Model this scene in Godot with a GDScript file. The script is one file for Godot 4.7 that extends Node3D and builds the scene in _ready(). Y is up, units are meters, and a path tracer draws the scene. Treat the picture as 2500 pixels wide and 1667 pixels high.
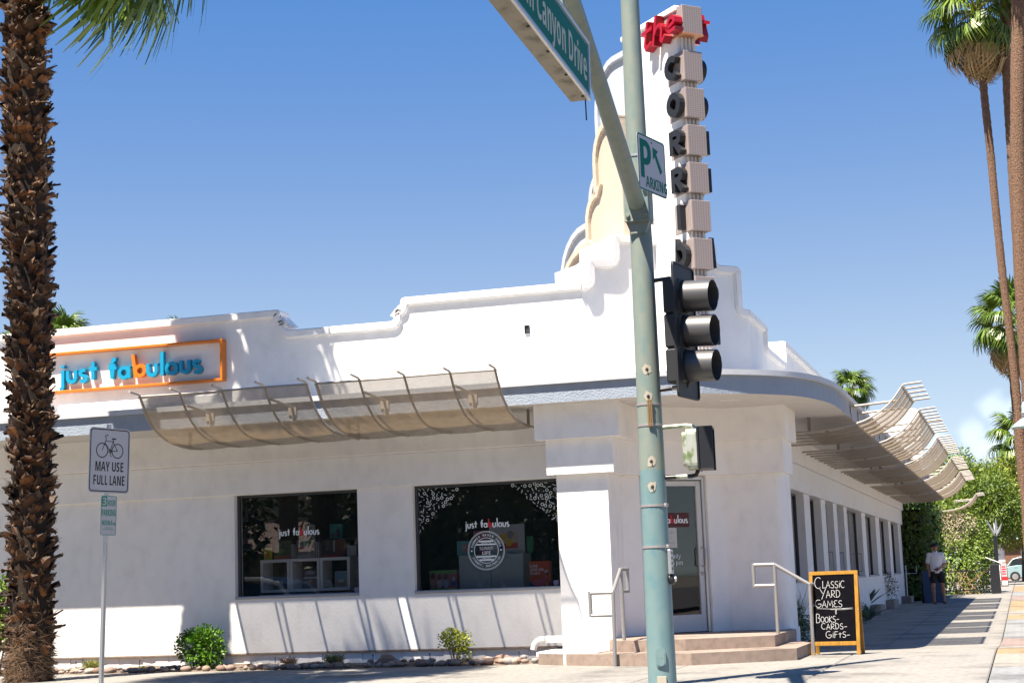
extends Node3D

# ---------------------------------------------------------------- mesh builder
class MB:
	var v := PackedVector3Array()
	var n := PackedVector3Array()
	var c := PackedColorArray()
	var ix := PackedInt32Array()
	var col := Color.WHITE
	func tri(a: Vector3, b: Vector3, d: Vector3) -> void:
		var k := v.size()
		var nn := (b - a).cross(d - a).normalized()
		v.push_back(a); v.push_back(b); v.push_back(d)
		for i in 3:
			n.push_back(nn); c.push_back(col)
		ix.push_back(k); ix.push_back(k + 2); ix.push_back(k + 1)
	func quad(a: Vector3, b: Vector3, d: Vector3, e: Vector3) -> void:
		var k := v.size()
		var nn := (d - a).cross(e - b).normalized()
		v.push_back(a); v.push_back(b); v.push_back(d); v.push_back(e)
		for i in 4:
			n.push_back(nn); c.push_back(col)
		ix.push_back(k); ix.push_back(k + 2); ix.push_back(k + 1)
		ix.push_back(k); ix.push_back(k + 3); ix.push_back(k + 2)
	func smooth_quads(rings: Array, nrm: Array, closed: bool) -> void:
		# rings: Array of PackedVector3Array of the same size
		var k := v.size()
		var m: int = rings[0].size()
		for i in rings.size():
			for j in m:
				v.push_back(rings[i][j]); n.push_back(nrm[i][j]); c.push_back(col)
		for i in rings.size() - 1:
			for j in (m if closed else m - 1):
				var a := k + i * m + j
				var b := k + i * m + (j + 1) % m
				ix.push_back(a); ix.push_back(a + m); ix.push_back(b)
				ix.push_back(b); ix.push_back(a + m); ix.push_back(b + m)
	func box(ctr: Vector3, size: Vector3, bs := Basis()) -> void:
		bbox(ctr, size, 0.0, bs)
	func bbox(ctr: Vector3, size: Vector3, bev: float, bs := Basis()) -> void:
		var h := size * 0.5
		for ax in 3:
			for s in [-1.0, 1.0]:
				var a := Vector3(); var b := Vector3(); var d := Vector3()
				a[ax] = s * h[ax]
				var p := (ax + 1) % 3
				var q := (ax + 2) % 3
				b[p] = h[p] - bev; d[q] = h[q] - bev
				if s > 0:
					quad(ctr + bs * (a - b - d), ctr + bs * (a + b - d), ctr + bs * (a + b + d), ctr + bs * (a - b + d))
				else:
					quad(ctr + bs * (a - b - d), ctr + bs * (a - b + d), ctr + bs * (a + b + d), ctr + bs * (a + b - d))
		if bev <= 0.0: return
		for ax in 3:
			var p := (ax + 1) % 3
			var q := (ax + 2) % 3
			for s in [-1.0, 1.0]:
				for t in [-1.0, 1.0]:
					var e := Vector3(); e[ax] = h[ax] - bev
					var a := Vector3(); a[p] = s * h[p]; a[q] = t * (h[q] - bev)
					var b := Vector3(); b[p] = s * (h[p] - bev); b[q] = t * h[q]
					if s * t > 0:
						quad(ctr + bs * (a - e), ctr + bs * (b - e), ctr + bs * (b + e), ctr + bs * (a + e))
					else:
						quad(ctr + bs * (a - e), ctr + bs * (a + e), ctr + bs * (b + e), ctr + bs * (b - e))
		for sx in [-1.0, 1.0]:
			for sy in [-1.0, 1.0]:
				for sz in [-1.0, 1.0]:
					var a := Vector3(sx * h.x, sy * (h.y - bev), sz * (h.z - bev))
					var b := Vector3(sx * (h.x - bev), sy * h.y, sz * (h.z - bev))
					var d := Vector3(sx * (h.x - bev), sy * (h.y - bev), sz * h.z)
					if sx * sy * sz > 0: tri(ctr + bs * a, ctr + bs * b, ctr + bs * d)
					else: tri(ctr + bs * a, ctr + bs * d, ctr + bs * b)
	func span(a: Vector3, b: Vector3, bev := 0.0) -> void:
		bbox((a + b) * 0.5, (b - a).abs(), bev)
	# polygon in the local xy plane, extruded from z0 to z1
	func prism(poly: PackedVector2Array, z0: float, z1: float, xf := Transform3D()) -> void:
		var p := poly
		if Geometry2D.is_polygon_clockwise(p):
			p = poly.duplicate(); p.reverse()
		var t := Geometry2D.triangulate_polygon(p)
		for i in range(0, t.size(), 3):
			var a := p[t[i]]; var b := p[t[i + 1]]; var d := p[t[i + 2]]
			if (b - a).cross(d - a) < 0:
				var w := b; b = d; d = w
			tri(xf * Vector3(a.x, a.y, z1), xf * Vector3(b.x, b.y, z1), xf * Vector3(d.x, d.y, z1))
			tri(xf * Vector3(a.x, a.y, z0), xf * Vector3(d.x, d.y, z0), xf * Vector3(b.x, b.y, z0))
		for i in p.size():
			var a := p[i]; var b := p[(i + 1) % p.size()]
			quad(xf * Vector3(a.x, a.y, z0), xf * Vector3(b.x, b.y, z0), xf * Vector3(b.x, b.y, z1), xf * Vector3(a.x, a.y, z1))
	func tube(pts: Array, rad, sides := 8, caps := true) -> void:
		var rings := []; var nr := []
		var side := Vector3()
		for i in pts.size():
			var d: Vector3
			if i == 0: d = pts[1] - pts[0]
			elif i == pts.size() - 1: d = pts[i] - pts[i - 1]
			else: d = (pts[i + 1] - pts[i]).normalized() + (pts[i] - pts[i - 1]).normalized()
			d = d.normalized()
			if i == 0:
				side = d.cross(Vector3.UP if absf(d.y) < 0.9 else Vector3.RIGHT).normalized()
			else:
				side = (side - d * side.dot(d)).normalized()
			var up := side.cross(d)
			var r: float = rad[i] if rad is Array else rad
			var ring := PackedVector3Array(); var nn := PackedVector3Array()
			for j in sides:
				var a := TAU * j / sides
				var o := side * cos(a) + up * sin(a)
				ring.push_back(pts[i] + o * r); nn.push_back(o)
			rings.push_back(ring); nr.push_back(nn)
		smooth_quads(rings, nr, true)
		if caps:
			for e in 2:
				var i := 0 if e == 0 else pts.size() - 1
				for j in sides:
					var a: Vector3 = rings[i][j]; var b: Vector3 = rings[i][(j + 1) % sides]
					if e == 0: tri(pts[i], a, b)
					else: tri(pts[i], b, a)
	# profile of (radius, height) turned round the local y axis
	func lathe(prof: Array, xf := Transform3D(), sides := 16, sx := 1.0, sz := 1.0) -> void:
		for i in prof.size() - 1:
			var a: Vector2 = prof[i]; var b: Vector2 = prof[i + 1]
			var dn := Vector2(b.y - a.y, a.x - b.x).normalized()
			var rings := []; var nr := []
			for q in [a, b]:
				var ring := PackedVector3Array(); var nn := PackedVector3Array()
				for j in sides:
					var t := -TAU * j / sides
					ring.push_back(xf * Vector3(cos(t) * q.x * sx, q.y, sin(t) * q.x * sz))
					nn.push_back((xf.basis * Vector3(cos(t) * dn.x, dn.y, sin(t) * dn.x)).normalized())
				rings.push_back(ring); nr.push_back(nn)
			smooth_quads(rings, nr, true)
	# a flat stroke of width w along pts, from z0 to z1, square or closed
	func stroke(pts: PackedVector2Array, w: float, z0: float, z1: float, xf := Transform3D()) -> void:
		var closed := pts[0].distance_to(pts[pts.size() - 1]) < 1e-4
		var m := pts.size() - (1 if closed else 0)
		var L := []; var R := []
		for i in m:
			var din: Vector2; var dout: Vector2
			din = (pts[i] - pts[(i - 1 + m) % m]).normalized() if (i > 0 or closed) else (pts[1] - pts[0]).normalized()
			dout = (pts[(i + 1) % m] - pts[i]).normalized() if (i < m - 1 or closed) else din
			var t := (din + dout)
			t = t.normalized() if t.length() > 1e-3 else din
			var k := minf(1.0 / maxf(0.35, t.dot(dout)), 2.0)
			var nn := Vector2(-t.y, t.x) * w * 0.5 * k
			var e := Vector2()
			L.push_back(pts[i] + nn + e); R.push_back(pts[i] - nn + e)
		for i in (m if closed else m - 1):
			var j := (i + 1) % m
			var a: Vector2 = R[i]; var b: Vector2 = R[j]; var d: Vector2 = L[j]; var e: Vector2 = L[i]
			quad(xf * Vector3(a.x, a.y, z1), xf * Vector3(b.x, b.y, z1), xf * Vector3(d.x, d.y, z1), xf * Vector3(e.x, e.y, z1))
			if z1 - z0 > 1e-5:
				quad(xf * Vector3(a.x, a.y, z0), xf * Vector3(e.x, e.y, z0), xf * Vector3(d.x, d.y, z0), xf * Vector3(b.x, b.y, z0))
				quad(xf * Vector3(a.x, a.y, z0), xf * Vector3(b.x, b.y, z0), xf * Vector3(b.x, b.y, z1), xf * Vector3(a.x, a.y, z1))
				quad(xf * Vector3(d.x, d.y, z0), xf * Vector3(e.x, e.y, z0), xf * Vector3(e.x, e.y, z1), xf * Vector3(d.x, d.y, z1))
		if not closed and z1 - z0 > 1e-5:
			for i in [0, m - 1]:
				var a: Vector2 = L[i]; var b: Vector2 = R[i]
				if i > 0:
					var q := a; a = b; b = q
				quad(xf * Vector3(a.x, a.y, z0), xf * Vector3(b.x, b.y, z0), xf * Vector3(b.x, b.y, z1), xf * Vector3(a.x, a.y, z1))
	func text(s: String, h: float, depth: float, xf: Transform3D, bold := false, squeeze := 1.0, align := HORIZONTAL_ALIGNMENT_CENTER, face := "Droid Sans") -> void:
		var t := TextMesh.new()
		var f := SystemFont.new()
		f.font_names = PackedStringArray([face]); f.font_weight = 700 if bold else 400
		t.font = f; t.text = s; t.font_size = 32; t.pixel_size = h / 32.0 / 0.72
		t.depth = depth; t.curve_step = 4.0; t.horizontal_alignment = align
		t.vertical_alignment = VERTICAL_ALIGNMENT_CENTER
		var ar := t.get_mesh_arrays()
		var vs: PackedVector3Array = ar[Mesh.ARRAY_VERTEX]
		var ns: PackedVector3Array = ar[Mesh.ARRAY_NORMAL]
		var id: PackedInt32Array = ar[Mesh.ARRAY_INDEX] if ar[Mesh.ARRAY_INDEX] != null else PackedInt32Array(range(vs.size()))
		var k := v.size()
		for i in vs.size():
			var p := vs[i]; p.x *= squeeze
			v.push_back(xf * p); n.push_back((xf.basis * ns[i]).normalized()); c.push_back(col)
		for i in id: ix.push_back(k + i)
	func add(o: MB, xf: Transform3D) -> void:
		var k := v.size()
		for i in o.v.size():
			v.push_back(xf * o.v[i]); n.push_back((xf.basis * o.n[i]).normalized()); c.push_back(o.c[i])
		for i in o.ix: ix.push_back(k + i)
	func mesh() -> ArrayMesh:
		var m := ArrayMesh.new()
		if v.is_empty(): return m
		for i in range(0, ix.size(), 3):   # wind every face to agree with its normals
			var i0 := ix[i]; var i1 := ix[i + 1]; var i2 := ix[i + 2]
			if (v[i1] - v[i0]).cross(v[i2] - v[i0]).dot(n[i0] + n[i1] + n[i2]) > 0.0:
				ix[i + 1] = i2; ix[i + 2] = i1
		var a := []; a.resize(Mesh.ARRAY_MAX)
		a[Mesh.ARRAY_VERTEX] = v; a[Mesh.ARRAY_NORMAL] = n; a[Mesh.ARRAY_COLOR] = c; a[Mesh.ARRAY_INDEX] = ix
		m.add_surface_from_arrays(Mesh.PRIMITIVE_TRIANGLES, a)
		return m

# ---------------------------------------------------------------- naming
var taken := {}
var taken_labels := {}
func numbered(called: String) -> String:
	var k: int = taken.get(called, 0)
	taken[called] = k + 1
	return called if k == 0 else "%s_%03d" % [called, k]
func tag(o: Node, label: String, category: String, group := "") -> void:
	o.set_meta("label", label); o.set_meta("category", category)
	if group: o.set_meta("group", group)
func thing(called: String, label: String, category: String, at := Vector3.ZERO, turn := 0.0, group := "") -> Node3D:
	var o := Node3D.new(); o.name = numbered(called); add_child(o)
	o.position = at; o.rotation.y = turn
	tag(o, label, category, group)
	return o
func obj(called: String, m, mt: Material, parent: Node = null) -> MeshInstance3D:
	var o := MeshInstance3D.new()
	o.mesh = m.mesh() if m is MB else m
	o.material_override = mt
	if parent == null:
		o.name = numbered(called); add_child(o)
	else:
		var cnt: int = parent.get_meta("__n_" + called, 0)
		parent.set_meta("__n_" + called, cnt + 1)
		o.name = called if cnt == 0 else "%s_%03d" % [called, cnt]
		parent.add_child(o, true)
	return o
func struct(called: String, m, mt: Material) -> MeshInstance3D:
	var o := obj(called, m, mt)
	o.set_meta("kind", "structure")
	return o
func stuff(o: Node) -> Node:
	o.set_meta("kind", "stuff"); return o
func dup(root: Node3D, at: Vector3, turn: float, label: String, group := "") -> Node3D:
	var r: Node3D = root.duplicate()
	var base: String = root.get_meta("base_name", root.name)
	r.name = numbered(base); add_child(r)
	r.position = at; r.rotation.y = turn; r.set_meta("label", label)
	if group: r.set_meta("group", group)
	return r

# ---------------------------------------------------------------- materials
var mats := {}
var noises := {}
func noise_tex(key: String, freq: float, oct: int, size: int, ramp = null, normal := 0.0, kind := FastNoiseLite.TYPE_SIMPLEX_SMOOTH) -> NoiseTexture2D:
	if noises.has(key): return noises[key]
	var f := FastNoiseLite.new(); f.seed = hash(key) % 10000; f.frequency = freq; f.fractal_octaves = oct; f.noise_type = kind
	var t := NoiseTexture2D.new(); t.noise = f; t.width = size; t.height = size; t.seamless = true
	if normal > 0.0:
		t.as_normal_map = true; t.bump_strength = normal
	elif ramp is Array:
		var g := Gradient.new()
		g.offsets = PackedFloat32Array(); g.colors = PackedColorArray()
		var offs := PackedFloat32Array(); var cols := PackedColorArray()
		for i in ramp.size():
			offs.push_back(ramp[i][0]); cols.push_back(ramp[i][1])
		g.offsets = offs; g.colors = cols
		t.color_ramp = g
	noises[key] = t
	return t
func grey(a: float) -> Color: return Color(a, a, a)
# col is a linear base colour
func mat(key: String, r: float, g: float, b: float, rough := 0.7, opt := {}) -> StandardMaterial3D:
	if mats.has(key): return mats[key]
	var m := StandardMaterial3D.new()
	m.resource_name = key
	var cc := Color(r, g, b).linear_to_srgb()
	cc.a = opt.get("alpha", 1.0)
	m.albedo_color = cc
	m.roughness = rough
	m.metallic = opt.get("metal", 0.0)
	m.metallic_specular = opt.get("spec", 0.5)
	if opt.has("alpha"): m.transparency = BaseMaterial3D.TRANSPARENCY_ALPHA
	if opt.has("tex"): m.albedo_texture = opt.tex
	if opt.has("nrm"):
		m.normal_enabled = true; m.normal_texture = opt.nrm; m.normal_scale = opt.get("nscale", 1.0)
	if opt.has("tex") or opt.has("nrm"):
		m.uv1_triplanar = true; m.uv1_world_triplanar = opt.get("world", true)
		m.uv1_scale = opt.get("scale", Vector3.ONE)
	if opt.has("detail"):
		m.detail_enabled = true; m.detail_albedo = opt.detail; m.detail_blend_mode = BaseMaterial3D.BLEND_MODE_MUL
		m.uv2_triplanar = true; m.uv2_world_triplanar = true; m.uv2_scale = opt.get("dscale", Vector3.ONE); m.detail_uv_layer = BaseMaterial3D.DETAIL_UV_2
	if opt.get("vcol", false): m.vertex_color_use_as_albedo = true
	if opt.has("back"):
		m.backlight_enabled = true; m.backlight = opt.back
	if opt.get("two", true): m.cull_mode = BaseMaterial3D.CULL_DISABLED
	mats[key] = m
	return m

# ---------------------------------------------------------------- strokes (letters)
func pl(a: Array) -> PackedVector2Array:
	var p := PackedVector2Array()
	for i in range(0, a.size(), 2): p.push_back(Vector2(a[i], a[i + 1]))
	return p
func arc(cx: float, cy: float, rx: float, ry: float, a0: float, a1: float, k := 10) -> PackedVector2Array:
	var p := PackedVector2Array()
	for i in k + 1:
		var t := deg_to_rad(lerpf(a0, a1, float(i) / k))
		p.push_back(Vector2(cx + rx * cos(t), cy + ry * sin(t)))
	return p
func jn(a: PackedVector2Array, b: PackedVector2Array) -> PackedVector2Array:
	var p := a.duplicate(); p.append_array(b); return p
# rounded lower-case letters of the shop's name: [advance, strokes]; x-height 1
func soft(ch: String) -> Array:
	match ch:
		"j": return [0.42, [pl([0.2, 1, 0.2, -0.45, 0.14, -0.58, -0.02, -0.62]), pl([0.2, 1.22, 0.2, 1.42])]]
		"u": return [0.98, [jn(pl([0.14, 1.0]), jn(arc(0.44, 0.38, 0.3, 0.36, 180, 360), pl([0.74, 1.0])))]]
		"s": return [0.72, [jn(arc(0.33, 0.74, 0.22, 0.22, 50, 250, 8), arc(0.31, 0.26, 0.24, 0.24, 70, -140, 8))]]
		"t": return [0.72, [pl([0.34, 1.5, 0.34, 0.02]), pl([0.06, 0.93, 0.64, 0.93])]]
		"f": return [0.74, [jn(pl([0.3, 0.02, 0.3, 1.3]), arc(0.52, 1.3, 0.22, 0.36, 180, 75, 6)), pl([0.04, 0.93, 0.62, 0.93])]]
		"a": return [1.02, [arc(0.43, 0.5, 0.33, 0.42, 0, 360, 16), pl([0.8, 1.0, 0.8, 0.02])]]
		"b": return [1.02, [pl([0.2, 1.95, 0.2, 0.02]), arc(0.57, 0.5, 0.33, 0.42, 0, 360, 16)]]
		"l": return [0.42, [pl([0.2, 2.0, 0.2, 0.02])]]
		"o": return [0.98, [arc(0.46, 0.5, 0.36, 0.43, 0, 360, 16)]]
	return [0.75, []]
# block capitals; height 1
func block(ch: String) -> Array:
	match ch:
		"C": return [0.9, [arc(0.45, 0.5, 0.33, 0.38, 45, 315, 14)]]
		"O": return [0.9, [arc(0.45, 0.5, 0.31, 0.38, 0, 360, 18)]]
		"R": return [0.86, [pl([0.18, 0, 0.18, 1.0]), jn(pl([0.2, 0.88]), jn(arc(0.46, 0.68, 0.21, 0.2, 90, -90, 8), pl([0.2, 0.48]))), pl([0.42, 0.48, 0.72, 0.0])]]
		"I": return [0.5, [pl([0.25, 0, 0.25, 1.0])]]
		"D": return [0.9, [jn(pl([0.18, 0.0, 0.18, 1.0]), jn(pl([0.2, 0.88]), jn(arc(0.34, 0.5, 0.34, 0.38, 90, -90, 10), pl([0.2, 0.12]))))]]
	return [0.6, []]
# hand lettering in chalk; height 1
func hand(ch: String) -> Array:
	match ch:
		"A": return [0.75, [pl([0.02, 0, 0.34, 1.0, 0.66, 0.02]), pl([0.14, 0.36, 0.56, 0.38])]]
		"B": return [0.68, [pl([0.08, 0, 0.1, 1.0]), jn(pl([0.1, 1.0]), jn(arc(0.3, 0.76, 0.22, 0.22, 90, -90, 7), jn(arc(0.32, 0.27, 0.28, 0.27, 90, -90, 7), pl([0.08, 0.0]))))]]
		"C": return [0.85, [arc(0.45, 0.48, 0.38, 0.5, 50, 305, 12)]]
		"D": return [0.78, [jn(pl([0.1, 0.0, 0.12, 1.0]), jn(arc(0.2, 0.5, 0.46, 0.5, 80, -80, 9), pl([0.1, 0.0])))]]
		"E": return [0.66, [jn(arc(0.4, 0.74, 0.3, 0.24, 60, 250, 7), arc(0.38, 0.26, 0.34, 0.26, 100, 310, 7))]]
		"F": return [0.62, [pl([0.1, -0.05, 0.12, 1.0, 0.58, 1.02]), pl([0.12, 0.52, 0.48, 0.55])]]
		"G": return [0.9, [jn(arc(0.45, 0.5, 0.4, 0.5, 55, 330, 12), pl([0.8, 0.45, 0.42, 0.45]))]]
		"I": return [0.3, [pl([0.14, 0.0, 0.15, 0.72]), pl([0.15, 0.9, 0.17, 0.96])]]
		"K": return [0.7, [pl([0.1, 0, 0.1, 1.0]), pl([0.6, 0.95, 0.12, 0.45, 0.64, 0.0])]]
		"L": return [0.62, [pl([0.1, 1.05, 0.08, 0.0, 0.58, 0.05])]]
		"M": return [0.95, [pl([0.04, 0, 0.14, 0.98, 0.44, 0.3, 0.74, 1.0, 0.84, 0.0])]]
		"O": return [0.75, [arc(0.36, 0.42, 0.32, 0.4, 20, 380, 12)]]
		"R": return [0.74, [pl([0.1, 0, 0.1, 1.0]), jn(pl([0.06, 0.95]), jn(arc(0.32, 0.72, 0.26, 0.26, 90, -90, 7), pl([0.12, 0.46, 0.66, 0.0])))]]
		"S": return [0.66, [jn(arc(0.34, 0.74, 0.24, 0.24, 40, 260, 7), arc(0.3, 0.26, 0.26, 0.25, 80, -150, 7))]]
		"T": return [0.68, [pl([0.34, 0, 0.34, 0.85]), pl([0.1, 0.62, 0.6, 0.64])]]
		"Y": return [0.8, [pl([0.04, 1.0, 0.4, 0.45]), pl([0.78, 1.05, 0.24, -0.2])]]
		"-": return [0.6, [pl([0.1, 0.4, 0.55, 0.42])]]
	return [0.5, []]
# lays out a word; returns [[char, MB]] with each letter's mesh and its advance already applied
func word_width(w: String, style: String) -> float:
	var t := 0.0
	for ch in w: t += glyph(ch, style)[0]
	return t
func glyph(ch: String, style: String) -> Array:
	match style:
		"soft": return soft(ch)
		"block": return block(ch)
	return hand(ch)
func put_letters(mb: MB, w: String, style: String, h: float, sw: float, z0: float, z1: float, xf: Transform3D, from := 0, count := 999, sx := 1.0) -> void:
	var x := 0.0
	var k := 0
	for ch in w:
		var g := glyph(ch, style)
		if k >= from and k < from + count:
			var lift := 0.0
			for s in g[1]:
				var q := PackedVector2Array()
				for p in s: q.push_back(Vector2((p.x + x) * h * sx, p.y * h))
				mb.stroke(q, sw, z0, z1 + lift, xf)
				lift += 0.0012
		x += g[0]
		k += 1

# ---------------------------------------------------------------- measures of the place (metres; y up, -z along the side street)
const WX := -3.6          # plane of the side-street facade
const U := Vector3(0.70710678, 0, 0.70710678)
const V := Vector3(0.70710678, 0, -0.70710678)
const PC := Vector3(-4.47, 0, -0.97)        # middle of the chamfered parapet
const DC := Vector3(-4.46, 0, -0.74)        # middle of the entrance
var rng := RandomNumberGenerator.new()
func rnd(a: float, b: float) -> float: return rng.randf_range(a, b)

# the side-street pavement dips a little and rises again
func gy(z: float) -> float:
	if z >= 0.0: return 0.0
	if z > -5.0: return -0.14 * smoothstep(0.0, 1.0, -z / 5.0)
	if z > -22.0: return lerpf(-0.14, -0.075, (-5.0 - z) / 17.0)
	if z > -40.0: return lerpf(-0.075, 0.0, (-22.0 - z) / 18.0)
	return 0.0
func plan(m: MB, a: Array, y0: float, y1: float) -> void:
	var p := PackedVector2Array()
	for i in range(0, a.size(), 2): p.push_back(Vector2(a[i], -a[i + 1]))
	m.prism(p, y0, y1, Transform3D(Basis(Vector3(1, 0, 0), Vector3(0, 0, -1), Vector3(0, 1, 0)), Vector3()))
func rounded(p: PackedVector2Array, r: float, k := 4) -> PackedVector2Array:
	var o := PackedVector2Array()
	for i in p.size():
		if i == 0 or i == p.size() - 1:
			o.push_back(p[i]); continue
		var a := p[i - 1] - p[i]; var b := p[i + 1] - p[i]
		var rr := minf(r, minf(a.length(), b.length()) * 0.48)
		var s := p[i] + a.normalized() * rr; var e := p[i] + b.normalized() * rr
		for j in k + 1:
			var t := float(j) / k
			o.push_back(s.lerp(p[i], t).lerp(p[i].lerp(e, t), t))
	return o
func frame(o: Vector3, x: Vector3, z: Vector3) -> Transform3D:
	return Transform3D(Basis(x, Vector3.UP, z), o)

func _ready() -> void:
	rng.seed = 20
	# ------------------------------------------------------------ camera, sky, sun, exposure
	var cam := Camera3D.new(); cam.name = "camera"; add_child(cam)
	cam.transform = Transform3D(Basis(Vector3.UP, deg_to_rad(16.8592)) * Basis(Vector3.RIGHT, deg_to_rad(8.355)) * Basis(Vector3.BACK, deg_to_rad(-2.0772)), Vector3(0, 1.05, 21.3203))
	cam.fov = 23.584; cam.near = 0.1; cam.far = 3000.0; cam.current = true
	var we := WorldEnvironment.new(); we.name = "environment"; add_child(we)
	var env := Environment.new(); we.environment = env
	env.background_mode = Environment.BG_SKY
	env.tonemap_mode = Environment.TONE_MAPPER_LINEAR
	env.tonemap_exposure = 2.75
	env.sdfgi_enabled = true; env.ssao_enabled = true; env.ssil_enabled = true
	var sm := ProceduralSkyMaterial.new()
	sm.sky_top_color = Color(0.118, 0.310, 0.523)
	sm.sky_horizon_color = Color(0.649, 0.692, 0.687)
	sm.sky_curve = 0.10
	sm.sky_energy_multiplier = 1.0
	sm.ground_bottom_color = Color(0.30, 0.28, 0.25)
	sm.ground_horizon_color = Color(0.5, 0.5, 0.5)
	sm.sun_angle_max = 4.0; sm.sun_curve = 0.1
	sm.sky_cover = clouds()
	sm.sky_cover_modulate = Color(1, 1, 1, 1)
	var sky := Sky.new(); sky.sky_material = sm; env.sky = sky
	env.background_energy_multiplier = 1.0
	env.fog_enabled = false
	var sun := DirectionalLight3D.new(); sun.name = "sun"; add_child(sun)
	sun.light_energy = 1.6; sun.light_angular_distance = 0.53; sun.light_color = Color(1.0, 0.955, 0.89)
	sun.shadow_enabled = true
	sun.look_at_from_position(Vector3.ZERO, Vector3(0.21, -1.0, -0.43), Vector3.RIGHT)

	make_materials()
	ground()
	shop()
	ledge()
	tower()
	awnings()
	shop_signs()
	window_goods()
	entrance()
	beds()
	signals()
	street_signs()
	board()
	side_street()
	somebody()
	palms()
	far_things()
	across_the_street()

func clouds() -> ImageTexture:
	var w := 2048; var h := 1024
	var im := Image.create(w, h, false, Image.FORMAT_RGBA8)
	im.fill(Color(1, 1, 1, 0))
	var f := FastNoiseLite.new(); f.seed = 5; f.frequency = 0.05; f.fractal_octaves = 5
	# (azimuth, elevation, half width, half height) in degrees
	var puffs := [[-0.5, 5.3, 0.5, 0.45], [0.5, 5.0, 0.9, 0.6], [-1.25, 4.4, 0.42, 0.5], [-0.4, 3.9, 1.2, 0.6], [-2.5, 4.4, 0.38, 0.4], [6, 4, 5, 1.2], [20, 5, 6, 1.4], [-25, 3.4, 4, 0.7], [60, 4, 12, 1.3], [110, 5, 10, 1.6], [175, 4, 14, 1.4], [-120, 4, 10, 1.2], [-70, 3.0, 8, 0.8]]
	for y in range(int(h * 0.42), int(h * 0.5)):
		var el := 90.0 - 180.0 * (y + 0.5) / h
		for x in w:
			var az := 360.0 * (x + 0.5) / w
			if az > 180.0: az -= 360.0
			var a := 0.0
			for p in puffs:
				var dx: float = (az - p[0]) / p[2]; var dy: float = (el - p[1]) / p[3]
				if dy < 0: dy *= 0.8
				var d := dx * dx + dy * dy
				if d < 2.2:
					a = maxf(a, clampf(1.15 - d + 0.75 * f.get_noise_2d(az * 40.0, el * 60.0), 0.0, 1.0))
			if a > 0.0: im.set_pixel(x, y, Color(0.5, 0.5, 0.52, clampf(a * 0.55, 0, 0.46)))
	return ImageTexture.create_from_image(im)

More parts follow.
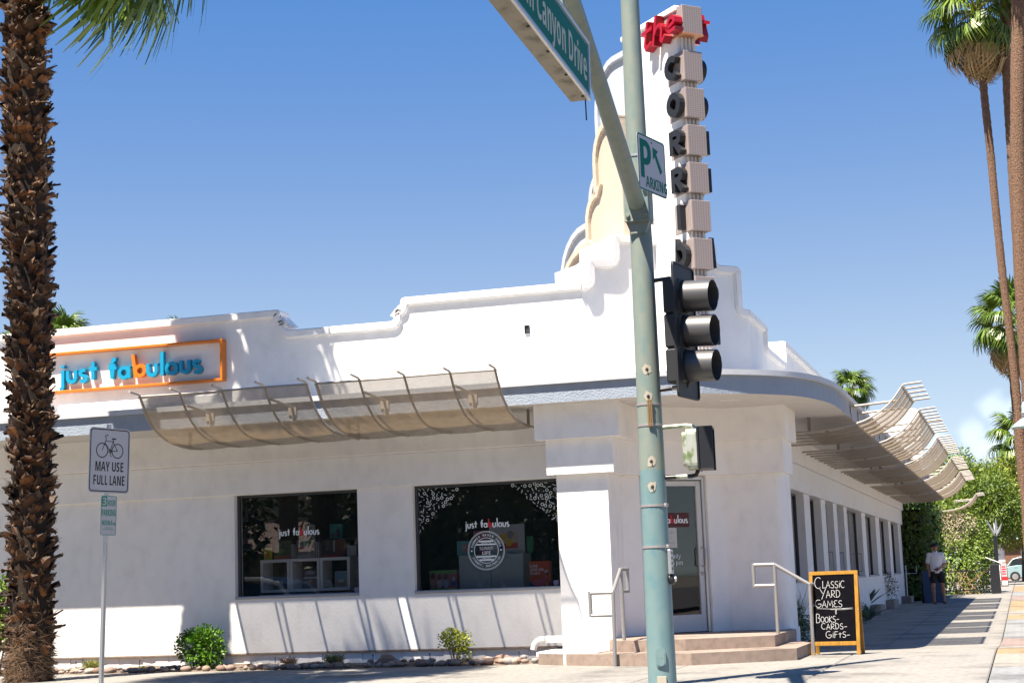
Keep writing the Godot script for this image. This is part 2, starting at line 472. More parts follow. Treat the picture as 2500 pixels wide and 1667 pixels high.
func make_materials() -> void:
	var st := noise_tex("stucco_tone", 0.012, 5, 512, [[0.0, grey(0.95)], [0.45, grey(0.985)], [1.0, grey(1.0)]])
	var stn := noise_tex("stucco_bump", 0.09, 4, 512, null, 2.5)
	var streak := noise_tex("stucco_wear", 0.02, 4, 512, [[0.0, grey(0.965)], [0.3, grey(0.992)], [0.55, grey(1.0)], [1.0, grey(1.0)]])
	var wall := {"tex": st, "nrm": stn, "nscale": 0.12, "scale": Vector3(0.5, 0.35, 0.5), "detail": streak, "dscale": Vector3(0.31, 0.09, 0.31)}
	mat("white_stucco", 0.87, 0.855, 0.835, 0.85, wall)
	mat("cream_stucco", 0.56, 0.47, 0.375, 0.85, wall)
	mat("blue_stucco", 0.46, 0.50, 0.56, 0.8, wall)
	mat("fascia_paint", 0.30, 0.35, 0.42, 0.7, {"tex": st, "nrm": stn, "nscale": 0.7, "scale": Vector3(0.6, 0.6, 0.6), "detail": streak, "dscale": Vector3(0.5, 0.12, 0.5)})
	mat("soffit_paint", 0.62, 0.60, 0.57, 0.85, wall)
	mat("cap_paint", 0.56, 0.58, 0.61, 0.6, wall)
	mat("sill_paint", 0.30, 0.32, 0.37, 0.6)
	mat("dark_frame", 0.05, 0.055, 0.065, 0.4)
	mat("grey_paint", 0.36, 0.37, 0.39, 0.6)
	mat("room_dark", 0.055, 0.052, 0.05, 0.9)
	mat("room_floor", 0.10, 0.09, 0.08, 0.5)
	mat("glass", 0.02, 0.03, 0.03, 0.0, {"alpha": 0.22})
	mat("glass_tint", 0.02, 0.025, 0.025, 0.0, {"alpha": 0.3, "spec": 0.6})
	var conc := noise_tex("concrete_tone", 0.02, 5, 512, [[0.0, grey(0.80)], [0.5, grey(0.95)], [1.0, grey(1.0)]])
	var concn := noise_tex("concrete_bump", 0.15, 3, 512, null, 2.0)
	var blot := noise_tex("concrete_stain", 0.008, 4, 512, [[0.0, grey(0.70)], [0.3, grey(0.90)], [0.5, grey(0.98)], [1.0, grey(1.0)]])
	var cw := {"tex": conc, "nrm": concn, "nscale": 0.3, "scale": Vector3(0.9, 0.9, 0.9), "detail": blot, "dscale": Vector3(0.17, 0.17, 0.17)}
	mat("concrete", 0.30, 0.283, 0.255, 0.9, cw)
	mat("concrete_b", 0.288, 0.275, 0.25, 0.9, cw)
	mat("concrete_c", 0.306, 0.288, 0.26, 0.9, cw)
	mat("paver_tan", 0.34, 0.245, 0.14, 0.9, cw)
	mat("paver_pink", 0.29, 0.22, 0.195, 0.9, cw)
	mat("paver_grey", 0.27, 0.275, 0.275, 0.9, cw)
	mat("paver_pale", 0.32, 0.295, 0.255, 0.9, cw)
	mat("joint_dirt", 0.16, 0.14, 0.12, 1.0, {"tex": conc, "scale": Vector3(2, 2, 2)})
	mat("step_concrete", 0.35, 0.27, 0.22, 0.85, cw)
	mat("block_concrete", 0.36, 0.31, 0.27, 0.9, cw)
	mat("asphalt", 0.11, 0.108, 0.104, 0.9, {"tex": noise_tex("asphalt_tone", 0.2, 3, 512, [[0.0, grey(0.6)], [1.0, grey(1.0)]]), "nrm": concn, "nscale": 0.7, "scale": Vector3(0.8, 0.8, 0.8)})
	mat("road_paint", 0.7, 0.7, 0.66, 0.8)
	mat("soil", 0.17, 0.13, 0.10, 1.0, {"tex": conc, "nrm": concn, "nscale": 1.0, "scale": Vector3(1.5, 1.5, 1.5)})
	mat("desert", 0.20, 0.17, 0.13, 1.0, {"tex": conc, "scale": Vector3(0.05, 0.05, 0.05)})
	mat("rock_hill", 0.07, 0.06, 0.052, 1.0, {"tex": noise_tex("rock_tone", 0.02, 5, 512, [[0.0, grey(0.45)], [1.0, grey(1.0)]]), "scale": Vector3(0.02, 0.02, 0.02)})
	mat("awning_cloth", 0.34, 0.295, 0.235, 0.85, {"alpha": 0.72, "back": Color(0.62, 0.56, 0.47), "tex": noise_tex("cloth_tone", 0.03, 4, 256, [[0.0, grey(0.85)], [1.0, grey(1.0)]]), "scale": Vector3(0.7, 0.7, 0.7)})
	mat("awning_tube", 0.42, 0.38, 0.335, 0.55)
	mat("tube_dark", 0.22, 0.19, 0.16, 0.6)
	mat("galvanized", 0.50, 0.51, 0.52, 0.42, {"metal": 0.75})
	mat("steel_band", 0.42, 0.38, 0.37, 0.5, {"metal": 0.5})
	mat("orange_paint", 0.62, 0.17, 0.012, 0.4)
	mat("blue_paint", 0.008, 0.28, 0.47, 0.35)
	mat("blue_edge", 0.01, 0.22, 0.40, 0.4)
	mat("white_paint", 0.80, 0.80, 0.79, 0.45)
	mat("white_vinyl", 0.74, 0.80, 0.82, 0.6)
	mat("red_vinyl", 0.65, 0.02, 0.03, 0.6)
	mat("red_paint", 0.36, 0.006, 0.016, 0.3)
	mat("black_paint", 0.018, 0.02, 0.024, 0.4)
	mat("letter_black", 0.012, 0.013, 0.016, 0.5)
	# perforated sheet: a fine grid of round holes
	var im := Image.create(64, 64, false, Image.FORMAT_RGB8)
	for y in 64:
		for x in 64:
			var d := Vector2(fposmod(x, 16.0) - 7.5, fposmod(y, 16.0) - 7.5).length()
			im.set_pixel(x, y, grey(0.80 if d < 4.6 else 1.0))
	mat("perforated", 0.37, 0.305, 0.285, 0.5, {"metal": 0.1, "tex": ImageTexture.create_from_image(im), "scale": Vector3(9, 9, 9), "world": false})
	var pt := noise_tex("pole_tone", 0.012, 4, 512, [[0.0, Color(0.80, 0.92, 0.97)], [0.5, grey(0.97)], [1.0, grey(1.0)]])
	mat("pole_green", 0.23, 0.27, 0.235, 0.55, {"tex": pt, "scale": Vector3(0.8, 0.5, 0.8)})
	mat("pole_blue", 0.175, 0.27, 0.275, 0.5, {"tex": pt, "scale": Vector3(0.8, 0.5, 0.8)})
	mat("patch_paint", 0.42, 0.38, 0.30, 0.7)
	mat("brass", 0.45, 0.30, 0.14, 0.4, {"metal": 0.7})
	mat("sign_green", 0.002, 0.15, 0.11, 0.5, {"spec": 0.2})
	mat("sign_white", 0.46, 0.45, 0.465, 0.45)
	mat("sign_cream", 0.46, 0.41, 0.32, 0.7, {"tex": blot, "scale": Vector3(1.1, 1.1, 1.1)})
	mat("sign_letter", 0.46, 0.50, 0.38, 0.5)
	mat("sign_black", 0.012, 0.012, 0.014, 0.5)
	mat("aluminium", 0.62, 0.62, 0.62, 0.4, {"metal": 0.8})
	mat("visor_black", 0.06, 0.06, 0.062, 0.42, {"spec": 0.7})
	mat("signal_body", 0.02, 0.021, 0.024, 0.55)
	mat("lens_red", 0.12, 0.01, 0.01, 0.2)
	mat("lens_amber", 0.14, 0.07, 0.01, 0.2)
	mat("lens_green", 0.01, 0.1, 0.07, 0.2)
	mat("worn_silver", 0.55, 0.57, 0.50, 0.5, {"metal": 0.4, "tex": noise_tex("worn_tone", 0.02, 4, 256, [[0.0, Color(0.45, 0.58, 0.38)], [0.35, Color(0.72, 0.78, 0.62)], [0.5, grey(0.95)], [1.0, grey(1.0)]]), "scale": Vector3(1.6, 0.9, 1.6)})
	mat("wood_yellow", 0.46, 0.225, 0.02, 0.5, {"tex": noise_tex("wood_tone", 0.03, 3, 256, [[0.0, grey(0.78)], [1.0, grey(1.0)]]), "scale": Vector3(4, 0.7, 4)})
	mat("chalkboard", 0.006, 0.006, 0.009, 0.85, {"spec": 0.15, "tex": noise_tex("chalk_dust", 0.02, 4, 256, [[0.0, grey(0.75)], [1.0, grey(1.0)]]), "scale": Vector3(1.5, 1.5, 1.5)})
	mat("chalk", 0.5, 0.5, 0.5, 0.95)
	mat("leaf", 1, 1, 1, 0.55, {"vcol": true, "back": Color(0.55, 0.6, 0.25)})
	mat("leaf_gloss", 1, 1, 1, 0.32, {"vcol": true, "back": Color(0.4, 0.5, 0.15)})
	mat("frond", 1, 1, 1, 0.42, {"vcol": true, "back": Color(0.4, 0.45, 0.18)})
	mat("dry", 1, 1, 1, 0.8, {"vcol": true, "back": Color(0.25, 0.2, 0.12)})
	mat("boot", 1, 1, 1, 0.75, {"vcol": true, "tex": noise_tex("boot_tone", 0.06, 3, 256, [[0.0, grey(0.55)], [1.0, grey(1.0)]]), "scale": Vector3(3, 1.2, 3)})
	mat("fibre", 0.045, 0.026, 0.014, 0.95, {"tex": noise_tex("fibre_tone", 0.08, 4, 256, [[0.0, grey(0.45)], [1.0, grey(1.0)]]), "scale": Vector3(3, 3, 3)})
	mat("palm_bark", 0.27, 0.155, 0.095, 0.9, {"tex": noise_tex("bark_tone", 0.03, 5, 512, [[0.0, grey(0.42)], [0.4, grey(0.80)], [1.0, grey(1.0)]]), "nrm": noise_tex("bark_bump", 0.05, 4, 512, null, 8.0), "nscale": 1.2, "scale": Vector3(0.9, 0.35, 0.9)})
	mat("bark", 0.12, 0.085, 0.06, 0.9, {"tex": conc, "scale": Vector3(2, 0.5, 2)})
	mat("rail_steel", 0.34, 0.335, 0.33, 0.45, {"metal": 0.55})
	mat("copper_edge", 0.5, 0.22, 0.1, 0.5)

# ---------------------------------------------------------------- ground
func slab(parent: Node, called: String, x0: float, x1: float, z0: float, z1: float, mt: Material, base := 0.0) -> void:
	# one paving slab with eased edges, following the dip of the pavement
	var m := MB.new(); var j := 0.006; var e := 0.012
	var ya := base + gy(z0); var yb := base + gy(z1)
	var a := Vector3(x0 + j, ya - e, z0 + j); var b := Vector3(x1 - j, ya - e, z0 + j)
	var d := Vector3(x1 - j, yb - e, z1 - j); var f := Vector3(x0 + j, yb - e, z1 - j)
	var i := Vector3(e, e, 0); var k := Vector3(-e, e, 0); var fz := Vector3(0, 0, e)
	var p := a + i + fz; var q := b + k + fz; var r := d + k - fz; var s := f + i - fz
	m.quad(p, s, r, q); m.quad(a, p, q, b); m.quad(b, q, r, d); m.quad(d, r, s, f); m.quad(f, s, p, a)
	obj(called, m, mt, parent)

func ground() -> void:
	var m := MB.new()
	m.quad(Vector3(-1500, -0.35, -1500), Vector3(-1500, -0.35, 1500), Vector3(1500, -0.35, 1500), Vector3(1500, -0.35, -1500))
	struct("ground", m, mats.desert)
	m = MB.new()   # the wide street in front and the side street, one asphalt sheet each
	m.quad(Vector3(-300, -0.19, 7.2), Vector3(-300, -0.19, 30), Vector3(300, -0.19, 30), Vector3(300, -0.19, 7.2))
	m.quad(Vector3(3.0, -0.19, -300), Vector3(3.0, -0.19, 7.2), Vector3(14, -0.19, 7.2), Vector3(14, -0.19, -300))
	struct("road", m, mats.asphalt)
	m = MB.new()
	for zz in [14.9, 15.15]:
		m.quad(Vector3(-300, -0.186, zz), Vector3(-300, -0.186, zz + 0.1), Vector3(-6, -0.186, zz + 0.1), Vector3(-6, -0.186, zz))
	struct("road_marking", m, mats.road_paint)
	m = MB.new()   # kerb
	m.bbox(Vector3(-49, -0.17, 7.1), Vector3(102, 0.3, 0.2), 0.02)
	m.bbox(Vector3(2.9, -0.19, -96.5), Vector3(0.2, 0.3, 207), 0.02)
	struct("kerb", m, mats.concrete_b)
	# pavement bed below the slabs, then the slabs
	m = MB.new()
	m.quad(Vector3(-100, -0.03, 0.3), Vector3(-100, -0.03, 7.0), Vector3(2.8, -0.03, 7.0), Vector3(2.8, -0.03, 0.3))
	var zs := [0.3, -1.0, -2.0, -3.5, -5.0, -10.0, -16.0, -22.0, -31.0, -40.0, -100.0, -200.0]
	for i in zs.size() - 1:
		var a: float = zs[i]; var b: float = zs[i + 1]
		m.quad(Vector3(-4.2, gy(b) - 0.03, b), Vector3(-4.2, gy(a) - 0.03, a), Vector3(2.8, gy(a) - 0.03, a), Vector3(2.8, gy(b) - 0.03, b))
	var walk := struct("sidewalk", m, mats.joint_dirt)
	var cm := [mats.concrete, mats.concrete_b, mats.concrete_c]
	var xs := [-22.0, -19.4, -16.8, -14.2, -11.6, -9.0, -6.4, -3.85, -2.1, -0.37]
	for i in xs.size() - 1:
		var zr := [1.0, 2.15, 4.6, 7.0]
		if xs[i] >= -6.5: zr = [0.3, 2.15, 4.6, 7.0]
		for k in 3:
			slab(walk, "paving_slab", xs[i], xs[i + 1], zr[k], zr[k + 1], cm[(i * 2 + k) % 3])
	zs = [0.3, -1.3, -2.9, -4.6, -7.0, -9.6, -12.4, -15.5, -19.0, -22.0, -26.0, -31.0, -36.0, -41.0, -50.0, -62.0, -80.0, -120.0]
	for i in zs.size() - 1:
		slab(walk, "paving_slab", -2.1, -0.37, zs[i + 1], zs[i], cm[i % 3])
		slab(walk, "paving_slab", -3.62, -2.1, zs[i + 1], zs[i], cm[(i + 1) % 3])
	# the coloured band of pavers along the kerb
	var pz := [7.0, 5.8, 3.3, 0.8, -0.7, -0.95, -2.4, -6.6, -10.6, -15.0, -17.6, -21.0, -25.0, -30.0, -36.0, -44.0, -60.0, -90.0, -120.0]
	var pm := [mats.paver_grey, mats.paver_grey, mats.paver_pale, mats.paver_tan, mats.concrete, mats.paver_pale, mats.paver_pink, mats.paver_grey, mats.paver_grey, mats.paver_tan, mats.paver_pale, mats.paver_tan, mats.paver_tan, mats.paver_pink, mats.paver_grey, mats.paver_tan, mats.paver_pale, mats.paver_grey]
	for i in pz.size() - 1:
		slab(walk, "paver", -0.37, 1.22, pz[i + 1], pz[i], pm[i], 0.001)
		slab(walk, "paver", 1.22, 2.8, pz[i + 1], pz[i], pm[(i + 5) % pm.size()], 0.001)
	# planting bed along the street facade
	m = MB.new()
	var nx := 60
	for i in nx:
		var x0 := lerpf(-22.0, -6.0, float(i) / nx); var x1 := lerpf(-22.0, -6.0, float(i + 1) / nx)
		var h0 := 0.02 * sin(x0 * 5.1) + 0.015 * sin(x0 * 11.7); var h1 := 0.02 * sin(x1 * 5.1) + 0.015 * sin(x1 * 11.7)
		m.quad(Vector3(x0, 0.03 + h0, -0.05), Vector3(x0, 0.02 + h0, 0.55), Vector3(x1, 0.02 + h1, 0.55), Vector3(x1, 0.03 + h1, -0.05))
		m.quad(Vector3(x0, 0.02 + h0, 0.55), Vector3(x0, -0.03, 1.0), Vector3(x1, -0.03, 1.0), Vector3(x1, 0.02 + h1, 0.55))
	struct("ground_bed", m, mats.soil)

# ---------------------------------------------------------------- the shop building
var shop_node: Node3D
func window(called: String, label: String, o: Vector3, x: Vector3, z: Vector3, w: float, h: float, glass: Material, dp := -0.10) -> MeshInstance3D:
	# a fixed shop window: o is the lower corner of the opening on the wall's face
	var f := frame(o, x, z)
	var m := MB.new(); var t := 0.035
	for b in [[Vector3(0, 0, dp - 0.05), Vector3(t, h, dp + 0.01)], [Vector3(w - t, 0, dp - 0.05), Vector3(w, h, dp + 0.01)], [Vector3(t, h - t, dp - 0.05), Vector3(w - t, h, dp + 0.01)], [Vector3(t, 0, dp - 0.05), Vector3(w - t, t, dp + 0.01)]]:
		var q := MB.new(); q.span(b[0], b[1]); m.add(q, f)
	var win := obj(called, m, mats.dark_frame, shop_node)
	if label: win.set_meta("label", label)
	m = MB.new(); var q := MB.new(); q.span(Vector3(t, t, dp - 0.026), Vector3(w - t, h - t, dp - 0.02)); m.add(q, f)
	obj("pane", m, glass, win)
	if true:
		m = MB.new(); q = MB.new(); q.bbox(Vector3(w / 2, 0.02, -0.035), Vector3(w - 0.004, 0.04, 0.12), 0.008); m.add(q, f)
		obj("sill", m, mats.sill_paint, win)
	return win

var win_a: MeshInstance3D
var win_b: MeshInstance3D
func shop() -> void:
	shop_node = thing("shop_building", "white stucco corner shop with stepped parapet, rounded blue canopy edge and tower", "building", Vector3.ZERO)
	var s := shop_node
	var m := MB.new()
	# street facade, lower wall with two window openings
	for b in [[-22.0, -10.71, 0.19, 2.413], [-8.81, -7.985, 0.19, 2.413], [-5.72, -5.4, 0.19, 2.413], [-10.71, -8.81, 0.19, 0.94], [-7.985, -5.72, 0.19, 0.935]]:
		m.span(Vector3(b[0], b[2], -0.25), Vector3(b[1], b[3], 0))
	obj("wall", m, mats.white_stucco, s)
	m = MB.new(); m.span(Vector3(-22, 2.413, -0.25), Vector3(-5.5, 2.87, 0.055), 0.012)
	obj("wall_band", m, mats.white_stucco, s)
	m = MB.new(); m.span(Vector3(-22, 2.87, -0.25), Vector3(-5.5, 3.33, 0.11), 0.012)
	obj("wall_band", m, mats.white_stucco, s)
	# footing, set back a little, with an uneven top
	m = MB.new()
	for i in 80:
		var x0 := lerpf(-22.0, -6.0, i / 80.0); var x1 := lerpf(-22.0, -6.0, (i + 1) / 80.0)
		var a := 0.008 * sin(x0 * 3.1) + 0.006 * sin(x0 * 8.3); var b := 0.008 * sin(x1 * 3.1) + 0.006 * sin(x1 * 8.3)
		m.quad(Vector3(x0, -0.1, -0.03 + a), Vector3(x1, -0.1, -0.03 + b), Vector3(x1, 0.155 + b, -0.035 + a), Vector3(x0, 0.155 + a, -0.035 + b))
		m.quad(Vector3(x0, 0.155 + a, -0.035 + b), Vector3(x1, 0.155 + b, -0.035 + a), Vector3(x1, 0.189, -0.05), Vector3(x0, 0.189, -0.05))
	obj("footing", m, mats.white_stucco, s)
	m = MB.new(); m.span(Vector3(-22, 0.172, -0.06), Vector3(-5.9, 0.1895, 0.006))
	obj("drip_edge", m, mats.step_concrete, s)
	win_a = window("window", "display window over a low white shelf unit", Vector3(-10.71, 0.94, 0), Vector3.RIGHT, Vector3.BACK, 1.90, 1.472, mats.glass)
	win_b = window("window", "display window with white confetti print in its upper corners", Vector3(-7.985, 0.935, 0), Vector3.RIGHT, Vector3.BACK, 2.265, 1.477, mats.glass)
	# side-street facade: posts, sill wall, head bands
	m = MB.new()
	m.span(Vector3(WX - 0.33, -0.3, -33.0), Vector3(WX, 0.86, -2.0))
	# openings along the side street (z from, to)
	var ops := [[-3.3, -5.6], [-6.35, -8.1], [-8.95, -10.7], [-11.5, -12.9], [-13.6, -15.0], [-15.7, -19.2], [-20.2, -23.2], [-24.4, -27.6], [-28.6, -31.6]]
	var last := -2.0
	for o in ops:
		m.span(Vector3(WX - 0.33, 0.86, o[0]), Vector3(WX, 2.413, last)); last = o[1]
	m.span(Vector3(WX - 0.25, 0.86, -33.0), Vector3(WX, 2.413, last))
	obj("wall", m, mats.white_stucco, s)
	m = MB.new(); m.span(Vector3(WX - 0.25, 2.413, -33.05), Vector3(WX + 0.055, 2.87, -2.0), 0.012)
	obj("wall_band", m, mats.white_stucco, s)
	m = MB.new(); m.span(Vector3(WX - 0.25, 2.87, -33.1), Vector3(WX + 0.11, 3.33, -2.0), 0.012)
	obj("wall_band", m, mats.white_stucco, s)
	for i in ops.size():
		var o: Array = ops[i]
		var w: float = o[0] - o[1]
		var win := window("window", "", Vector3(WX, 0.86, o[0]), Vector3(0, 0, -1), Vector3(1, 0, 0), w, 1.553, mats.glass_tint, -0.15)
		if i == 3 or i == 4 or i == 5:   # glazed doors with a bar handle
			m = MB.new()
			m.span(Vector3(WX - 0.12, 0.86, (o[0] + o[1]) / 2 - 0.03), Vector3(WX - 0.14, 2.40, (o[0] + o[1]) / 2 + 0.03))
			obj("mullion", m, mats.grey_paint, win)
			m = MB.new(); m.tube([Vector3(WX - 0.13, 1.0, o[1] + 0.12), Vector3(WX - 0.05, 1.0, o[1] + 0.12), Vector3(WX - 0.05, 1.42, o[1] + 0.12), Vector3(WX - 0.13, 1.42, o[1] + 0.12)], 0.014, 6)
			obj("handle", m, mats.grey_paint, win)
		else:
			m = MB.new(); m.span(Vector3(WX - 0.20, 0.9, o[0] - w * 0.5 - 0.025), Vector3(WX - 0.14, 2.38, o[0] - w * 0.5 + 0.025))
			obj("mullion", m, mats.grey_paint, win)
	# corner block in three tiers round the entrance
	m = MB.new()
	plan(m, [-5.96, -0.3, -5.96, 0.8, -4.83, 0.8, -4.83, -0.04, -3.76, -1.11, -2.94, -1.11, -2.94, -2.25, -4.0, -2.25, -4.8, -1.6, -5.4, -0.9], 2.87, 3.335)
	obj("corner_tier", m, mats.white_stucco, s)
	m = MB.new()
	plan(m, [-5.84, -0.3, -5.84, 0.7, -4.94, 0.7, -4.94, -0.08, -3.80, -1.22, -3.0, -1.22, -3.0, -2.14, -4.0, -2.14, -4.8, -1.5, -5.4, -0.9], 2.413, 2.869)
	obj("corner_tier", m, mats.white_stucco, s)
	m = MB.new()
	plan(m, [-5.74, -0.3, -5.74, 0.6, -5.05, 0.6, -5.05, -0.15, -4.849, -0.351, -5.03, -0.532], 0.14, 2.412)
	obj("pillar", m, mats.white_stucco, s)
	m = MB.new()
	var pts := [-4.071, -1.129, -3.87, -1.33]
	for k in 7:
		var t := deg_to_rad(90.0 - 15.0 * k)
		pts.append_array([-3.17 + 0.13 * cos(t), -1.46 + 0.13 * sin(t)])
	pts.append_array([-3.04, -2.03, -3.9, -2.03, -4.252, -1.31])
	plan(m, pts, 0.14, 2.412)
	obj("pillar", m, mats.white_stucco, s)
	m = MB.new(); plan(m, [-3.5, -1.31, -3.05, -1.31, -3.02, -1.36, -3.02, -2.05, -3.5, -2.05], -0.14, 0.29)
	obj("pillar_base", m, mats.white_stucco, s)
	m = MB.new(); plan(m, [-4.849, -0.351, -4.071, -1.129, -4.252, -1.31, -5.03, -0.532], 2.405, 2.412)
	obj("door_head", m, mats.white_stucco, s)
	door()
	# inside: floor, ceiling and back walls, dark
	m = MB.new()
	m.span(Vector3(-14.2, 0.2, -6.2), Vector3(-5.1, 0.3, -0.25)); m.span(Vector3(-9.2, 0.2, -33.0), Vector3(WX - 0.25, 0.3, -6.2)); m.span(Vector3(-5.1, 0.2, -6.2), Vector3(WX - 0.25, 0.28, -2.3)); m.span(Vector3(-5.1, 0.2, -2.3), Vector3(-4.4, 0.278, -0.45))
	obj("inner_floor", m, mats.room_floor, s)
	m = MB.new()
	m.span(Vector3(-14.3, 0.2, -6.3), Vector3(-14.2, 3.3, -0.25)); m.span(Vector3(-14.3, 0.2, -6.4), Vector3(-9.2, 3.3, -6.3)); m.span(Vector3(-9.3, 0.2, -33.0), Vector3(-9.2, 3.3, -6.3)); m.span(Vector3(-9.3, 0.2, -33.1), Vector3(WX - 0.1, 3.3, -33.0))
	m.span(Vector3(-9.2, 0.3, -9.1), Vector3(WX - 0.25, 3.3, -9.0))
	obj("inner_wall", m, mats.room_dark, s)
	m = MB.new(); m.span(Vector3(-22, 3.34, -12), Vector3(-4.9, 3.5, -0.26)); m.span(Vector3(-9.3, 3.34, -33.1), Vector3(WX - 0.26, 3.5, -12)); m.span(Vector3(-4.9, 3.34, -12), Vector3(WX - 0.26, 3.5, -2.3)); 
	obj("roof", m, mats.soffit_paint, s)
	parapets()

func door() -> void:
	var f := frame(DC, V, U)
	var m := MB.new(); var q := MB.new()
	for b in [[Vector3(-0.55, 0.28, -0.16), Vector3(-0.50, 2.40, -0.04)], [Vector3(0.50, 0.28, -0.16), Vector3(0.55, 2.40, -0.04)], [Vector3(-0.50, 2.35, -0.16), Vector3(0.50, 2.40, -0.04)]]:
		q = MB.new(); q.span(b[0], b[1], 0.006); m.add(q, f)
	obj("door_frame", m, mats.aluminium, shop_node)
	m = MB.new()
	for b in [[Vector3(-0.495, 0.29, -0.13), Vector3(-0.42, 2.34, -0.07)], [Vector3(0.42, 0.29, -0.13), Vector3(0.495, 2.34, -0.07)], [Vector3(-0.42, 2.27, -0.13), Vector3(0.42, 2.34, -0.07)], [Vector3(-0.42, 0.29, -0.13), Vector3(0.42, 0.52, -0.07)]]:
		q = MB.new(); q.span(b[0], b[1], 0.005); m.add(q, f)
	var d := obj("door", m, mat("door_paint", 0.58, 0.58, 0.575, 0.5), shop_node)
	m = MB.new(); q = MB.new(); q.span(Vector3(-0.42, 0.52, -0.105), Vector3(0.42, 2.27, -0.099)); m.add(q, f)
	obj("pane", m, mats.glass, d)
	m = MB.new(); q = MB.new()
	q.tube([Vector3(0.46, 1.42, -0.07), Vector3(0.46, 1.42, 0.0), Vector3(0.46, 1.40, 0.03), Vector3(0.46, 1.19, 0.03), Vector3(0.46, 1.17, 0.0), Vector3(0.46, 1.17, -0.07)], 0.012, 8); m.add(q, f)
	obj("handle", m, mats.aluminium, d)
	m = MB.new(); q = MB.new(); q.lathe([Vector2(0, 0.02), Vector2(0.022, 0.018), Vector2(0.026, 0)], Transform3D(Basis(Vector3.RIGHT, PI / 2), Vector3(0.46, 1.07, -0.07)), 12); m.add(q, f)
	obj("lock", m, mats.steel_band, d)
	# lettering on the glass: name panel, opening hours
	m = MB.new(); q = MB.new(); q.span(Vector3(-0.34, 1.71, -0.0985), Vector3(0.30, 1.905, -0.0965)); m.add(q, f)
	obj("name_panel", m, mat("maroon", 0.07, 0.006, 0.008, 0.5), d)
	glass_name(d, Transform3D(f.basis, f * Vector3(-0.305, 1.765, -0.095)), 0.056)
	m = MB.new(); q = MB.new(); q.span(Vector3(-0.30, 1.43, -0.0985), Vector3(0.085, 1.70, -0.0965)); m.add(q, f)
	obj("notice", m, mat("notice_paper", 0.5, 0.5, 0.5, 0.8), d)
	m = MB.new(); q = MB.new()
	q.text("Summer", 0.05, 0.001, Transform3D(Basis(), Vector3(-0.09, 1.64, -0.095))); q.text("Hours", 0.045, 0.001, Transform3D(Basis(), Vector3(-0.09, 1.57, -0.095))); q.text("11am-5pm", 0.04, 0.001, Transform3D(Basis(), Vector3(-0.09, 1.50, -0.095)))
	m.add(q, f); obj("notice_print", m, mats.grey_paint, d)
	m = MB.new(); q = MB.new()
	q.text("open daily", 0.058, 0.001, Transform3D(Basis(), Vector3(-0.06, 1.315, -0.096))); q.text("10 to 6 pm", 0.058, 0.001, Transform3D(Basis(), Vector3(-0.03, 1.225, -0.096)))
	m.add(q, f); obj("hours_print", m, mats.white_vinyl, d)

# the shop's name as thin vinyl on a pane
func glass_name(parent: Node, xf: Transform3D, h: float) -> void:
	var a := MB.new(); var b := MB.new()
	put_letters(a, "just fabulous", "soft", h, h * 0.26, 0, 0.001, xf, 0, 7)
	put_letters(a, "just fabulous", "soft", h, h * 0.26, 0, 0.001, xf, 8, 9)
	put_letters(b, "just fabulous", "soft", h, h * 0.26, 0, 0.001, xf, 7, 1)
	obj("name_lettering", a, mats.white_vinyl, parent)
	obj("name_lettering", b, mats.red_vinyl, parent)

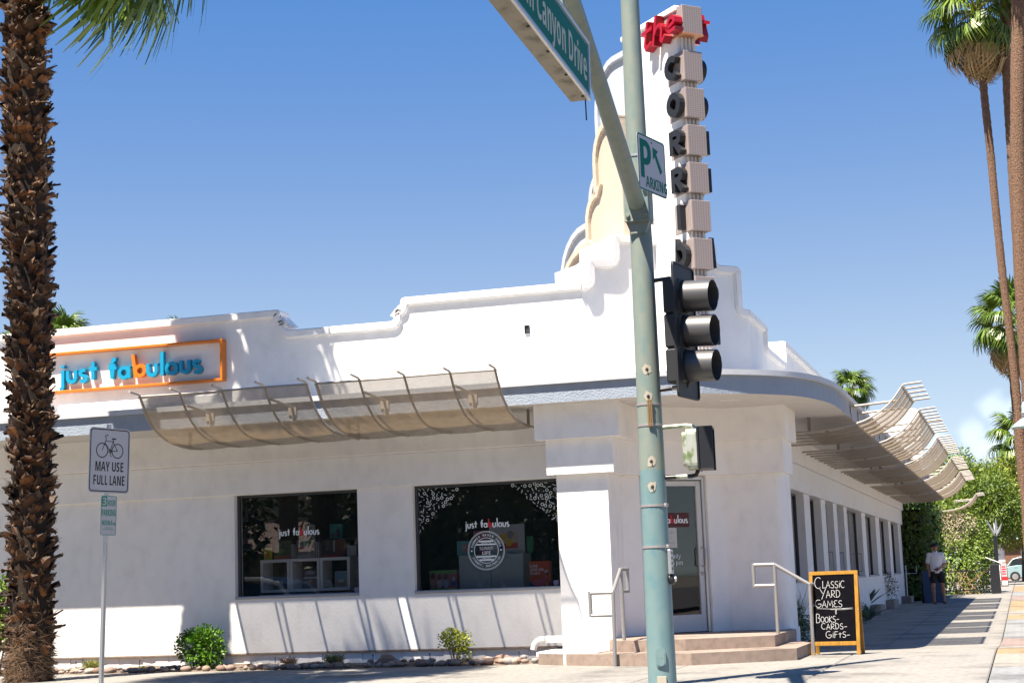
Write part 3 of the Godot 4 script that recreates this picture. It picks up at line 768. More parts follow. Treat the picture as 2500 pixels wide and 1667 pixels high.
func parapets() -> void:
	var s := shop_node
	var m := MB.new()
	# street facade parapet with small double steps
	var top := PackedVector2Array([Vector2(-22, 5.05), Vector2(-9.93, 5.05), Vector2(-9.93, 4.90), Vector2(-9.85, 4.90), Vector2(-9.85, 4.735), Vector2(-8.17, 4.735), Vector2(-8.17, 4.91), Vector2(-8.07, 4.91), Vector2(-8.07, 5.06), Vector2(-5.44, 5.06)])
	var rt := rounded(top, 0.07)
	var poly := rt.duplicate(); poly.append_array(PackedVector2Array([Vector2(-5.44, 3.5), Vector2(-22, 3.5)]))
	m.prism(poly, -0.24, 0.0)
	obj("parapet", m, mats.white_stucco, s)
	m = MB.new(); cap_roll(m, rt, Transform3D())
	obj("parapet_cap", m, mats.white_stucco, s)
	# chamfered piece at the corner, stepping up to the tower
	var f := frame(PC, V, U)
	top = PackedVector2Array([Vector2(-1.372, 5.06), Vector2(-1.28, 5.06), Vector2(-1.28, 5.385), Vector2(-0.86, 5.385), Vector2(-0.86, 5.75), Vector2(0.86, 5.75), Vector2(0.86, 5.42), Vector2(1.28, 5.42), Vector2(1.28, 4.80), Vector2(1.372, 4.80)])
	rt = rounded(top, 0.09)
	poly = rt.duplicate(); poly.append_array(PackedVector2Array([Vector2(1.372, 3.5), Vector2(-1.372, 3.5)]))
	m = MB.new(); m.prism(poly, -0.24, 0.0, f)
	obj("parapet", m, mats.white_stucco, s)
	m = MB.new(); cap_roll(m, rt, f)
	obj("parapet_cap", m, mats.white_stucco, s)
	# thin return walls seen from the side of each step
	m = MB.new()
	m.add(_b(Vector3(-1.27, 5.0, -0.9), Vector3(-0.87, 5.36, -0.24)), f)
	m.add(_b(Vector3(-0.85, 5.0, -0.9), Vector3(0.85, 5.72, -0.24)), f)
	m.add(_b(Vector3(0.86, 4.9, -0.9), Vector3(1.26, 5.39, -0.24)), f)
	obj("parapet_step", m, mats.white_stucco, s)
	# side street parapet: local x runs away from the corner
	f = frame(Vector3(-3.5, 0, -1.94), Vector3(0, 0, -1), Vector3(1, 0, 0))
	top = PackedVector2Array([Vector2(0, 4.80), Vector2(1.68, 4.80), Vector2(1.68, 4.47), Vector2(3.71, 4.47), Vector2(3.71, 4.83), Vector2(31.0, 4.83)])
	rt = rounded(top, 0.07)
	poly = rt.duplicate(); poly.append_array(PackedVector2Array([Vector2(31.0, 3.5), Vector2(0, 3.5)]))
	m = MB.new(); m.prism(poly, -0.24, 0.0, f)
	obj("parapet", m, mats.white_stucco, s)
	m = MB.new(); cap_roll(m, rt, f)
	obj("parapet_cap", m, mats.white_stucco, s)
	# end pylon of the side-street wing, facing the street
	m = MB.new()
	poly = rounded(PackedVector2Array([Vector2(-9, 3.5), Vector2(-9, 6.15), Vector2(-2.75, 6.15), Vector2(-2.75, 3.5)]), 0.25, 6)
	m.prism(poly, -33.3, -33.0)
	obj("end_pylon", m, mats.white_stucco, s)
	# a small electric box without its lid
	m = MB.new(); m.span(Vector3(-6.27, 4.413, -0.01), Vector3(-6.262, 4.528, 0.022)); m.span(Vector3(-6.21, 4.413, -0.01), Vector3(-6.202, 4.528, 0.022)); m.span(Vector3(-6.262, 4.413, -0.01), Vector3(-6.21, 4.421, 0.022)); m.span(Vector3(-6.262, 4.52, -0.01), Vector3(-6.21, 4.528, 0.022))
	m.span(Vector3(-6.262, 4.421, 0.001), Vector3(-6.21, 4.52, 0.004))
	obj("junction_box", m, mats.dark_frame, s)
	m = MB.new()
	m.tube([Vector3(-5.36, 3.63, 0.02), Vector3(-5.36, 3.72, 0.02)], 0.012, 6); m.tube([Vector3(-5.36, 3.67, 0.02), Vector3(-5.0, 3.67, -0.30)], 0.010, 6)
	obj("conduit", m, mats.white_paint, s)

func _b(a: Vector3, b: Vector3, bev := 0.0) -> MB:
	var q := MB.new(); q.span(a, b, bev); return q
func cap_roll(m: MB, top: PackedVector2Array, f: Transform3D) -> void:
	# the rounded moulding that follows a stepped top edge
	var p := PackedVector2Array()
	for i in top.size():
		var a := top[maxi(i - 1, 0)]; var b := top[mini(i + 1, top.size() - 1)]
		var d := (b - a).normalized()
		p.push_back(top[i] + Vector2(d.y, -d.x) * 0.05)
	m.stroke(p, 0.115, -0.27, 0.035, f)
	m.stroke(p, 0.085, 0.0345, 0.058, f)

# ---------------------------------------------------------------- canopy ledge round the corner
func ledge() -> void:
	var outer := [Vector2(-22, 1.05), Vector2(-13, 1.05), Vector2(-8, 1.05), Vector2(-5.2, 1.05)]
	var key := [Vector2(-5.6, 1.05), Vector2(-5.2, 1.05), Vector2(-4.75, 1.05), Vector2(-4.3, 1.04), Vector2(-3.98, 1.0), Vector2(-3.70, 0.91), Vector2(-3.40, 0.72), Vector2(-3.10, 0.47), Vector2(-2.88, 0.23), Vector2(-2.68, -0.06), Vector2(-2.52, -0.45), Vector2(-2.40, -0.95), Vector2(-2.33, -1.5), Vector2(-2.30, -2.2), Vector2(-2.30, -3.0)]
	for i in range(1, key.size() - 2):
		for k in 4:
			outer.append(key[i].cubic_interpolate(key[i + 1], key[i - 1], key[i + 2], k / 4.0 + (0.0001 if i == 1 and k == 0 else 0.0)))
	for z in [-2.2, -6.0, -12.0, -20.0, -33.3]: outer.append(Vector2(-2.30, z))
	var nrm := []
	for i in outer.size():
		var d: Vector2 = (outer[mini(i + 1, outer.size() - 1)] - outer[maxi(i - 1, 0)]).normalized()
		nrm.append(Vector2(-d.y, d.x) * (1.0 if true else 1.0))
	# plan vectors are (x, z); outward is to the left of the way of travel seen from above
	for i in nrm.size():
		if nrm[i].dot(Vector2(0.6, 0.8)) < 0: nrm[i] = -nrm[i]
	var s := shop_node
	var under := MB.new(); var fas := MB.new(); var cap := MB.new(); var over := MB.new()
	var y0 := 3.32; var y1 := 3.565; var y2 := 3.63; var oh := 0.045
	var rf := [PackedVector3Array(), PackedVector3Array()]; var nf := [PackedVector3Array(), PackedVector3Array()]
	var rc := []; var nc := []
	for k in 3:
		rc.append(PackedVector3Array()); nc.append(PackedVector3Array())
	for i in outer.size():
		var o: Vector2 = outer[i]; var n: Vector2 = nrm[i]; var n3 := Vector3(n.x, 0, n.y)
		rf[1].push_back(Vector3(o.x, y0, o.y)); rf[0].push_back(Vector3(o.x, y1, o.y)); nf[0].push_back(n3); nf[1].push_back(n3)
		var q := o + n * oh
		rc[0].push_back(Vector3(q.x, y2, q.y)); rc[1].push_back(Vector3(q.x, y1 - 0.004, q.y)); rc[2].push_back(Vector3(o.x - n.x * 0.05, y1 - 0.004, o.y - n.y * 0.05))
		nc[0].push_back(n3); nc[1].push_back(n3); nc[2].push_back(Vector3.DOWN)
		if i > 0:
			var p: Vector2 = outer[i - 1]; var pn: Vector2 = nrm[i - 1]
			var a := _inner(p); var b := _inner(o)
			under.quad(Vector3(p.x, y0, p.y), Vector3(a.x, y0, a.y), Vector3(b.x, y0, b.y), Vector3(o.x, y0, o.y))
			var q0 := p + pn * oh; var q1 := o + n * oh
			over.quad(Vector3(q0.x, y2, q0.y), Vector3(q1.x, y2, q1.y), Vector3(b.x, y2, b.y), Vector3(a.x, y2, a.y))
	fas.smooth_quads(rf, nf, false)
	cap.smooth_quads([rc[0], rc[1]], [nc[0], nc[0]], false)
	cap.smooth_quads([rc[1], rc[2]], [nc[2], nc[2]], false)
	obj("canopy_fascia", fas, mats.fascia_paint, s)
	obj("canopy_soffit", under, mats.soffit_paint, s)
	obj("canopy_cap", cap, mats.cap_paint, s)
	obj("canopy_top", over, mats.cap_paint, s)
	var m := MB.new(); m.span(Vector3(-3.62, 3.305, -0.02), Vector3(-3.36, 3.3195, 0.04))
	obj("soffit_light", m, mats.white_paint, s)
func _inner(o: Vector2) -> Vector2:
	if o.x < -5.0: return Vector2(o.x, -0.2)
	if o.y < -2.1: return Vector2(-3.8, o.y)
	var c := Vector2(-5.0, -2.1)
	var t := (o - Vector2(-5.0, 1.05)).length() / ((o - Vector2(-5.0, 1.05)).length() + (o - Vector2(-2.3, -2.1)).length())
	return Vector2(-5.0, -0.2).lerp(Vector2(-3.8, -2.1), t)

# ---------------------------------------------------------------- tower with its stepped fins
func fin_outline(p: Array, k: int) -> PackedVector2Array:
	# stepped quarter-rounds going back and down; p = [u_front, y_top, [u_outer, y_shoulder, y_foot], ...]
	var o := PackedVector2Array()
	o.push_back(Vector2(p[0], p[1]))
	var yt: float = p[1]
	var us: float = p[0]
	for i in range(2, p.size()):
		var st: Array = p[i]
		var r: float = st[1]
		var uo: float = st[0]
		var ry: float = st[2]
		if i > 2: o.push_back(Vector2(us, yt))
		o.push_back(Vector2(uo + r, yt))
		for j in range(1, k + 1):
			var t := deg_to_rad(90.0 + 90.0 * j / k)
			o.push_back(Vector2(uo + r + r * cos(t), yt - ry + ry * sin(t)))
		yt = st[3]; us = uo + st[4]
		o.push_back(Vector2(uo, yt))
	return o

func tower() -> void:
	var s := shop_node
	var f := frame(PC, U, -V)      # x towards the corner, z towards the street side
	var m := MB.new()
	m.add(_b(Vector3(-0.55, 3.55, -0.15), Vector3(0.83, 8.80, 0.15), 0.01), f)
	m.add(_b(Vector3(-0.59, 8.80, -0.19), Vector3(0.87, 8.875, 0.19), 0.012), f)
	m.add(_b(Vector3(-0.45, 8.875, -0.12), Vector3(0.75, 8.93, 0.12), 0.01), f)
	obj("tower", m, mats.white_stucco, s)
	m = MB.new()
	for i in 4:
		m.add(_b(Vector3(0.83, 3.63, -0.105 + i * 0.06), Vector3(0.862, 8.5, -0.075 + i * 0.06), 0.008), f)
	obj("fluting", m, mats.white_stucco, s)
	# cream fin in front, blue fin behind it, both falling back in rounded steps
	var cream := fin_outline([-0.32, 7.60, [-1.02, 0.42, 0.55, 6.62, 0.11], [-1.30, 0.33, 0.42, 5.92, 0.10], [-2.10, 0.75, 0.60, 4.4, 0.0]], 6)
	var blue := fin_outline([-0.2, 8.56, [-1.14, 0.55, 0.75, 6.95, 0.0], [-1.42, 0.28, 0.4, 6.28, 0.0], [-2.35, 0.75, 0.75, 4.4, 0.0]], 6)
	for w in [[cream, 0.30, 0.44, mats.cream_stucco, "cream_fin"], [blue, 0.02, 0.295, mats.blue_stucco, "blue_fin"]]:
		var poly: PackedVector2Array = w[0].duplicate()
		poly.push_back(Vector2(w[0][0].x, 4.4))
		m = MB.new(); m.prism(poly, w[1], w[2], f)
		obj(w[4], m, w[3], s)
		m = MB.new()
		var p := PackedVector2Array()
		for i in w[0].size():
			var a: Vector2 = w[0][maxi(i - 1, 0)]; var b: Vector2 = w[0][mini(i + 1, w[0].size() - 1)]
			var d := (b - a).normalized()
			p.push_back(w[0][i] + Vector2(-d.y, d.x) * 0.035)
		m.stroke(p, 0.085, w[1] - 0.01, w[2] + 0.05, f)
		obj(w[4] + "_cap", m, w[3], s)
	# the tall sign: perforated boxes with a letter on each side
	var t := thing("tower_sign", "tall stacked sign of black block letters on perforated boxes with red script on top", "sign", PC + Vector3(0, 3.63, 0))
	var off := Vector3(0, -3.63, 0)
	var fl := Transform3D(Basis(U, Vector3.UP, -V), off)
	var fr := Transform3D(Basis(-U, Vector3.UP, V), off)
	var word := "CORRIDOR"
	for i in word.length():
		var y := 8.21 - 0.528 * i
		m = MB.new(); var q := MB.new()
		q.bbox(Vector3(0.755, y - 0.21, 0), Vector3(0.42, 0.42, 0.31), 0.006)
		m.add(q, fl)
		obj("letter_box", m, mats.perforated, t)
		for side in 2:
			m = MB.new()
			var g: Array = block(word[i])
			var h := 0.335
			var w: float = g[0] * h * 1.18
			var x0: float = (0.775 - w / 2) if side == 0 else (-0.76 - w / 2)
			put_letters(m, word[i], "block", h, 0.088, 0.158, 0.245, Transform3D(fl.basis if side == 0 else fr.basis, off + (fl.basis if side == 0 else fr.basis) * Vector3(x0, y - 0.385, 0)), 0, 9, 1.18)
			obj("letter", m, mats.letter_black, t)
	m = MB.new(); m.add(_b(Vector3(0.54, 8.45, -0.165), Vector3(1.0, 8.85, 0.165), 0.006), fl)
	obj("script_box", m, mats.perforated, t)
	m = MB.new(); m.add(_b(Vector3(0.545, 8.43, -0.17), Vector3(1.003, 8.452, 0.17)), fl)
	obj("box_edge", m, mats.copper_edge, t)
	for side in 2:
		var b: Basis = fl.basis if side == 0 else fr.basis
		var x0 := 0.12 if side == 0 else -1.02
		var sh := Basis(b.x, b.y + b.x * 0.22, b.z)
		# t, h, e in a heavy brush script
		var tt := [pl([0.10, 0.40, 0.09, 0.08, 0.13, 0.02, 0.24, 0.08]), pl([-0.02, 0.25, 0.25, 0.28])]
		var hh := [pl([0.32, 0.42, 0.31, 0.01]), jn(pl([0.31, 0.14]), jn(arc(0.42, 0.16, 0.085, 0.10, 150, 0, 6), pl([0.505, 0.04, 0.54, 0.015, 0.60, 0.08])))]
		var ee := [jn(pl([0.62, 0.13, 0.80, 0.19]), jn(arc(0.73, 0.18, 0.08, 0.10, 10, 300, 9), pl([0.86, 0.1])))]
		for letter in [tt, hh, ee]:
			m = MB.new(); var lift := 0.0
			for st in letter:
				m.stroke(st, 0.052, 0.165, 0.30 + lift, Transform3D(sh, off + b * Vector3(x0, 8.40, 0))); lift += 0.002
			obj("script_letter", m, mats.red_paint, t)

# ---------------------------------------------------------------- awnings
func awning_profile(shift: float) -> Array:
	var p := [Vector2(0.06, 3.10), Vector2(0.40, 3.10), Vector2(0.67, 3.11), Vector2(0.90, 3.13), Vector2(1.11, 3.168), Vector2(1.27, 3.215), Vector2(1.39, 3.268), Vector2(1.51, 3.335), Vector2(1.62, 3.418), Vector2(1.69, 3.487), Vector2(1.75, 3.557), Vector2(1.86, 3.706)]
	for i in p.size():
		if i > 0: p[i].x += shift
	return p
func make_awning(label: String, shift: float, len := 2.485, cloth: Material = null) -> Node3D:
	var t := thing("awning", label, "awning", Vector3.ZERO, 0.0)
	t.set_meta("base_name", "awning")
	var pr := awning_profile(shift)
	var m := MB.new()
	var rings := []; var nr := []
	var nb := 4; var sub := 4
	for i in range(1, pr.size()):
		var ring := PackedVector3Array(); var nn := PackedVector3Array()
		var d: Vector2 = (pr[mini(i + 1, pr.size() - 1)] - pr[i - 1]).normalized()
		for k in nb * sub + 1:
			var x := len * k / (nb * sub)
			var sag := 0.016 * absf(sin(PI * k / sub)) * (1.0 if i < pr.size() - 1 else 0.5)
			ring.push_back(Vector3(x, pr[i].y - 0.026 * d.x - sag * d.x, pr[i].x + (0.026 + sag) * d.y))
			nn.push_back(Vector3(-0.25 * cos(PI * k / sub) * signf(sin(PI * (k + 0.01) / sub)), d.x, -d.y).normalized())
		rings.push_back(ring); nr.push_back(nn)
	m.smooth_quads(rings, nr, false)
	obj("cloth", m, mats.awning_cloth if cloth == null else cloth, t)
	for k in nb + 1:
		m = MB.new()
		var pts := []
		var x: float = clampf(len * k / nb, 0.02, len - 0.02)
		for q in pr: pts.append(Vector3(x, q.y, q.x))
		var e: Vector2 = pr[pr.size() - 1]
		pts.append(Vector3(x, e.y + 0.012, e.x + 0.03)); pts.append(Vector3(x, e.y + 0.03, e.x + 0.27))
		m.tube(pts, 0.0165, 8)
		obj("rib", m, mats.awning_tube, t)
	m = MB.new()
	var e: Vector2 = pr[pr.size() - 1]
	m.tube([Vector3(0.0, e.y - 0.012, e.x - 0.015), Vector3(len * 0.3, e.y - 0.018, e.x - 0.012), Vector3(len * 0.7, e.y - 0.008, e.x - 0.015), Vector3(len, e.y - 0.012, e.x - 0.012)], 0.014, 8)
	obj("edge_tube", m, mats.awning_tube, t)
	var fx := 1.05 + shift * 0.9
	for k in [1, 3]:
		m = MB.new()
		var x: float = len * k / nb + 0.03
		m.tube([Vector3(x, 3.50, fx), Vector3(x, 3.545, 1.74 + shift)], 0.019, 8)
		m.bbox(Vector3(x, 3.46, fx + 0.012), Vector3(0.12, 0.14, 0.014), 0.003)
		m.tube([Vector3(x, 3.44, fx + 0.015), Vector3(x, 3.30, fx + 0.012)], 0.008, 5)
		obj("bracket", m, mats.awning_tube, t)
	for x in [0.02, len - 0.02]:
		m = MB.new(); m.bbox(Vector3(x, 3.215, 0.46 + shift), Vector3(0.03, 0.21, 0.05), 0.004)
		obj("hanger", m, mats.tube_dark, t)
	return t

func awnings() -> void:
	var a := make_awning("curved mesh awning under the orange framed shop sign", 0.0)
	a.position = Vector3(-11.185, 0, 0); a.set_meta("group", "curved awnings over the street windows")
	dup(a, Vector3(-8.60, 0, 0), 0.0, "curved mesh awning over the window with confetti print", "curved awnings over the street windows")
	var g := "awnings along the side street"
	var b := make_awning("first side street awning from the corner, standing apart with a gap behind it", 0.28)
	b.position = Vector3(WX, 0, -3.24); b.rotation.y = PI / 2; b.set_meta("group", g)
	var zz := [-7.36, -10.08, -13.87, -16.72, -21.0, -23.7, -27.4, -30.1]
	var nth := ["second side street awning from the corner, just behind the gap", "third side street awning from the corner, close behind the second", "fourth side street awning from the corner", "fifth side street awning from the corner", "sixth side street awning from the corner", "seventh side street awning from the corner", "eighth side street awning from the corner", "last side street awning before the ivy hedge"]
	for i in zz.size():
		dup(b, Vector3(WX, 0, zz[i]), PI / 2, nth[i], g)
	dup(b, Vector3(WX + 0.05, 0, -43.0), PI / 2, "small far awning jutting out above the sunlit hedge", g)

# ---------------------------------------------------------------- shop sign on the street facade
func shop_signs() -> void:
	var o := Vector3(-12.4, 4.07, 0)
	var t := thing("shop_sign", "long white wall sign in an orange frame with blue lettering and one orange letter", "sign", o)
	var x0 := -14.05 - o.x; var x1 := -10.80 - o.x
	var m := MB.new(); var b := 0.038; var h := 0.612
	m.span(Vector3(x0, 0, 0.02), Vector3(x1, b, 0.16), 0.006); m.span(Vector3(x0, h - b, 0.02), Vector3(x1, h, 0.16), 0.006)
	m.span(Vector3(x0, b, 0.02), Vector3(x0 + b, h - b, 0.16), 0.004); m.span(Vector3(x1 - b, b, 0.02), Vector3(x1, h - b, 0.16), 0.004)
	obj("frame", m, mats.orange_paint, t)
	m = MB.new(); m.span(Vector3(x0 + b, b, 0.02), Vector3(x1 - b, h - b, 0.04))
	obj("back_panel", m, mats.white_paint, t)
	var word := "just fabulous"
	var xh := 0.176
	var total := word_width(word, "soft") * xh
	var sx := 2.36 / total
	var x := -13.50 - o.x
	for ch in word:
		var g: Array = soft(ch)
		if g[1].size() > 0:
			m = MB.new()
			var f := Transform3D(Basis(), Vector3(x, 0.158 + 0.012 * sin(x * 9.0), 0))
			if ch == "b": f = Transform3D(Basis(Vector3.BACK, 0.14), Vector3(x + 0.02, 0.14, 0))
			put_letters(m, ch, "soft", xh, 0.053, 0.05, 0.125, f, 0, 99, sx)
			obj("letter", m, mats.orange_paint if ch == "b" else mats.blue_paint, t)
		x += g[0] * xh * sx
	t = thing("light_housing", "long white lamp housing lying on the canopy under the orange framed sign", "light", Vector3(-12.0, 3.63, 0.42))
	m = MB.new(); m.bbox(Vector3(0, 0.145, 0), Vector3(2.62, 0.14, 0.13), 0.02)
	obj("housing", m, mats.white_paint, t)
	for xx in [-1.1, 0.0, 1.1]:
		m = MB.new(); m.box(Vector3(xx, 0.037, 0), Vector3(0.05, 0.075, 0.06))
		obj("foot", m, mats.grey_paint, t)

# ---------------------------------------------------------------- goods shown in the windows
func card(called: String, label: String, cat: String, x0: float, x1: float, y0: float, y1: float, z: float, th: float, mt: Material, prints := [], group := "", base := 0.0) -> Node3D:
	# a flat-fronted thing (book, box, poster) standing at z; prints are [x0,x1,y0,y1,material] in fractions of its front
	var t := thing(called, label, cat, Vector3((x0 + x1) / 2, y0, z), 0.0, group)
	var m := MB.new(); var w := x1 - x0; var h := y1 - y0
	m.bbox(Vector3(0, h / 2, -th / 2), Vector3(w, h, th), minf(0.004, th * 0.3))
	obj("body", m, mt, t)
	var k := 0
	for p in prints:
		m = MB.new(); var zz := 0.0008 + 0.0006 * k
		if p.size() > 5:
			var c := Vector3(-w / 2 + w * (p[0] + p[1]) / 2, h * (p[2] + p[3]) / 2, zz)
			var rx: float = w * (p[1] - p[0]) / 2; var ry: float = h * (p[3] - p[2]) / 2
			for j in 14:
				m.tri(c, c + Vector3(rx * cos(TAU * j / 14), ry * sin(TAU * j / 14), 0), c + Vector3(rx * cos(TAU * (j + 1) / 14), ry * sin(TAU * (j + 1) / 14), 0))
		else:
			m.quad(Vector3(-w / 2 + w * p[0], h * p[2], zz), Vector3(-w / 2 + w * p[1], h * p[2], zz), Vector3(-w / 2 + w * p[1], h * p[3], zz), Vector3(-w / 2 + w * p[0], h * p[3], zz))
		obj("print", m, p[4], t); k += 1
	return t
func flat(r: float, g: float, b: float, rough := 0.5) -> StandardMaterial3D:
	return mat("flat_%d_%d_%d" % [int(r * 500), int(g * 500), int(b * 500)], r, g, b, rough)

func window_goods() -> void:
	# street window over the shelf unit
	var t := thing("shelf_unit", "low white unit of three open cubes behind the display window", "shelf", Vector3(-9.83, 0.3, -0.62))
	var m := MB.new()
	for k in 3:
		m = MB.new()
		var x0 := -0.70 + k * 0.468
		var x1 := x0 + 0.46
		m.span(Vector3(x0, 0.72, -0.17), Vector3(x0 + 0.04, 1.19, 0.17)); m.span(Vector3(x1 - 0.04, 0.72, -0.17), Vector3(x1, 1.19, 0.17))
		m.span(Vector3(x0 + 0.04, 1.15, -0.17), Vector3(x1 - 0.04, 1.19, 0.17)); m.span(Vector3(x0 + 0.04, 0.72, -0.17), Vector3(x1 - 0.04, 0.76, 0.17))
		obj("cube_frame", m, mats.white_paint, t)
	m = MB.new(); m.span(Vector3(-0.72, 0.0, -0.19), Vector3(0.72, 0.69, 0.19)); obj("base", m, mats.white_paint, t)
	var yt := 1.492
	card("book", "yellow green book with an orange print at the end of the white shelf unit", "book", -10.52, -10.395, yt, yt + 0.18, -0.55, 0.02, flat(0.45, 0.60, 0.02), [[0.2, 0.8, 0.1, 0.55, flat(0.6, 0.16, 0.02), 1], [0.36, 0.64, 0.4, 0.8, flat(0.6, 0.16, 0.02), 1]])
	card("book", "garden picture book with an orange strip along its foot", "book", -10.385, -10.11, yt, yt + 0.265, -0.60, 0.025, flat(0.05, 0.10, 0.03), [[0, 1, 0, 0.2, flat(0.42, 0.10, 0.03)], [0.05, 0.6, 0.3, 0.6, flat(0.10, 0.22, 0.05), 1], [0.4, 0.95, 0.5, 0.9, flat(0.03, 0.08, 0.04), 1], [0.1, 0.4, 0.65, 0.9, flat(0.16, 0.25, 0.22), 1]])
	card("book", "picture book with a red car and trees on its cover", "book", -10.02, -9.735, yt, yt + 0.27, -0.60, 0.03, flat(0.16, 0.20, 0.17), [[0, 1, 0, 0.2, flat(0.38, 0.40, 0.38)], [0.03, 0.4, 0.45, 0.6, flat(0.45, 0.03, 0.03), 1], [0.3, 0.8, 0.4, 0.75, flat(0.03, 0.07, 0.08), 1], [0.2, 0.9, 0.7, 1.0, flat(0.05, 0.12, 0.08)], [0.38, 0.52, 0.6, 1.0, flat(0.3, 0.42, 0.46)]])
	card("book", "dark red picture book on the white shelf unit", "book", -9.62, -9.26, yt, yt + 0.255, -0.60, 0.03, flat(0.10, 0.012, 0.012), [[0.02, 0.68, 0, 0.16, flat(0.30, 0.03, 0.015)], [0.05, 0.62, 0.2, 0.96, flat(0.018, 0.018, 0.02)], [0.48, 0.56, 0.3, 0.95, flat(0.3, 0.26, 0.22)], [0.15, 0.3, 0.4, 0.9, flat(0.08, 0.06, 0.05)]])
	for k in 3: card("book", "thin pale book standing on edge between the picture books", "book", -9.72 + 0.032 * k, -9.70 + 0.032 * k, yt, yt + 0.23, -0.52, 0.16, flat(0.36, 0.36, 0.36), [], "thin books standing on edge")
	for k in 2: card("book", "slim grey book standing on edge beside the red car picture book", "book", -10.075 + 0.028 * k, -10.055 + 0.028 * k, yt, yt + 0.21, -0.52, 0.16, flat(0.30, 0.31, 0.32), [], "slim books standing on edge")
	card("paper_stand", "plain white card leaning at the end of the picture books", "card", -9.235, -9.085, yt, yt + 0.16, -0.60, 0.01, flat(0.34, 0.35, 0.36))
	# things standing on a darker shelf behind
	t = thing("back_shelf", "dark shelf board behind the picture books", "shelf", Vector3(-9.6, 1.745, -0.95))
	m = MB.new(); m.span(Vector3(-0.75, 0, -0.15), Vector3(0.55, 0.022, 0.15)); m.span(Vector3(-0.72, -1.44, -0.14), Vector3(-0.69, 0, 0.14)); m.span(Vector3(0.49, -1.44, -0.14), Vector3(0.52, 0, 0.14)); obj("board", m, mats.dark_frame, t)
	card("box", "teal box with a dark figure on the back shelf", "box", -9.60, -9.40, 1.768, 1.975, -0.83, 0.06, flat(0.012, 0.22, 0.22), [[0.5, 0.85, 0.02, 0.7, flat(0.03, 0.05, 0.08), 1], [0.15, 0.5, 0.05, 0.35, flat(0.10, 0.09, 0.08), 1]])
	card("picture_card", "pale framed card on the back shelf behind the lettering", "card", -10.0, -9.83, 1.768, 1.98, -0.83, 0.015, flat(0.42, 0.42, 0.40), [[0.22, 0.78, 0.3, 0.85, flat(0.18, 0.22, 0.25)], [0.3, 0.7, 0.1, 0.2, flat(0.2, 0.2, 0.2)]])
	for k in 2:
		card("poster", "pale wall poster of small pictures hanging in the dark shop" if k else "wall poster with a dark round figure hanging above another poster", "poster", -11.12 + 0.02 * k, -10.95 + 0.06 * k, 1.65 if k else 2.07, 1.98 if k else 2.32, -0.9, 0.012, flat(0.16, 0.17, 0.17), [[0.12, 0.42, 0.6, 0.85, flat(0.04, 0.04, 0.04)], [0.55, 0.88, 0.6, 0.85, flat(0.07, 0.04, 0.03)], [0.15, 0.85, 0.1, 0.3, flat(0.05, 0.08, 0.07)]] if k else [[0.3, 0.75, 0.3, 0.7, flat(0.03, 0.02, 0.02), 1]])
	# in the cubes
	var bk := card("book", "grey boxed set with white capitals and a red spot, in the middle cube", "book", -9.915, -9.69, 1.062, 1.325, -0.58, 0.05, flat(0.07, 0.075, 0.095), [[0.1, 0.85, 0.75, 0.95, flat(0.28, 0.30, 0.33), 1], [0.62, 0.72, 0.2, 0.32, flat(0.6, 0.04, 0.03), 1]])
	m = MB.new(); m.text("AIRSTREAM", 0.028, 0.001, Transform3D(Basis(), Vector3(0, 0.15, 0.003)), true); obj("print", m, mats.white_vinyl, bk)
	t = thing("cap", "white peaked cap with a green brim in the third cube", "cap", Vector3(-9.545, 1.062, -0.60))
	m = MB.new(); m.lathe([Vector2(0.085, 0.0), Vector2(0.082, 0.05), Vector2(0.06, 0.10), Vector2(0.025, 0.125), Vector2(0.0, 0.13)], Transform3D(), 14); obj("crown", m, flat(0.5, 0.5, 0.48), t)
	m = MB.new(); m.lathe([Vector2(0.0, 0.006), Vector2(0.1, 0.0), Vector2(0.1, 0.006), Vector2(0.0, 0.014)], Transform3D(Basis(), Vector3(0.01, 0.0, 0.05)), 14, 0.9, 0.8); obj("brim", m, flat(0.05, 0.25, 0.05), t)
	card("picture_card", "framed picture of a caravan under a blue sky, in the third cube", "picture", -9.43, -9.24, 1.062, 1.29, -0.60, 0.012, flat(0.40, 0.44, 0.45), [[0.05, 0.95, 0.42, 0.95, flat(0.16, 0.30, 0.36)], [0.05, 0.95, 0.05, 0.42, flat(0.22, 0.20, 0.16)], [0.2, 0.8, 0.3, 0.5, flat(0.45, 0.45, 0.42), 1]])
	card("box", "small dark box of toys in the first cube", "box", -10.40, -10.28, 1.062, 1.20, -0.60, 0.08, flat(0.03, 0.06, 0.10), [[0.1, 0.9, 0.5, 0.9, flat(0.12, 0.14, 0.10), 1]])
	glass_name(win_a, Transform3D(Basis(), Vector3(-10.07, 1.815, -0.116)), 0.060)
	shield(win_a, Vector3(-8.895, 0.955, -0.115))
	# street window with the confetti print
	t = thing("display_cabinet", "pale cabinet with two plain doors under the posters in the shop window", "cabinet", Vector3(-7.045, 0.3, -0.72))
	m = MB.new(); m.span(Vector3(-0.47, 0, -0.2), Vector3(0.47, 1.14, 0.18)); obj("body", m, flat(0.36, 0.44, 0.47), t)
	for k in 2:
		m = MB.new(); m.span(Vector3(-0.468 + 0.472 * k, 0.01, 0.182), Vector3(-0.004 + 0.472 * k, 1.135, 0.2), 0.003); obj("door", m, flat(0.36, 0.44, 0.47), t)
	var ct := 1.442
	card("box", "turquoise box with a small group picture on the pale cabinet", "box", -7.57, -7.30, ct, ct + 0.2, -0.62, 0.12, flat(0.10, 0.33, 0.35), [[0.3, 0.75, 0.18, 0.78, flat(0.32, 0.22, 0.2)], [0.35, 0.5, 0.4, 0.65, flat(0.4, 0.3, 0.24), 1], [0.55, 0.72, 0.4, 0.68, flat(0.12, 0.2, 0.3), 1]])
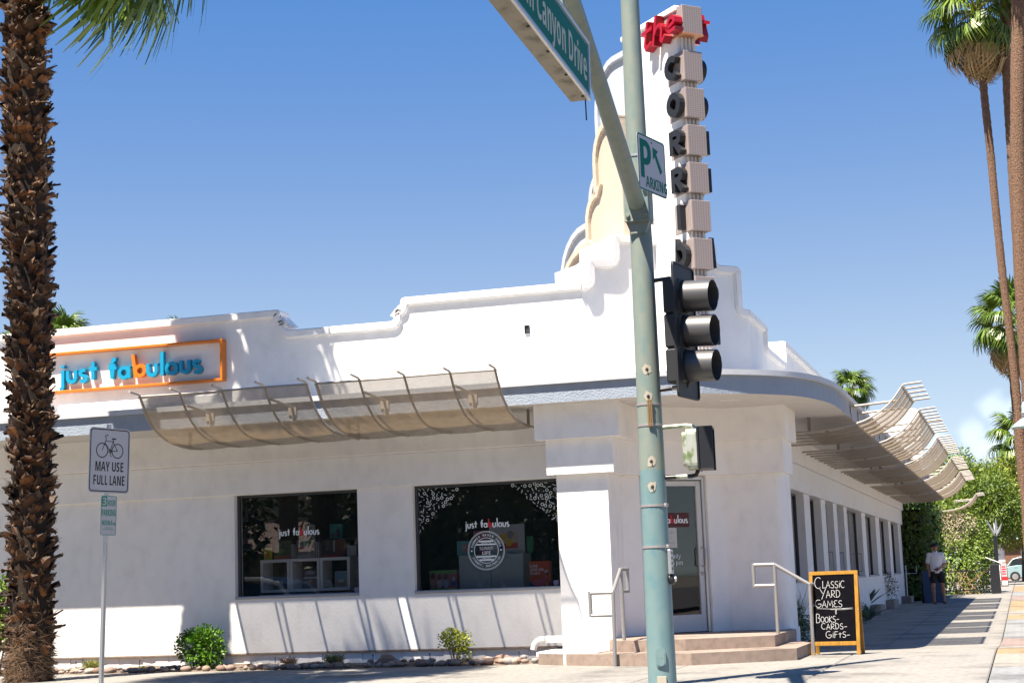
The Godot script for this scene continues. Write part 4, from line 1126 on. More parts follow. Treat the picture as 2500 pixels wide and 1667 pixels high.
	card("box", "pink box behind the round window emblem", "box", -7.38, -7.06, ct, ct + 0.34, -0.80, 0.12, flat(0.42, 0.13, 0.20))
	card("poster", "white sheet with a bright cartoon drawing on the pale cabinet", "poster", -7.10, -6.58, ct, ct + 0.405, -0.66, 0.01, flat(0.42, 0.45, 0.47), [[0.3, 0.8, 0.2, 0.72, flat(0.45, 0.38, 0.30)], [0.3, 0.5, 0.46, 0.7, flat(0.6, 0.42, 0.03), 1], [0.5, 0.7, 0.5, 0.78, flat(0.25, 0.24, 0.26), 1], [0.66, 0.82, 0.4, 0.66, flat(0.45, 0.38, 0.3), 1], [0.3, 0.8, 0.18, 0.36, flat(0.5, 0.06, 0.03)], [0.46, 0.66, 0.24, 0.5, flat(0.55, 0.35, 0.04), 1], [0.28, 0.44, 0.18, 0.36, flat(0.04, 0.08, 0.3), 1]])
	card("box", "green box edge showing beside the cartoon sheet", "box", -6.57, -6.50, ct, ct + 0.23, -0.72, 0.1, flat(0.02, 0.28, 0.12))
	t = thing("window_plinth", "dark low display plinth along the foot of the shop windows", "plinth", Vector3(-8.3, 0.3, -0.6))
	m = MB.new(); m.span(Vector3(-2.1, 0, -0.3), Vector3(0.72, 0.63, 0.3)); m.span(Vector3(1.76, 0, -0.3), Vector3(2.7, 0.63, 0.3)); obj("body", m, flat(0.10, 0.15, 0.16), t)
	card("box", "green and pink toy box with a row of children, low in the window", "box", -7.93, -7.53, 0.935, 1.245, -0.45, 0.1, flat(0.36, 0.12, 0.16), [[0, 1, 0, 0.2, flat(0.16, 0.36, 0.12)], [0, 1, 0.84, 1, flat(0.14, 0.34, 0.12)], [0.02, 0.24, 0.2, 0.66, flat(0.36, 0.22, 0.2), 1], [0.05, 0.21, 0.6, 0.9, flat(0.10, 0.05, 0.04), 1], [0.26, 0.48, 0.2, 0.64, flat(0.42, 0.38, 0.4), 1], [0.3, 0.44, 0.56, 0.84, flat(0.12, 0.06, 0.05), 1], [0.5, 0.72, 0.2, 0.66, flat(0.3, 0.36, 0.46), 1], [0.52, 0.68, 0.56, 0.84, flat(0.16, 0.08, 0.06), 1], [0.8, 0.98, 0.24, 0.56, flat(0.05, 0.12, 0.35), 1], [0.84, 0.96, 0.5, 0.7, flat(0.45, 0.4, 0.36), 1], [0.7, 0.92, 0.04, 0.2, flat(0.5, 0.4, 0.06), 1]])
	bk = card("box", "orange box with a pink flamingo float and white capitals", "box", -6.47, -6.175, 0.935, 1.32, -0.45, 0.12, flat(0.50, 0.07, 0.025), [[0, 1, 0, 0.26, flat(0.03, 0.06, 0.28)], [0.12, 0.8, 0.12, 0.36, flat(0.62, 0.12, 0.18), 1], [0.6, 0.86, 0.3, 0.7, flat(0.60, 0.10, 0.16), 1], [0.62, 0.78, 0.36, 0.62, flat(0.50, 0.07, 0.025), 1], [0.74, 0.92, 0.56, 0.68, flat(0.5, 0.45, 0.42), 1], [0.82, 0.93, 0.48, 0.6, flat(0.02, 0.02, 0.02), 1], [0.72, 0.94, 0.1, 0.28, flat(0.6, 0.2, 0.04), 1], [0.58, 0.68, 0.06, 0.14, flat(0.6, 0.5, 0.03), 1]])
	var ww := ["LUXE", "RIDE-ON", "FLOAT"]
	for k in 3:
		m = MB.new(); m.text(ww[k], 0.036, 0.001, Transform3D(Basis(), Vector3(-0.135, 0.318 - 0.05 * k, 0.003)), true, 0.95, HORIZONTAL_ALIGNMENT_LEFT); obj("print", m, mats.white_vinyl, bk)
	glass_name(win_b, Transform3D(Basis(), Vector3(-7.262, 1.80, -0.116)), 0.061)
	emblem(win_b, Vector3(-6.972, 1.487, -0.116))
	shield(win_b, Vector3(-6.0, 0.955, -0.115))
	# confetti print in the two upper corners
	m = MB.new()
	var r2 := RandomNumberGenerator.new(); r2.seed = 77
	var spots := []
	var tries := 0
	while spots.size() < 230 and tries < 9000:
		tries += 1
		var x := r2.randf_range(-7.93, -5.78); var y := r2.randf_range(1.74, 2.365)
		var dl := (x + 7.95) / 0.66 + (2.38 - y) / 0.62
		var dr := (-5.76 - x) / 0.86 + (2.38 - y) / 0.72
		if minf(dl, dr) > 1.0 or (minf(dl, dr) > 0.62 and r2.randf() < 0.35): continue
		var ok := true
		for q in spots:
			if q.distance_squared_to(Vector2(x, y)) < 0.0021: ok = false; break
		if not ok: continue
		spots.append(Vector2(x, y))
		var k := r2.randi() % 8
		var b := Transform3D(Basis(Vector3.BACK, r2.randf() * TAU), Vector3(x, y, -0.1165))
		if k < 2: m.stroke(arc(0, 0, 0.019, 0.019, 0, 360, 10), 0.008, 0, 0.0005, b)
		elif k < 5: m.stroke(pl([-0.022, 0, 0.022, 0]), 0.008, 0, 0.0005, b)
		elif k < 6: m.stroke(pl([-0.03, 0, -0.018, 0.012, -0.008, -0.006, 0.004, 0.012, 0.014, -0.006, 0.026, 0.008]), 0.006, 0, 0.0005, b)
		else: m.stroke(pl([-0.006, 0, 0.006, 0]), 0.012, 0, 0.0005, b)
	obj("confetti_print", m, mats.white_vinyl, win_b)
	# a stock of dim furniture further inside, as seen through the door
	t = thing("sales_counter", "dim sales counter and red crates behind the glass door", "counter", Vector3(-5.2, 0.28, -3.2), 0.78)
	m = MB.new(); m.span(Vector3(-0.8, 0, -0.3), Vector3(0.8, 0.9, 0.3)); obj("body", m, flat(0.12, 0.10, 0.08), t)
	m = MB.new(); m.span(Vector3(-0.3, 0.0, 0.31), Vector3(0.5, 0.55, 0.6)); obj("crate", m, flat(0.22, 0.02, 0.02), t)

func shield(win: Node, o: Vector3) -> void:
	var m := MB.new()
	m.prism(pl([-0.035, 0.075, -0.035, 0.03, -0.022, 0.008, 0, -0.004, 0.022, 0.008, 0.035, 0.03, 0.035, 0.075]), 0, 0.001, Transform3D(Basis(), o + Vector3(0, 0.02, 0)))
	obj("shield_sticker", m, flat(0.20, 0.18, 0.32), win)
func ring(m: MB, o: Vector3, r: float, w: float) -> void:
	m.stroke(arc(0, 0, r, r, 0, 360, 40), w, 0, 0.0006, Transform3D(Basis(), o))
func emblem(win: Node, o: Vector3) -> void:
	var m := MB.new()
	ring(m, o, 0.262, 0.006); ring(m, o, 0.249, 0.004); ring(m, o, 0.172, 0.008)
	for k in [[0.125, 0.022], [0.082, 0.02], [-0.082, 0.022], [-0.128, 0.022]]:
		var hw: float = sqrt(maxf(0.001, 0.163 * 0.163 - k[0] * k[0]))
		m.quad(o + Vector3(-hw, k[0] - k[1] / 2, 0), o + Vector3(hw, k[0] - k[1] / 2, 0), o + Vector3(hw, k[0] + k[1] / 2, 0), o + Vector3(-hw, k[0] + k[1] / 2, 0))
	m.text("SUNNY", 0.044, 0.0006, Transform3D(Basis(), o + Vector3(0, 0.028, 0)), false)
	m.text("LIFE", 0.044, 0.0006, Transform3D(Basis(), o + Vector3(0, -0.034, 0)), true)
	m.text("PRODUCT OF", 0.016, 0.0006, Transform3D(Basis(), o + Vector3(0, 0.104, 0)), true)
	m.text("SINCE 2004", 0.016, 0.0006, Transform3D(Basis(), o + Vector3(0, -0.104, 0)), true)
	var a := "SUMMER NEVER ENDS"
	for i in a.length():
		var t := deg_to_rad(90.0 + 74.0 - 148.0 * i / (a.length() - 1))
		m.text(a[i], 0.029, 0.0006, Transform3D(Basis(Vector3.BACK, t - PI / 2), o + Vector3(cos(t), sin(t), 0) * 0.210), true)
	a = "SYDNEY, AUSTRALIA"
	for i in a.length():
		var t := deg_to_rad(-90.0 - 62.0 + 124.0 * i / (a.length() - 1))
		m.text(a[i], 0.029, 0.0006, Transform3D(Basis(Vector3.BACK, t + PI / 2), o + Vector3(cos(t), sin(t), 0) * 0.210), true)
	for k in [-1.0, 1.0]:
		m.lathe([Vector2(0, 0), Vector2(0.011, 0)], Transform3D(Basis(Vector3.RIGHT, PI / 2), o + Vector3(0.21 * k, 0, 0.0005)), 10)
	obj("round_emblem", m, mats.white_vinyl, win)

# ---------------------------------------------------------------- entrance steps, handrails, drain pipe
func entrance() -> void:
	var t := thing("entrance_steps", "two wide concrete steps wrapped round the corner entrance", "steps", Vector3(0, 0, 0))
	var m := MB.new()
	plan(m, [-5.93, 0.0, -5.93, 1.10, -5.50, 1.39, -4.76, 1.80, -3.80, 1.95, -2.65, 1.25, -2.65, -0.25, -3.1, -1.2, -4.3, -0.4], -0.2, 0.14)
	obj("step", m, mats.step_concrete, t)
	m = MB.new()
	plan(m, [-5.10, -0.1, -5.05, 0.9, -4.84, 1.30, -4.0, 1.27, -2.98, 0.72, -2.98, -0.15, -2.98, -1.32, -3.9, -1.3, -4.3, -1.2, -5.0, -0.5], 0.1, 0.28)
	obj("step", m, mats.step_concrete, t)
	m = MB.new()
	plan(m, [-5.96, 0.2, -5.96, 1.08, -5.52, 1.36, -5.08, 1.42, -5.02, 0.65, -5.05, 0.2], 0.10, 0.155)
	obj("painted_top", m, mats.white_stucco, t)
	# score lines and paint run on the front face
	m = MB.new()
	for q in [[-5.50, 1.39, 0.02], ]:
		m.bbox(Vector3(q[0], 0.06, q[1] + 0.003), Vector3(0.035, 0.16, 0.02), 0.004)
	obj("paint_run", m, mats.white_stucco, t)
	m = MB.new()
	for a in [0.3, 0.55, 0.78]:
		var p := Vector3(-3.80, 0.06, 1.95).lerp(Vector3(-2.65, 0.06, 1.25), a) + Vector3(0.52, 0, 0.855) * 0.0015
		m.bbox(p, Vector3(0.006, 0.13, 0.003), 0.0, Basis(Vector3.UP, atan2(0.52, 0.855)))
	obj("crack", m, mats.block_concrete, t)
	# handrails of welded tube
	var r := 0.024
	t = thing("handrail", "steel handrail with square loops at the white pillar beside the shop window", "handrail", Vector3(-4.75, 0, 1.83))
	var o := Vector3(-4.75, 0, 1.83)
	m = MB.new(); m.tube([Vector3(-4.75, 0, 1.86) - o, Vector3(-4.745, 0.88, 1.83) - o], r, 8); obj("post", m, mats.rail_steel, t)
	m = MB.new(); m.tube([Vector3(-4.79, 0.28, 1.16) - o, Vector3(-4.79, 1.14, 1.18) - o], r, 8); obj("post", m, mats.rail_steel, t)
	m = MB.new(); m.tube([Vector3(-4.745, 0.88, 1.83) - o, Vector3(-4.79, 1.155, 1.2) - o], r, 8); obj("rail", m, mats.rail_steel, t)
	m = MB.new(); m.tube([Vector3(-4.745, 0.88, 1.83) - o, Vector3(-5.035, 0.878, 1.83) - o], r, 8); m.tube([Vector3(-5.035, 0.90, 1.83) - o, Vector3(-5.03, 0.59, 1.83) - o], r, 8); m.tube([Vector3(-5.03, 0.61, 1.83) - o, Vector3(-4.745, 0.61, 1.83) - o], r, 8); obj("loop", m, mats.rail_steel, t)
	m = MB.new(); m.tube([Vector3(-4.79, 1.155, 1.2) - o, Vector3(-4.815, 1.155, 0.72) - o], r, 8); m.tube([Vector3(-4.815, 1.175, 0.72) - o, Vector3(-4.815, 0.86, 0.72) - o], r, 8); m.tube([Vector3(-4.815, 0.88, 0.72) - o, Vector3(-4.79, 0.88, 1.19) - o], r, 8); obj("loop", m, mats.rail_steel, t)
	o = Vector3(-2.58, 0, 0.2)
	t = thing("handrail", "steel handrail with square loop beside the chalkboard sign", "handrail", o)
	m = MB.new(); m.tube([Vector3(-2.578, -0.02, 0.2) - o, Vector3(-2.575, 0.88, 0.2) - o], r, 8); obj("post", m, mats.rail_steel, t)
	m = MB.new(); m.tube([Vector3(-3.012, 0.28, 0.2) - o, Vector3(-3.008, 1.14, 0.2) - o], r, 8); obj("post", m, mats.rail_steel, t)
	m = MB.new(); m.tube([Vector3(-2.575, 0.88, 0.2) - o, Vector3(-3.008, 1.15, 0.2) - o], r, 8); obj("rail", m, mats.rail_steel, t)
	m = MB.new(); m.tube([Vector3(-3.008, 1.15, 0.2) - o, Vector3(-3.29, 1.15, 0.2) - o], r, 8); m.tube([Vector3(-3.28, 1.17, 0.2) - o, Vector3(-3.28, 0.87, 0.2) - o], r, 8); m.tube([Vector3(-3.28, 0.885, 0.2) - o, Vector3(-3.01, 0.885, 0.2) - o], r, 8); obj("loop", m, mats.rail_steel, t)
	m = MB.new(); m.tube([Vector3(-2.575, 0.88, 0.2) - o, Vector3(-2.50, 0.885, -0.12) - o], r, 8); m.tube([Vector3(-2.50, 0.905, -0.12) - o, Vector3(-2.50, 0.60, -0.12) - o], r, 8); m.tube([Vector3(-2.50, 0.62, -0.12) - o, Vector3(-2.575, 0.62, 0.2) - o], r, 8); obj("loop", m, mats.rail_steel, t)
	o = Vector3(-5.75, 0.29, 0.42)
	t = thing("drain_pipe", "white drain pipe elbow coming out beside the pillar", "pipe", o)
	m = MB.new(); m.tube([Vector3(0.02, 0, 0), Vector3(-0.28, 0, 0), Vector3(-0.34, -0.006, 0), Vector3(-0.39, -0.03, 0), Vector3(-0.425, -0.07, 0), Vector3(-0.44, -0.13, 0)], 0.045, 12); obj("pipe", m, mats.white_paint, t)
	m = MB.new(); m.tube([Vector3(-0.27, 0, 0), Vector3(-0.235, 0, 0)], 0.05, 12); obj("collar", m, mats.white_paint, t)

# ---------------------------------------------------------------- plants
func leaf(m: MB, p: Vector3, d: Vector3, nn: Vector3, l: float, w: float, c: Color) -> void:
	# one pointed leaf, slightly folded along its midrib
	var s := d.cross(nn).normalized() * w * 0.5
	var k := m.v.size()
	var lift := nn * w * 0.18
	m.v.push_back(p); m.v.push_back(p + d * l * 0.5 + s + lift); m.v.push_back(p + d * l); m.v.push_back(p + d * l * 0.5 - s + lift)
	for i in 4:
		m.n.push_back(nn); m.c.push_back(c)
	m.ix.push_back(k); m.ix.push_back(k + 1); m.ix.push_back(k + 2)
	m.ix.push_back(k); m.ix.push_back(k + 2); m.ix.push_back(k + 3)
func rdir() -> Vector3:
	var y := rnd(-1, 1); var a := rnd(0, TAU); var r := sqrt(1 - y * y)
	return Vector3(r * cos(a), y, r * sin(a))
# leaves on many short twigs spread through a lumpy crown
func crown(m: MB, lobes: Array, n_twigs: int, per: int, l: float, w: float, c0: Color, c1: Color, droop := 0.2, spread := 1.6) -> void:
	var tot := 0.0
	for q in lobes: tot += q[1].x * q[1].y
	for q in lobes:
		var cnt := int(n_twigs * q[1].x * q[1].y / tot)
		for i in cnt:
			var d := rdir()
			var rr := pow(rnd(0.12, 1.0), 0.45)
			var p: Vector3 = q[0] + d * q[1] * rr
			var out: Vector3 = (d / q[1]).normalized()
			var tone := rnd(0, 1)
			for k in per:
				var dd := (out * 0.8 + rdir() * spread * 0.7 + Vector3(0, -droop, 0)).normalized()
				var nn := (out + rdir() * 0.7 + Vector3(0, 0.55, 0))
				nn = (nn - dd * nn.dot(dd)).normalized()
				var t := clampf(tone * 0.7 + rnd(0, 0.45), 0, 1)
				leaf(m, p + rdir() * l * spread, dd, nn, l * rnd(0.7, 1.2), w * rnd(0.7, 1.2), c0.lerp(c1, t))
func lc(r: float, g: float, b: float) -> Color: return Color(r, g, b)

func rock_mesh(r: RandomNumberGenerator, sharp: float) -> ArrayMesh:
	var st := SurfaceTool.new(); st.begin(Mesh.PRIMITIVE_TRIANGLES)
	var sp := SphereMesh.new(); sp.radial_segments = 9; sp.rings = 5; sp.radius = 1.0; sp.height = 2.0
	var ar := sp.get_mesh_arrays()
	var vs: PackedVector3Array = ar[Mesh.ARRAY_VERTEX]
	var f := FastNoiseLite.new(); f.seed = r.randi() % 1000; f.frequency = 0.7 * sharp
	var sc := Vector3(r.randf_range(0.8, 1.25), r.randf_range(0.5, 0.8), r.randf_range(0.75, 1.1))
	var id: PackedInt32Array = ar[Mesh.ARRAY_INDEX]
	if sharp < 1.5: st.set_smooth_group(0)
	else: st.set_smooth_group(-1)
	for i in id:
		var p := vs[i]
		st.add_vertex(p * (1.0 + 0.28 * sharp * 0.6 * f.get_noise_3dv(p * 1.6)) * sc)
	st.index()
	st.generate_normals()
	return st.commit()

func beds() -> void:
	# river stones laid along the edge of the bed
	var bed: Node = get_node("ground_bed")
	var r := RandomNumberGenerator.new(); r.seed = 9
	var shapes := []
	for i in 6: shapes.append(rock_mesh(r, 0.8))
	var tones := [mat("stone_a", 0.30, 0.21, 0.16, 0.8), mat("stone_b", 0.25, 0.18, 0.145, 0.8), mat("stone_c", 0.36, 0.29, 0.235, 0.8), mat("stone_d", 0.20, 0.13, 0.10, 0.8), mat("stone_e", 0.27, 0.25, 0.24, 0.8)]
	for i in 290:
		var x := r.randf_range(-14.6, -6.05)
		var row := r.randf()
		var z := lerpf(0.98, 0.86, clampf((x + 11.0) / 5.0, 0, 1)) - row * row * 0.5 + r.randf_range(-0.04, 0.02)
		var s := r.randf_range(0.025, 0.066) * (1.15 if row < 0.3 else 0.85)
		var o := obj("pebble", shapes[r.randi() % 6], tones[r.randi() % 5], bed)
		o.transform = Transform3D(Basis(Vector3.UP, r.randf() * TAU).scaled(Vector3.ONE * s), Vector3(x, s * 0.35 + 0.01 + maxf(0.0, 0.95 - z) * 0.06, z))
	var bo := obj("boulder", rock_mesh(r, 2.2), mat("boulder_stone", 0.26, 0.17, 0.12, 0.9))
	bo.transform = Transform3D(Basis(Vector3.UP, 0.4).scaled(Vector3(0.16, 0.15, 0.12)), Vector3(-8.21, 0.05, 0.52))
	tag(bo, "brown boulder on the pebbles between a spiky tuft and the yellow green shrub", "boulder")
	bo = obj("boulder", rock_mesh(r, 2.2), mat("boulder_stone_b", 0.22, 0.15, 0.12, 0.9))
	bo.transform = Transform3D(Basis(Vector3.UP, 1.4).scaled(Vector3(0.17, 0.09, 0.11)), Vector3(-6.62, 0.05, 0.42))
	tag(bo, "low dark boulder near the drain pipe", "boulder")
	# round glossy shrub
	var t := thing("round_shrub", "dense glossy dark green round shrub in front of the white wall", "shrub", Vector3(-11.0, 0, 0.5))
	var m := MB.new()
	crown(m, [[Vector3(0, 0.29, 0), Vector3(0.36, 0.27, 0.30)], [Vector3(0.12, 0.42, 0.05), Vector3(0.22, 0.17, 0.2)], [Vector3(-0.15, 0.36, 0.0), Vector3(0.2, 0.17, 0.2)], [Vector3(0.22, 0.22, 0.1), Vector3(0.19, 0.17, 0.16)]], 520, 5, 0.055, 0.034, lc(0.025, 0.085, 0.008), lc(0.13, 0.27, 0.02), 0.0, 0.9)
	obj("foliage", m, mats.leaf_gloss, t)
	m = MB.new()
	for k in 6: m.tube([Vector3(rnd(-0.05, 0.05), 0, rnd(-0.05, 0.05)), Vector3(rnd(-0.2, 0.2), 0.3, rnd(-0.15, 0.15))], 0.009, 5)
	obj("stem", m, mats.bark, t)
	# small pruned yellow green shrub
	t = thing("pruned_shrub", "small yellow green shrub with bare lower stems under the confetti window", "shrub", Vector3(-7.25, 0, 0.5))
	m = MB.new()
	crown(m, [[Vector3(0, 0.31, 0), Vector3(0.21, 0.13, 0.18)], [Vector3(-0.08, 0.36, 0.02), Vector3(0.12, 0.1, 0.12)], [Vector3(0.12, 0.27, 0.02), Vector3(0.11, 0.09, 0.1)], [Vector3(0.1, 0.14, 0.0), Vector3(0.1, 0.06, 0.08)]], 190, 5, 0.042, 0.027, lc(0.22, 0.27, 0.02), lc(0.46, 0.48, 0.05), 0.0, 0.9)
	obj("foliage", m, mats.leaf, t)
	m = MB.new()
	for k in 11:
		var a := rnd(0, TAU)
		m.tube([Vector3(0.02 * cos(a), -0.02, 0.02 * sin(a)), Vector3(0.07 * cos(a), 0.14, 0.05 * sin(a)), Vector3(0.14 * cos(a), 0.34, 0.12 * sin(a))], [0.009, 0.007, 0.003], 5)
	obj("stem", m, mat("pale_stem", 0.34, 0.21, 0.09, 0.8), t)
	# spiky tufts
	var tufts := [[-9.0, 0.5, 0.2, "spiky green and rust tuft between the two shop windows", lc(0.10, 0.14, 0.03), lc(0.36, 0.30, 0.16)], [-9.68, 0.48, 0.16, "dark wiry plant on the pebbles under the shelf window", lc(0.05, 0.06, 0.035), lc(0.17, 0.09, 0.10)], [-12.7, 0.5, 0.19, "thin yellowish plant at the foot of the bicycle sign's wall", lc(0.12, 0.15, 0.02), lc(0.32, 0.30, 0.08)], [-11.85, 0.62, 0.07, "tiny dry sprout among the pebbles near the round shrub", lc(0.16, 0.17, 0.05), lc(0.30, 0.27, 0.1)], [-8.68, 0.75, 0.05, "tiny green sprout beside the brown boulder", lc(0.12, 0.2, 0.02), lc(0.3, 0.36, 0.05)]]
	for q in tufts:
		t = thing("spiky_plant", q[3], "plant", Vector3(q[0], 0.02, q[1]))
		m = MB.new()
		var n := int(420 * q[2] / 0.2)
		for k in n:
			var d := Vector3(rnd(-1, 1), rnd(0.25, 1.1), rnd(-1, 1)).normalized()
			var st := Vector3(rnd(-0.5, 0.5) * q[2], rnd(0, 0.4) * q[2], rnd(-0.4, 0.4) * q[2])
			leaf(m, st, d, d.cross(rdir()).normalized(), q[2] * rnd(0.35, 0.75), 0.009, (q[4] as Color).lerp(q[5], rnd(0, 1)))
		obj("foliage", m, mats.leaf, t)
	# drip irrigation stakes
	var sx := [-12.95, -11.95, -9.85, -8.42, -7.6, -6.36]
	var first := thing("stake", "thin black irrigation stake standing in the pebbles", "stake", Vector3(sx[0], 0, 0.55), 0.0, "irrigation stakes")
	m = MB.new(); m.tube([Vector3(0, -0.02, 0), Vector3(0.004, 0.14, 0.004)], 0.006, 5); m.bbox(Vector3(0.004, 0.145, 0.004), Vector3(0.022, 0.014, 0.02), 0.003); obj("rod", m, mats.black_paint, first)
	for i in range(1, sx.size()): dup(first, Vector3(sx[i], 0, 0.5 + 0.02 * (i % 3)), i * 1.3, "thin black irrigation stake standing in the pebbles", "irrigation stakes")
	# tall leafy bush behind the big palm
	t = thing("leafy_bush", "tall leafy bush half hidden behind the big shaggy palm trunk", "shrub", Vector3(-13.95, 0, 1.15))
	m = MB.new()
	crown(m, [[Vector3(0, 0.95, 0), Vector3(0.42, 0.42, 0.35)], [Vector3(0.2, 1.1, 0.0), Vector3(0.26, 0.25, 0.25)], [Vector3(0.1, 0.65, 0.05), Vector3(0.32, 0.3, 0.28)]], 420, 6, 0.075, 0.042, lc(0.05, 0.11, 0.012), lc(0.22, 0.32, 0.03), 0.1, 1.1)
	obj("foliage", m, mats.leaf, t)
	m = MB.new()
	for k in 7: m.tube([Vector3(rnd(-0.12, 0.25), 0, rnd(-0.08, 0.08)), Vector3(rnd(-0.15, 0.25), 0.5, rnd(-0.1, 0.1)), Vector3(rnd(-0.25, 0.3), 0.9, rnd(-0.2, 0.2))], [0.014, 0.011, 0.006], 6)
	obj("stem", m, mats.bark, t)

# ---------------------------------------------------------------- traffic signal pole and what hangs on it
func strap(m: MB, y: float, r: float, h := 0.022) -> void:
	m.lathe([Vector2(r, y - h / 2), Vector2(r + 0.006, y - h / 2), Vector2(r + 0.006, y + h / 2), Vector2(r, y + h / 2)], Transform3D(), 20)
func pole_r(y: float) -> float: return lerpf(0.141, 0.094, clampf(y / 7.2, 0, 1.4))

func signals() -> void:
	var o := Vector3(-3.44, 0, 5.3)
	var t := thing("signal_pole", "thick grey green traffic signal pole with rust spots and a mast arm over the street", "pole", o)
	var m := MB.new()
	# the pole's paint has faded from grey green above to blue green below, with a ragged seam
	m.lathe([Vector2(pole_r(0), -0.2), Vector2(pole_r(2.1), 2.1)], Transform3D(), 24)
	obj("shaft", m, mats.pole_blue, t).set_meta("label", "blue green lower shaft")
	m = MB.new(); m.lathe([Vector2(pole_r(2.1), 2.1), Vector2(pole_r(9.3), 9.3), Vector2(0.0, 9.36)], Transform3D(), 24)
	obj("shaft", m, mats.pole_green, t)
	# clamp for the arm
	m = MB.new()
	m.bbox(Vector3(0, 4.80, 0.115), Vector3(0.25, 0.36, 0.03), 0.006); m.bbox(Vector3(0, 4.80, 0.155), Vector3(0.25, 0.36, 0.022), 0.005)
	m.bbox(Vector3(0, 4.615, 0.05), Vector3(0.255, 0.012, 0.25), 0.003)
	m.prism(pl([-0.12, 4.61, 0.12, 4.61, 0.075, 4.49, -0.075, 4.49]), 0.05, 0.13)
	m.box(Vector3(-0.115, 4.80, 0.02), Vector3(0.02, 0.34, 0.19)); m.box(Vector3(0.115, 4.80, 0.02), Vector3(0.02, 0.34, 0.19))
	obj("arm_clamp", m, mats.pole_green, t)
	for q in [Vector2(-0.09, 4.93), Vector2(0.09, 4.93), Vector2(-0.09, 4.67), Vector2(0.09, 4.67)]:
		m = MB.new(); m.lathe([Vector2(0, 0.03), Vector2(0.02, 0.028), Vector2(0.023, 0.0)], Transform3D(Basis(Vector3.RIGHT, PI / 2), Vector3(q.x, q.y, 0.165)), 6)
		obj("bolt", m, mats.pole_green, t)
	m = MB.new()
	var ad := Vector3(0.095, 0.25, 1.0)
	var a0 := Vector3(0, 4.80, 0.15)
	var pts := []; var rr := []
	for k in 9:
		var s := 9.0 * k / 8
		pts.append(a0 + Vector3(ad.x, ad.y - 0.006 * s, ad.z) * s); rr.append(lerpf(0.088, 0.045, k / 8.0))
	m.tube(pts, rr, 16)
	obj("mast_arm", m, mats.pole_green, t)
	# hand-hole cover, plate, wire saddles, plugged bolt holes
	m = MB.new()
	var hf := Transform3D(Basis(Vector3.UP, 0.17), Vector3())
	var ov := []
	var poly := PackedVector2Array()
	for k in 24:
		var a := TAU * k / 24
		poly.push_back(Vector2(0.05 * cos(a), 0.27 + 0.045 * signf(sin(a)) * (1.0 if absf(sin(a)) > 0.01 else 0.0) + 0.05 * sin(a)))
	m.prism(poly, 0.132, 0.152, hf)
	var inner := PackedVector2Array()
	for p in poly: inner.push_back(Vector2(p.x * 0.78, 0.27 + (p.y - 0.27) * 0.86))
	m.prism(inner, 0.1521, 0.158, hf)
	obj("hand_hole_cover", m, mats.pole_blue, t)
	m = MB.new(); m.add(_b(Vector3(-0.045, 0.015, 0.13), Vector3(0.045, 0.09, 0.146), 0.002), hf)
	obj("plate", m, mats.patch_paint, t)
	m = MB.new(); m.add(_b(Vector3(0.005, 0.266, 0.158), Vector3(0.011, 0.272, 0.162)), hf); obj("screw", m, mats.brass, t)
	var rgs := RandomNumberGenerator.new(); rgs.seed = 3
	for y in [3.10, 2.83, 2.18, 1.93]:
		var b := Basis(Vector3.UP, 0.16)
		m = MB.new()
		poly = PackedVector2Array()
		for k in 13:
			var a := TAU * k / 13
			var q := rgs.randf_range(0.033, 0.054)
			poly.push_back(Vector2(q * cos(a), y + q * 1.2 * sin(a)))
		# bent round the shaft
		var pm := MB.new(); pm.prism(poly, 0, 0.001)
		for i in pm.v.size():
			var p := pm.v[i]
			var an := p.x / pole_r(y)
			pm.v[i] = Vector3(sin(an), 0, cos(an)) * (pole_r(p.y) + 0.0015 + p.z) + Vector3(0, p.y, 0)
			pm.n[i] = Vector3(sin(an), 0, cos(an))
		m.add(pm, Transform3D(b, Vector3()))
		obj("bare_patch", m, mats.patch_paint, t)
		m = MB.new(); m.lathe([Vector2(0, 0.005), Vector2(0.012, 0.004), Vector2(0.017, 0.0)], Transform3D(b * Basis(Vector3.RIGHT, PI / 2), b * Vector3(0, y, pole_r(y) + 0.002)), 9); m.box(b * Vector3(0, y + 0.004, pole_r(y) + 0.012), Vector3(0.006, 0.022, 0.02))
		obj("bolt_stub", m, mats.dark_frame, t)
	for y in [2.755, 2.545, 1.745, 1.34]:
		m = MB.new(); strap(m, y, pole_r(y)); m.bbox(Vector3(0.0, y, pole_r(y) + 0.008).rotated(Vector3.UP, 1.25 if y < 2 else 0.3), Vector3(0.05, 0.034, 0.03), 0.004, Basis(Vector3.UP, 1.25 if y < 2 else 0.3))
		obj("band", m, mats.steel_band, t)
	m = MB.new()
	for k in 3: m.tube([Vector3(-0.016 + 0.016 * k, 2.79, pole_r(2.7) + 0.02).rotated(Vector3.UP, 0.25), Vector3(-0.014 + 0.017 * k, 2.53, pole_r(2.6) + 0.022).rotated(Vector3.UP, 0.25)], 0.007, 6)
	m.bbox(Vector3(0, 2.66, pole_r(2.7) + 0.016).rotated(Vector3.UP, 0.25), Vector3(0.05, 0.27, 0.012), 0.002, Basis(Vector3.UP, 0.25))
	obj("bracket_bar", m, mats.brass, t)
	street_name(o)
	parking_sign(o)
	signal_head(o)
	walk_signal(o)
	push_button(o)

